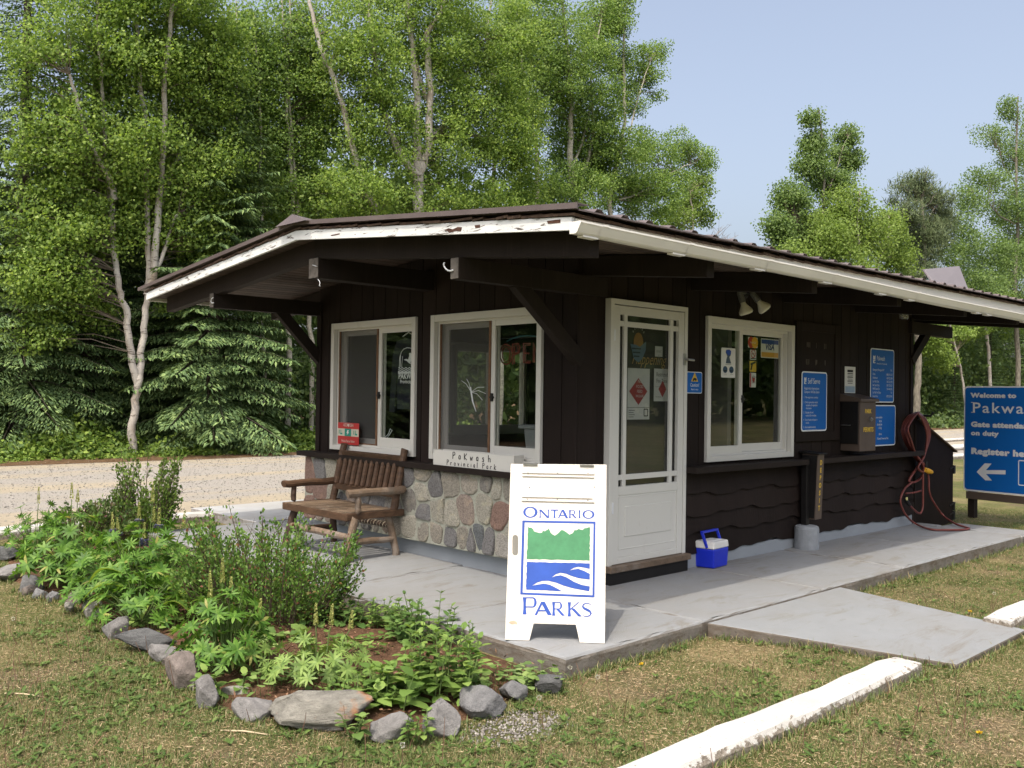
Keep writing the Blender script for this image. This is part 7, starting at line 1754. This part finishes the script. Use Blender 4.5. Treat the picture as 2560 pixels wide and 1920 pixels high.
# ------------------------------------------------------------------ lawn: grass, dry thatch, weeds, pebbles
rng = np.random.default_rng(900)
def sample(n, xr, yr, near=1.0):
    x = rng.uniform(*xr, n); y = rng.uniform(*yr, n)
    P = np.stack([x, y, np.full(n, GZ)], 1)-CAM; dz = P@FW; u = 1280+FPX*(P@RI)/dz; v = 960-FPX*(P@UP)/dz
    ok = (dz > .5) & (u > -160) & (u < 2720) & (v < 2080)
    d = np.hypot(x-CAM[0], y-CAM[1]); ok &= rng.random(n) < np.clip((5.2/d)**1.5, 0, 1)
    ok &= ~((x > -1.46) & (x < 6.6) & (y > -1.29) & (y < 4.92)) & (y < 5.9) & ~((x > -.2) & (y > 4.8))
    ok &= ~((y < -1.2) & (y > -2.69) & (x > -.05+(-1.262-y)*.40-.02) & (x < 1.8))
    ok &= ~((y > -2.61) & (y < -2.36) & ((x < .24) | (x > 1.70)) & (x < 6.5))
    ok &= ~inpoly(x, y, BED); return x[ok], y[ok]
def green(x, y):
    g_ = .5*vnoise(x, y, .55, 41)+.32*vnoise(x, y, .20, 42)+.18*vnoise(x, y, 1.6, 43)
    bare = np.exp(-((y+1.55)/.28)**2)*(x > -1.8)*(x < .2)*.42           # dry strip along the pad
    bare = bare+.22*(y < -2.6)+.16*np.exp(-((y+1.6)/.3)**2)*(x > 1.8)                                          # thin, worn ground in front of the kerb
    grav = np.hypot((x+2.15)/.26, (y+1.62)/.15) < 1
    return np.where(grav, 0, g_-bare)
x, y = sample(4200000, (-7.5, 9.5), (-5.2, 5.8)); g_ = green(x, y); m = rng.random(len(x)) < np.clip((g_-.285)*3.8, .08, 1); x, y, g_ = x[m], y[m], g_[m]; n = len(x)
base = np.stack([x, y, lawn_z(x, y)-.004], 1); h = rng.uniform(.014, .040, n)*(0.7+.6*np.clip(g_, 0, 1)); a = rng.uniform(0, 6.28, n); lean = rng.uniform(.2, 1.5, n)
d = np.stack([np.cos(a)*lean, np.sin(a)*lean, np.ones(n)], 1); tip = base+nrm(d)*h[:,None]; w_ = rng.uniform(.0012, .0032, n); s_ = np.stack([-np.sin(a), np.cos(a), np.zeros(n)], 1)*w_[:,None]
V = np.stack([base-s_, base+s_, tip], 1).reshape(-1, 3); F = np.arange(3*n).reshape(-1, 3)
LM['grass'] = leafmat('lawn_grass', [(0, (.060,.095,.028)), (.4, (.100,.145,.040)), (.70, (.155,.190,.062)), (.80, (.24,.20,.10)), (1, (.33,.27,.155))], .25)
tag(bigmesh('lawn_grass', V, F, LM['grass']), kind='stuff')
x, y = sample(1800000, (-7.5, 9.5), (-5.2, 5.8)); g_ = green(x, y); m = (rng.random(len(x)) < np.clip(1.15-g_, .25, 1)) & ~(np.hypot((x+2.15)/.26, (y+1.62)/.15) < 1); x, y = x[m], y[m]; n = len(x)
c = np.stack([x, y, lawn_z(x, y)+rng.uniform(.0, .012, n)], 1); d = rng.normal(size=(n,3)); d[:,2] *= .18
V, F = leaf_quads(c, rng.uniform(.010, .034, n), rng, d=d, nn=rng.normal(size=(n,3))*.4+[0,0,1], aspect=.11, fold=.1)
tag(bigmesh('dry_thatch', V, F, leafmat('dry_thatch', [(0, (.13,.085,.045)), (.4, (.28,.20,.11)), (.8, (.42,.32,.185)), (1, (.54,.44,.29))], .1)), kind='stuff')
# ragged longer grass where the mower misses: along the pad, ramp, kerbs and rocks
E_ = []
for (x0, y0, x1, y1, m_) in ((-1.43,-1.29,-.1,-1.29,900), (1.8,-1.27,6.5,-1.27,1100), (-.06,-1.34,.50,-2.66,700), (1.80,-1.3,1.80,-2.6,500), (-3.0,-2.36,.2,-2.36,1500), (-3.0,-2.615,.2,-2.615,1500), (.3,-2.70,1.8,-2.69,500), (1.75,-2.60,4,-2.60,600), (1.75,-2.34,4,-2.34,600)):
    k = rng.random(m_); cl = np.floor(k*m_/26)/(m_/26.0)+rng.normal(size=m_)*.006; E_.append(np.stack([x0+(x1-x0)*cl+rng.normal(size=m_)*.02, y0+(y1-y0)*cl+rng.normal(size=m_)*.02], 1))
for (rx_, ry_, rr_) in ROCKXY:
    m_ = 90; a = rng.uniform(0, 6.28, m_); a = np.floor(a*1.6)/1.6+rng.normal(size=m_)*.12; E_.append(np.stack([rx_+np.cos(a)*rr_*1.05, ry_+np.sin(a)*rr_*1.0], 1)+rng.normal(size=(m_,2))*.015)
E_ = np.concatenate(E_); n = len(E_); base = np.stack([E_[:,0], E_[:,1], lawn_z(E_[:,0], E_[:,1])-.004], 1); h = rng.uniform(.03, .085, n)*rng.uniform(.5, 1.1, n); a = rng.uniform(0, 6.28, n); lean = rng.uniform(.1, .9, n)
d = nrm(np.stack([np.cos(a)*lean, np.sin(a)*lean, np.ones(n)], 1)); w_ = rng.uniform(.0014, .0032, n); s_ = np.stack([-np.sin(a), np.cos(a), np.zeros(n)], 1)*w_[:,None]; mid = base+d*h[:,None]*.6; tip = mid+nrm(d+np.stack([np.cos(a), np.sin(a), -.3*np.ones(n)], 1)*.7)*h[:,None]*.45
V = np.stack([base-s_, base+s_, mid+s_*.8, mid-s_*.8, tip], 1).reshape(-1, 3); b = np.arange(n)[:,None]*5; F = np.concatenate([b+np.array([[0,1,2]]), b+np.array([[0,2,3]]), b+np.array([[3,2,4]])])
tag(bigmesh('edge_grass', V, F, LM['grass']), kind='stuff')
# broad weeds: small rosettes in the greener patches
x, y = sample(70000, (-7.5, 9), (-5.2, 5.6)); g_ = green(x, y); m = rng.random(len(x)) < np.clip((g_-.40)*3.2, .02, .8); x, y = x[m], y[m]; n = len(x); k = 5
c = np.repeat(np.stack([x, y, lawn_z(x, y)+.008], 1), k, 0); a = rng.uniform(0, 6.28, n*k); d = np.stack([np.cos(a), np.sin(a), rng.uniform(.05, .8, n*k)], 1)
V, F = leaf_tri(*leaf_long(c, rng.uniform(.018, .055, n*k), rng, d, np.stack([-np.cos(a)*.4, -np.sin(a)*.4, np.ones(n*k)], 1), .34, .2))
tag(bigmesh('lawn_weeds', V, F, leafmat('weed_leaf', [(0, (.050,.095,.022)), (.5, (.088,.145,.034)), (1, (.14,.20,.055))], .25)), kind='stuff')
# spent dandelion stalks, some with seed heads; a few yellow flowers
x, y = sample(4200, (-7, 4), (-4.9, 3)); g_ = green(x, y); m = rng.random(len(x)) < np.clip(g_, .15, .8); x, y = x[m], y[m]; mb = MB(); heads = []
for i in range(len(x)):
    h = rng.uniform(.05, .15)*(1.6 if rng.random() < .15 else 1); b = np.array([x[i], y[i], GZ-.01]); tp_ = b+np.array([rng.normal()*.03, rng.normal()*.03, h]); mb.tube([b, (b+tp_)/2+rng.normal(size=3)*.006, tp_], [.0022,.0020,.0015], 3, False)
    if rng.random() < .03: heads.append(tp_)
tag(mb.build('dandelion_stalks', simple('red_brown_stalk', (.15,.085,.055), .8, .4, 9)), kind='stuff')
P = np.concatenate([np.repeat(np.array([hh]), 70, 0)+nrm(rng.normal(size=(70,3)))*.009 for hh in heads]); ctr = np.repeat(np.array(heads), 70, 0)
V, F = leaf_quads(P, .006, rng, d=P-ctr, aspect=.5); tag(bigmesh('dandelion_seed_heads', V, F, leafmat('seed_fluff', [(0, (.42,.41,.37)), (1, (.60,.59,.55))], .3)), kind='stuff')
def yellow_flower(u, v, label):
    p = at_z(u, v, GZ+.03); t_ = thing('dandelion', p, label, 'flower'); n = 60; a = rng.uniform(0, 6.28, n); d = np.stack([np.cos(a), np.sin(a), rng.uniform(.1, 1.2, n)], 1)
    V, F = leaf_quads(np.repeat(p[None], n, 0), rng.uniform(.012, .020, n), rng, d=d, aspect=.4); bigmesh('flower_head', V, F, leafmat('yellow_petal', [(0, (.62,.42,.02)), (1, (.80,.56,.05))], .2), t_)
    MB().tube([p-[0,0,.05], p], .002, 4).build('stalk', LM['stem'], t_)
yellow_flower(1560+1967/2.212, 1170+1468/2.212, 'single yellow dandelion on the worn ground right of the long kerb')
yellow_flower(1560+1912/2.212, 1170+795/2.212, 'yellow dandelion in the grass beyond the concrete ramp')
yellow_flower(1300+1340/4.424, 1640+95/4.424, 'yellow dandelion near the pad corner')
# pebbles: the small gravel patch by the rocks, and stones scattered on the road edge
n = 650; a = rng.uniform(0, 6.28, n); r = np.sqrt(rng.random(n)); x = -2.15+.30*r*np.cos(a)+rng.normal(size=n)*.03; y = -1.62+.17*r*np.sin(a)+rng.normal(size=n)*.03
c = np.stack([x, y, lawn_z(x, y)+.003], 1); s_ = rng.uniform(.004, .012, n)
oc = np.array([[1,0,0],[0,1,0],[-1,0,0],[0,-1,0],[0,0,.8],[0,0,-.6]]); of = np.array([[0,1,4],[1,2,4],[2,3,4],[3,0,4],[1,0,5],[2,1,5],[3,2,5],[0,3,5]])
V = (c[:,None]+oc[None]*s_[:,None,None]*rng.uniform(.6, 1.3, (n,6,1))).reshape(-1, 3); F = (np.arange(n)[:,None,None]*6+of[None]).reshape(-1, 3)
PB = leafmat('pebble', [(0, (.11,.10,.09)), (.5, (.19,.175,.155)), (1, (.31,.29,.26))], .0)
tag(bigmesh('gravel_patch', V, F, PB), kind='stuff')
n = 16000; x = rng.uniform(-4, 14, n); y = rng.uniform(6.3, 16.8, n); c = np.stack([x, y, np.full(n, GZ+.006)], 1); s_ = rng.uniform(.006, .02, n)*np.clip(rng.random(n)+.3, 0, 1)
V = (c[:,None]+oc[None]*s_[:,None,None]*rng.uniform(.6, 1.3, (n,6,1))).reshape(-1, 3); F = (np.arange(n)[:,None,None]*6+of[None]).reshape(-1, 3)
tag(bigmesh('road_stones', V, F, PB), kind='stuff')
# fallen twigs on the lawn
for (p, q, lb) in (((12,1078),(108,1087),'pale dry twig lying on the left lawn'), ((552,1826),(668,1836),'pale dry twig lying in front of the rust stained slab')):
    f0 = (lambda u, v: at_z(u, v, GZ+.012))
    if p[1] < 1400: p = (p[0], p[1]+655); q = (q[0], q[1]+655)
    a, b = f0(*p), f0(*q); tag(MB().tube([a, (a+b)/2+[0,.01,.004], b], [.004,.005,.003], 5).build('twig', simple('dry_twig', (.42,.34,.22), .8), loc=a), lb, 'twig')
bpy.context.view_layer.update()
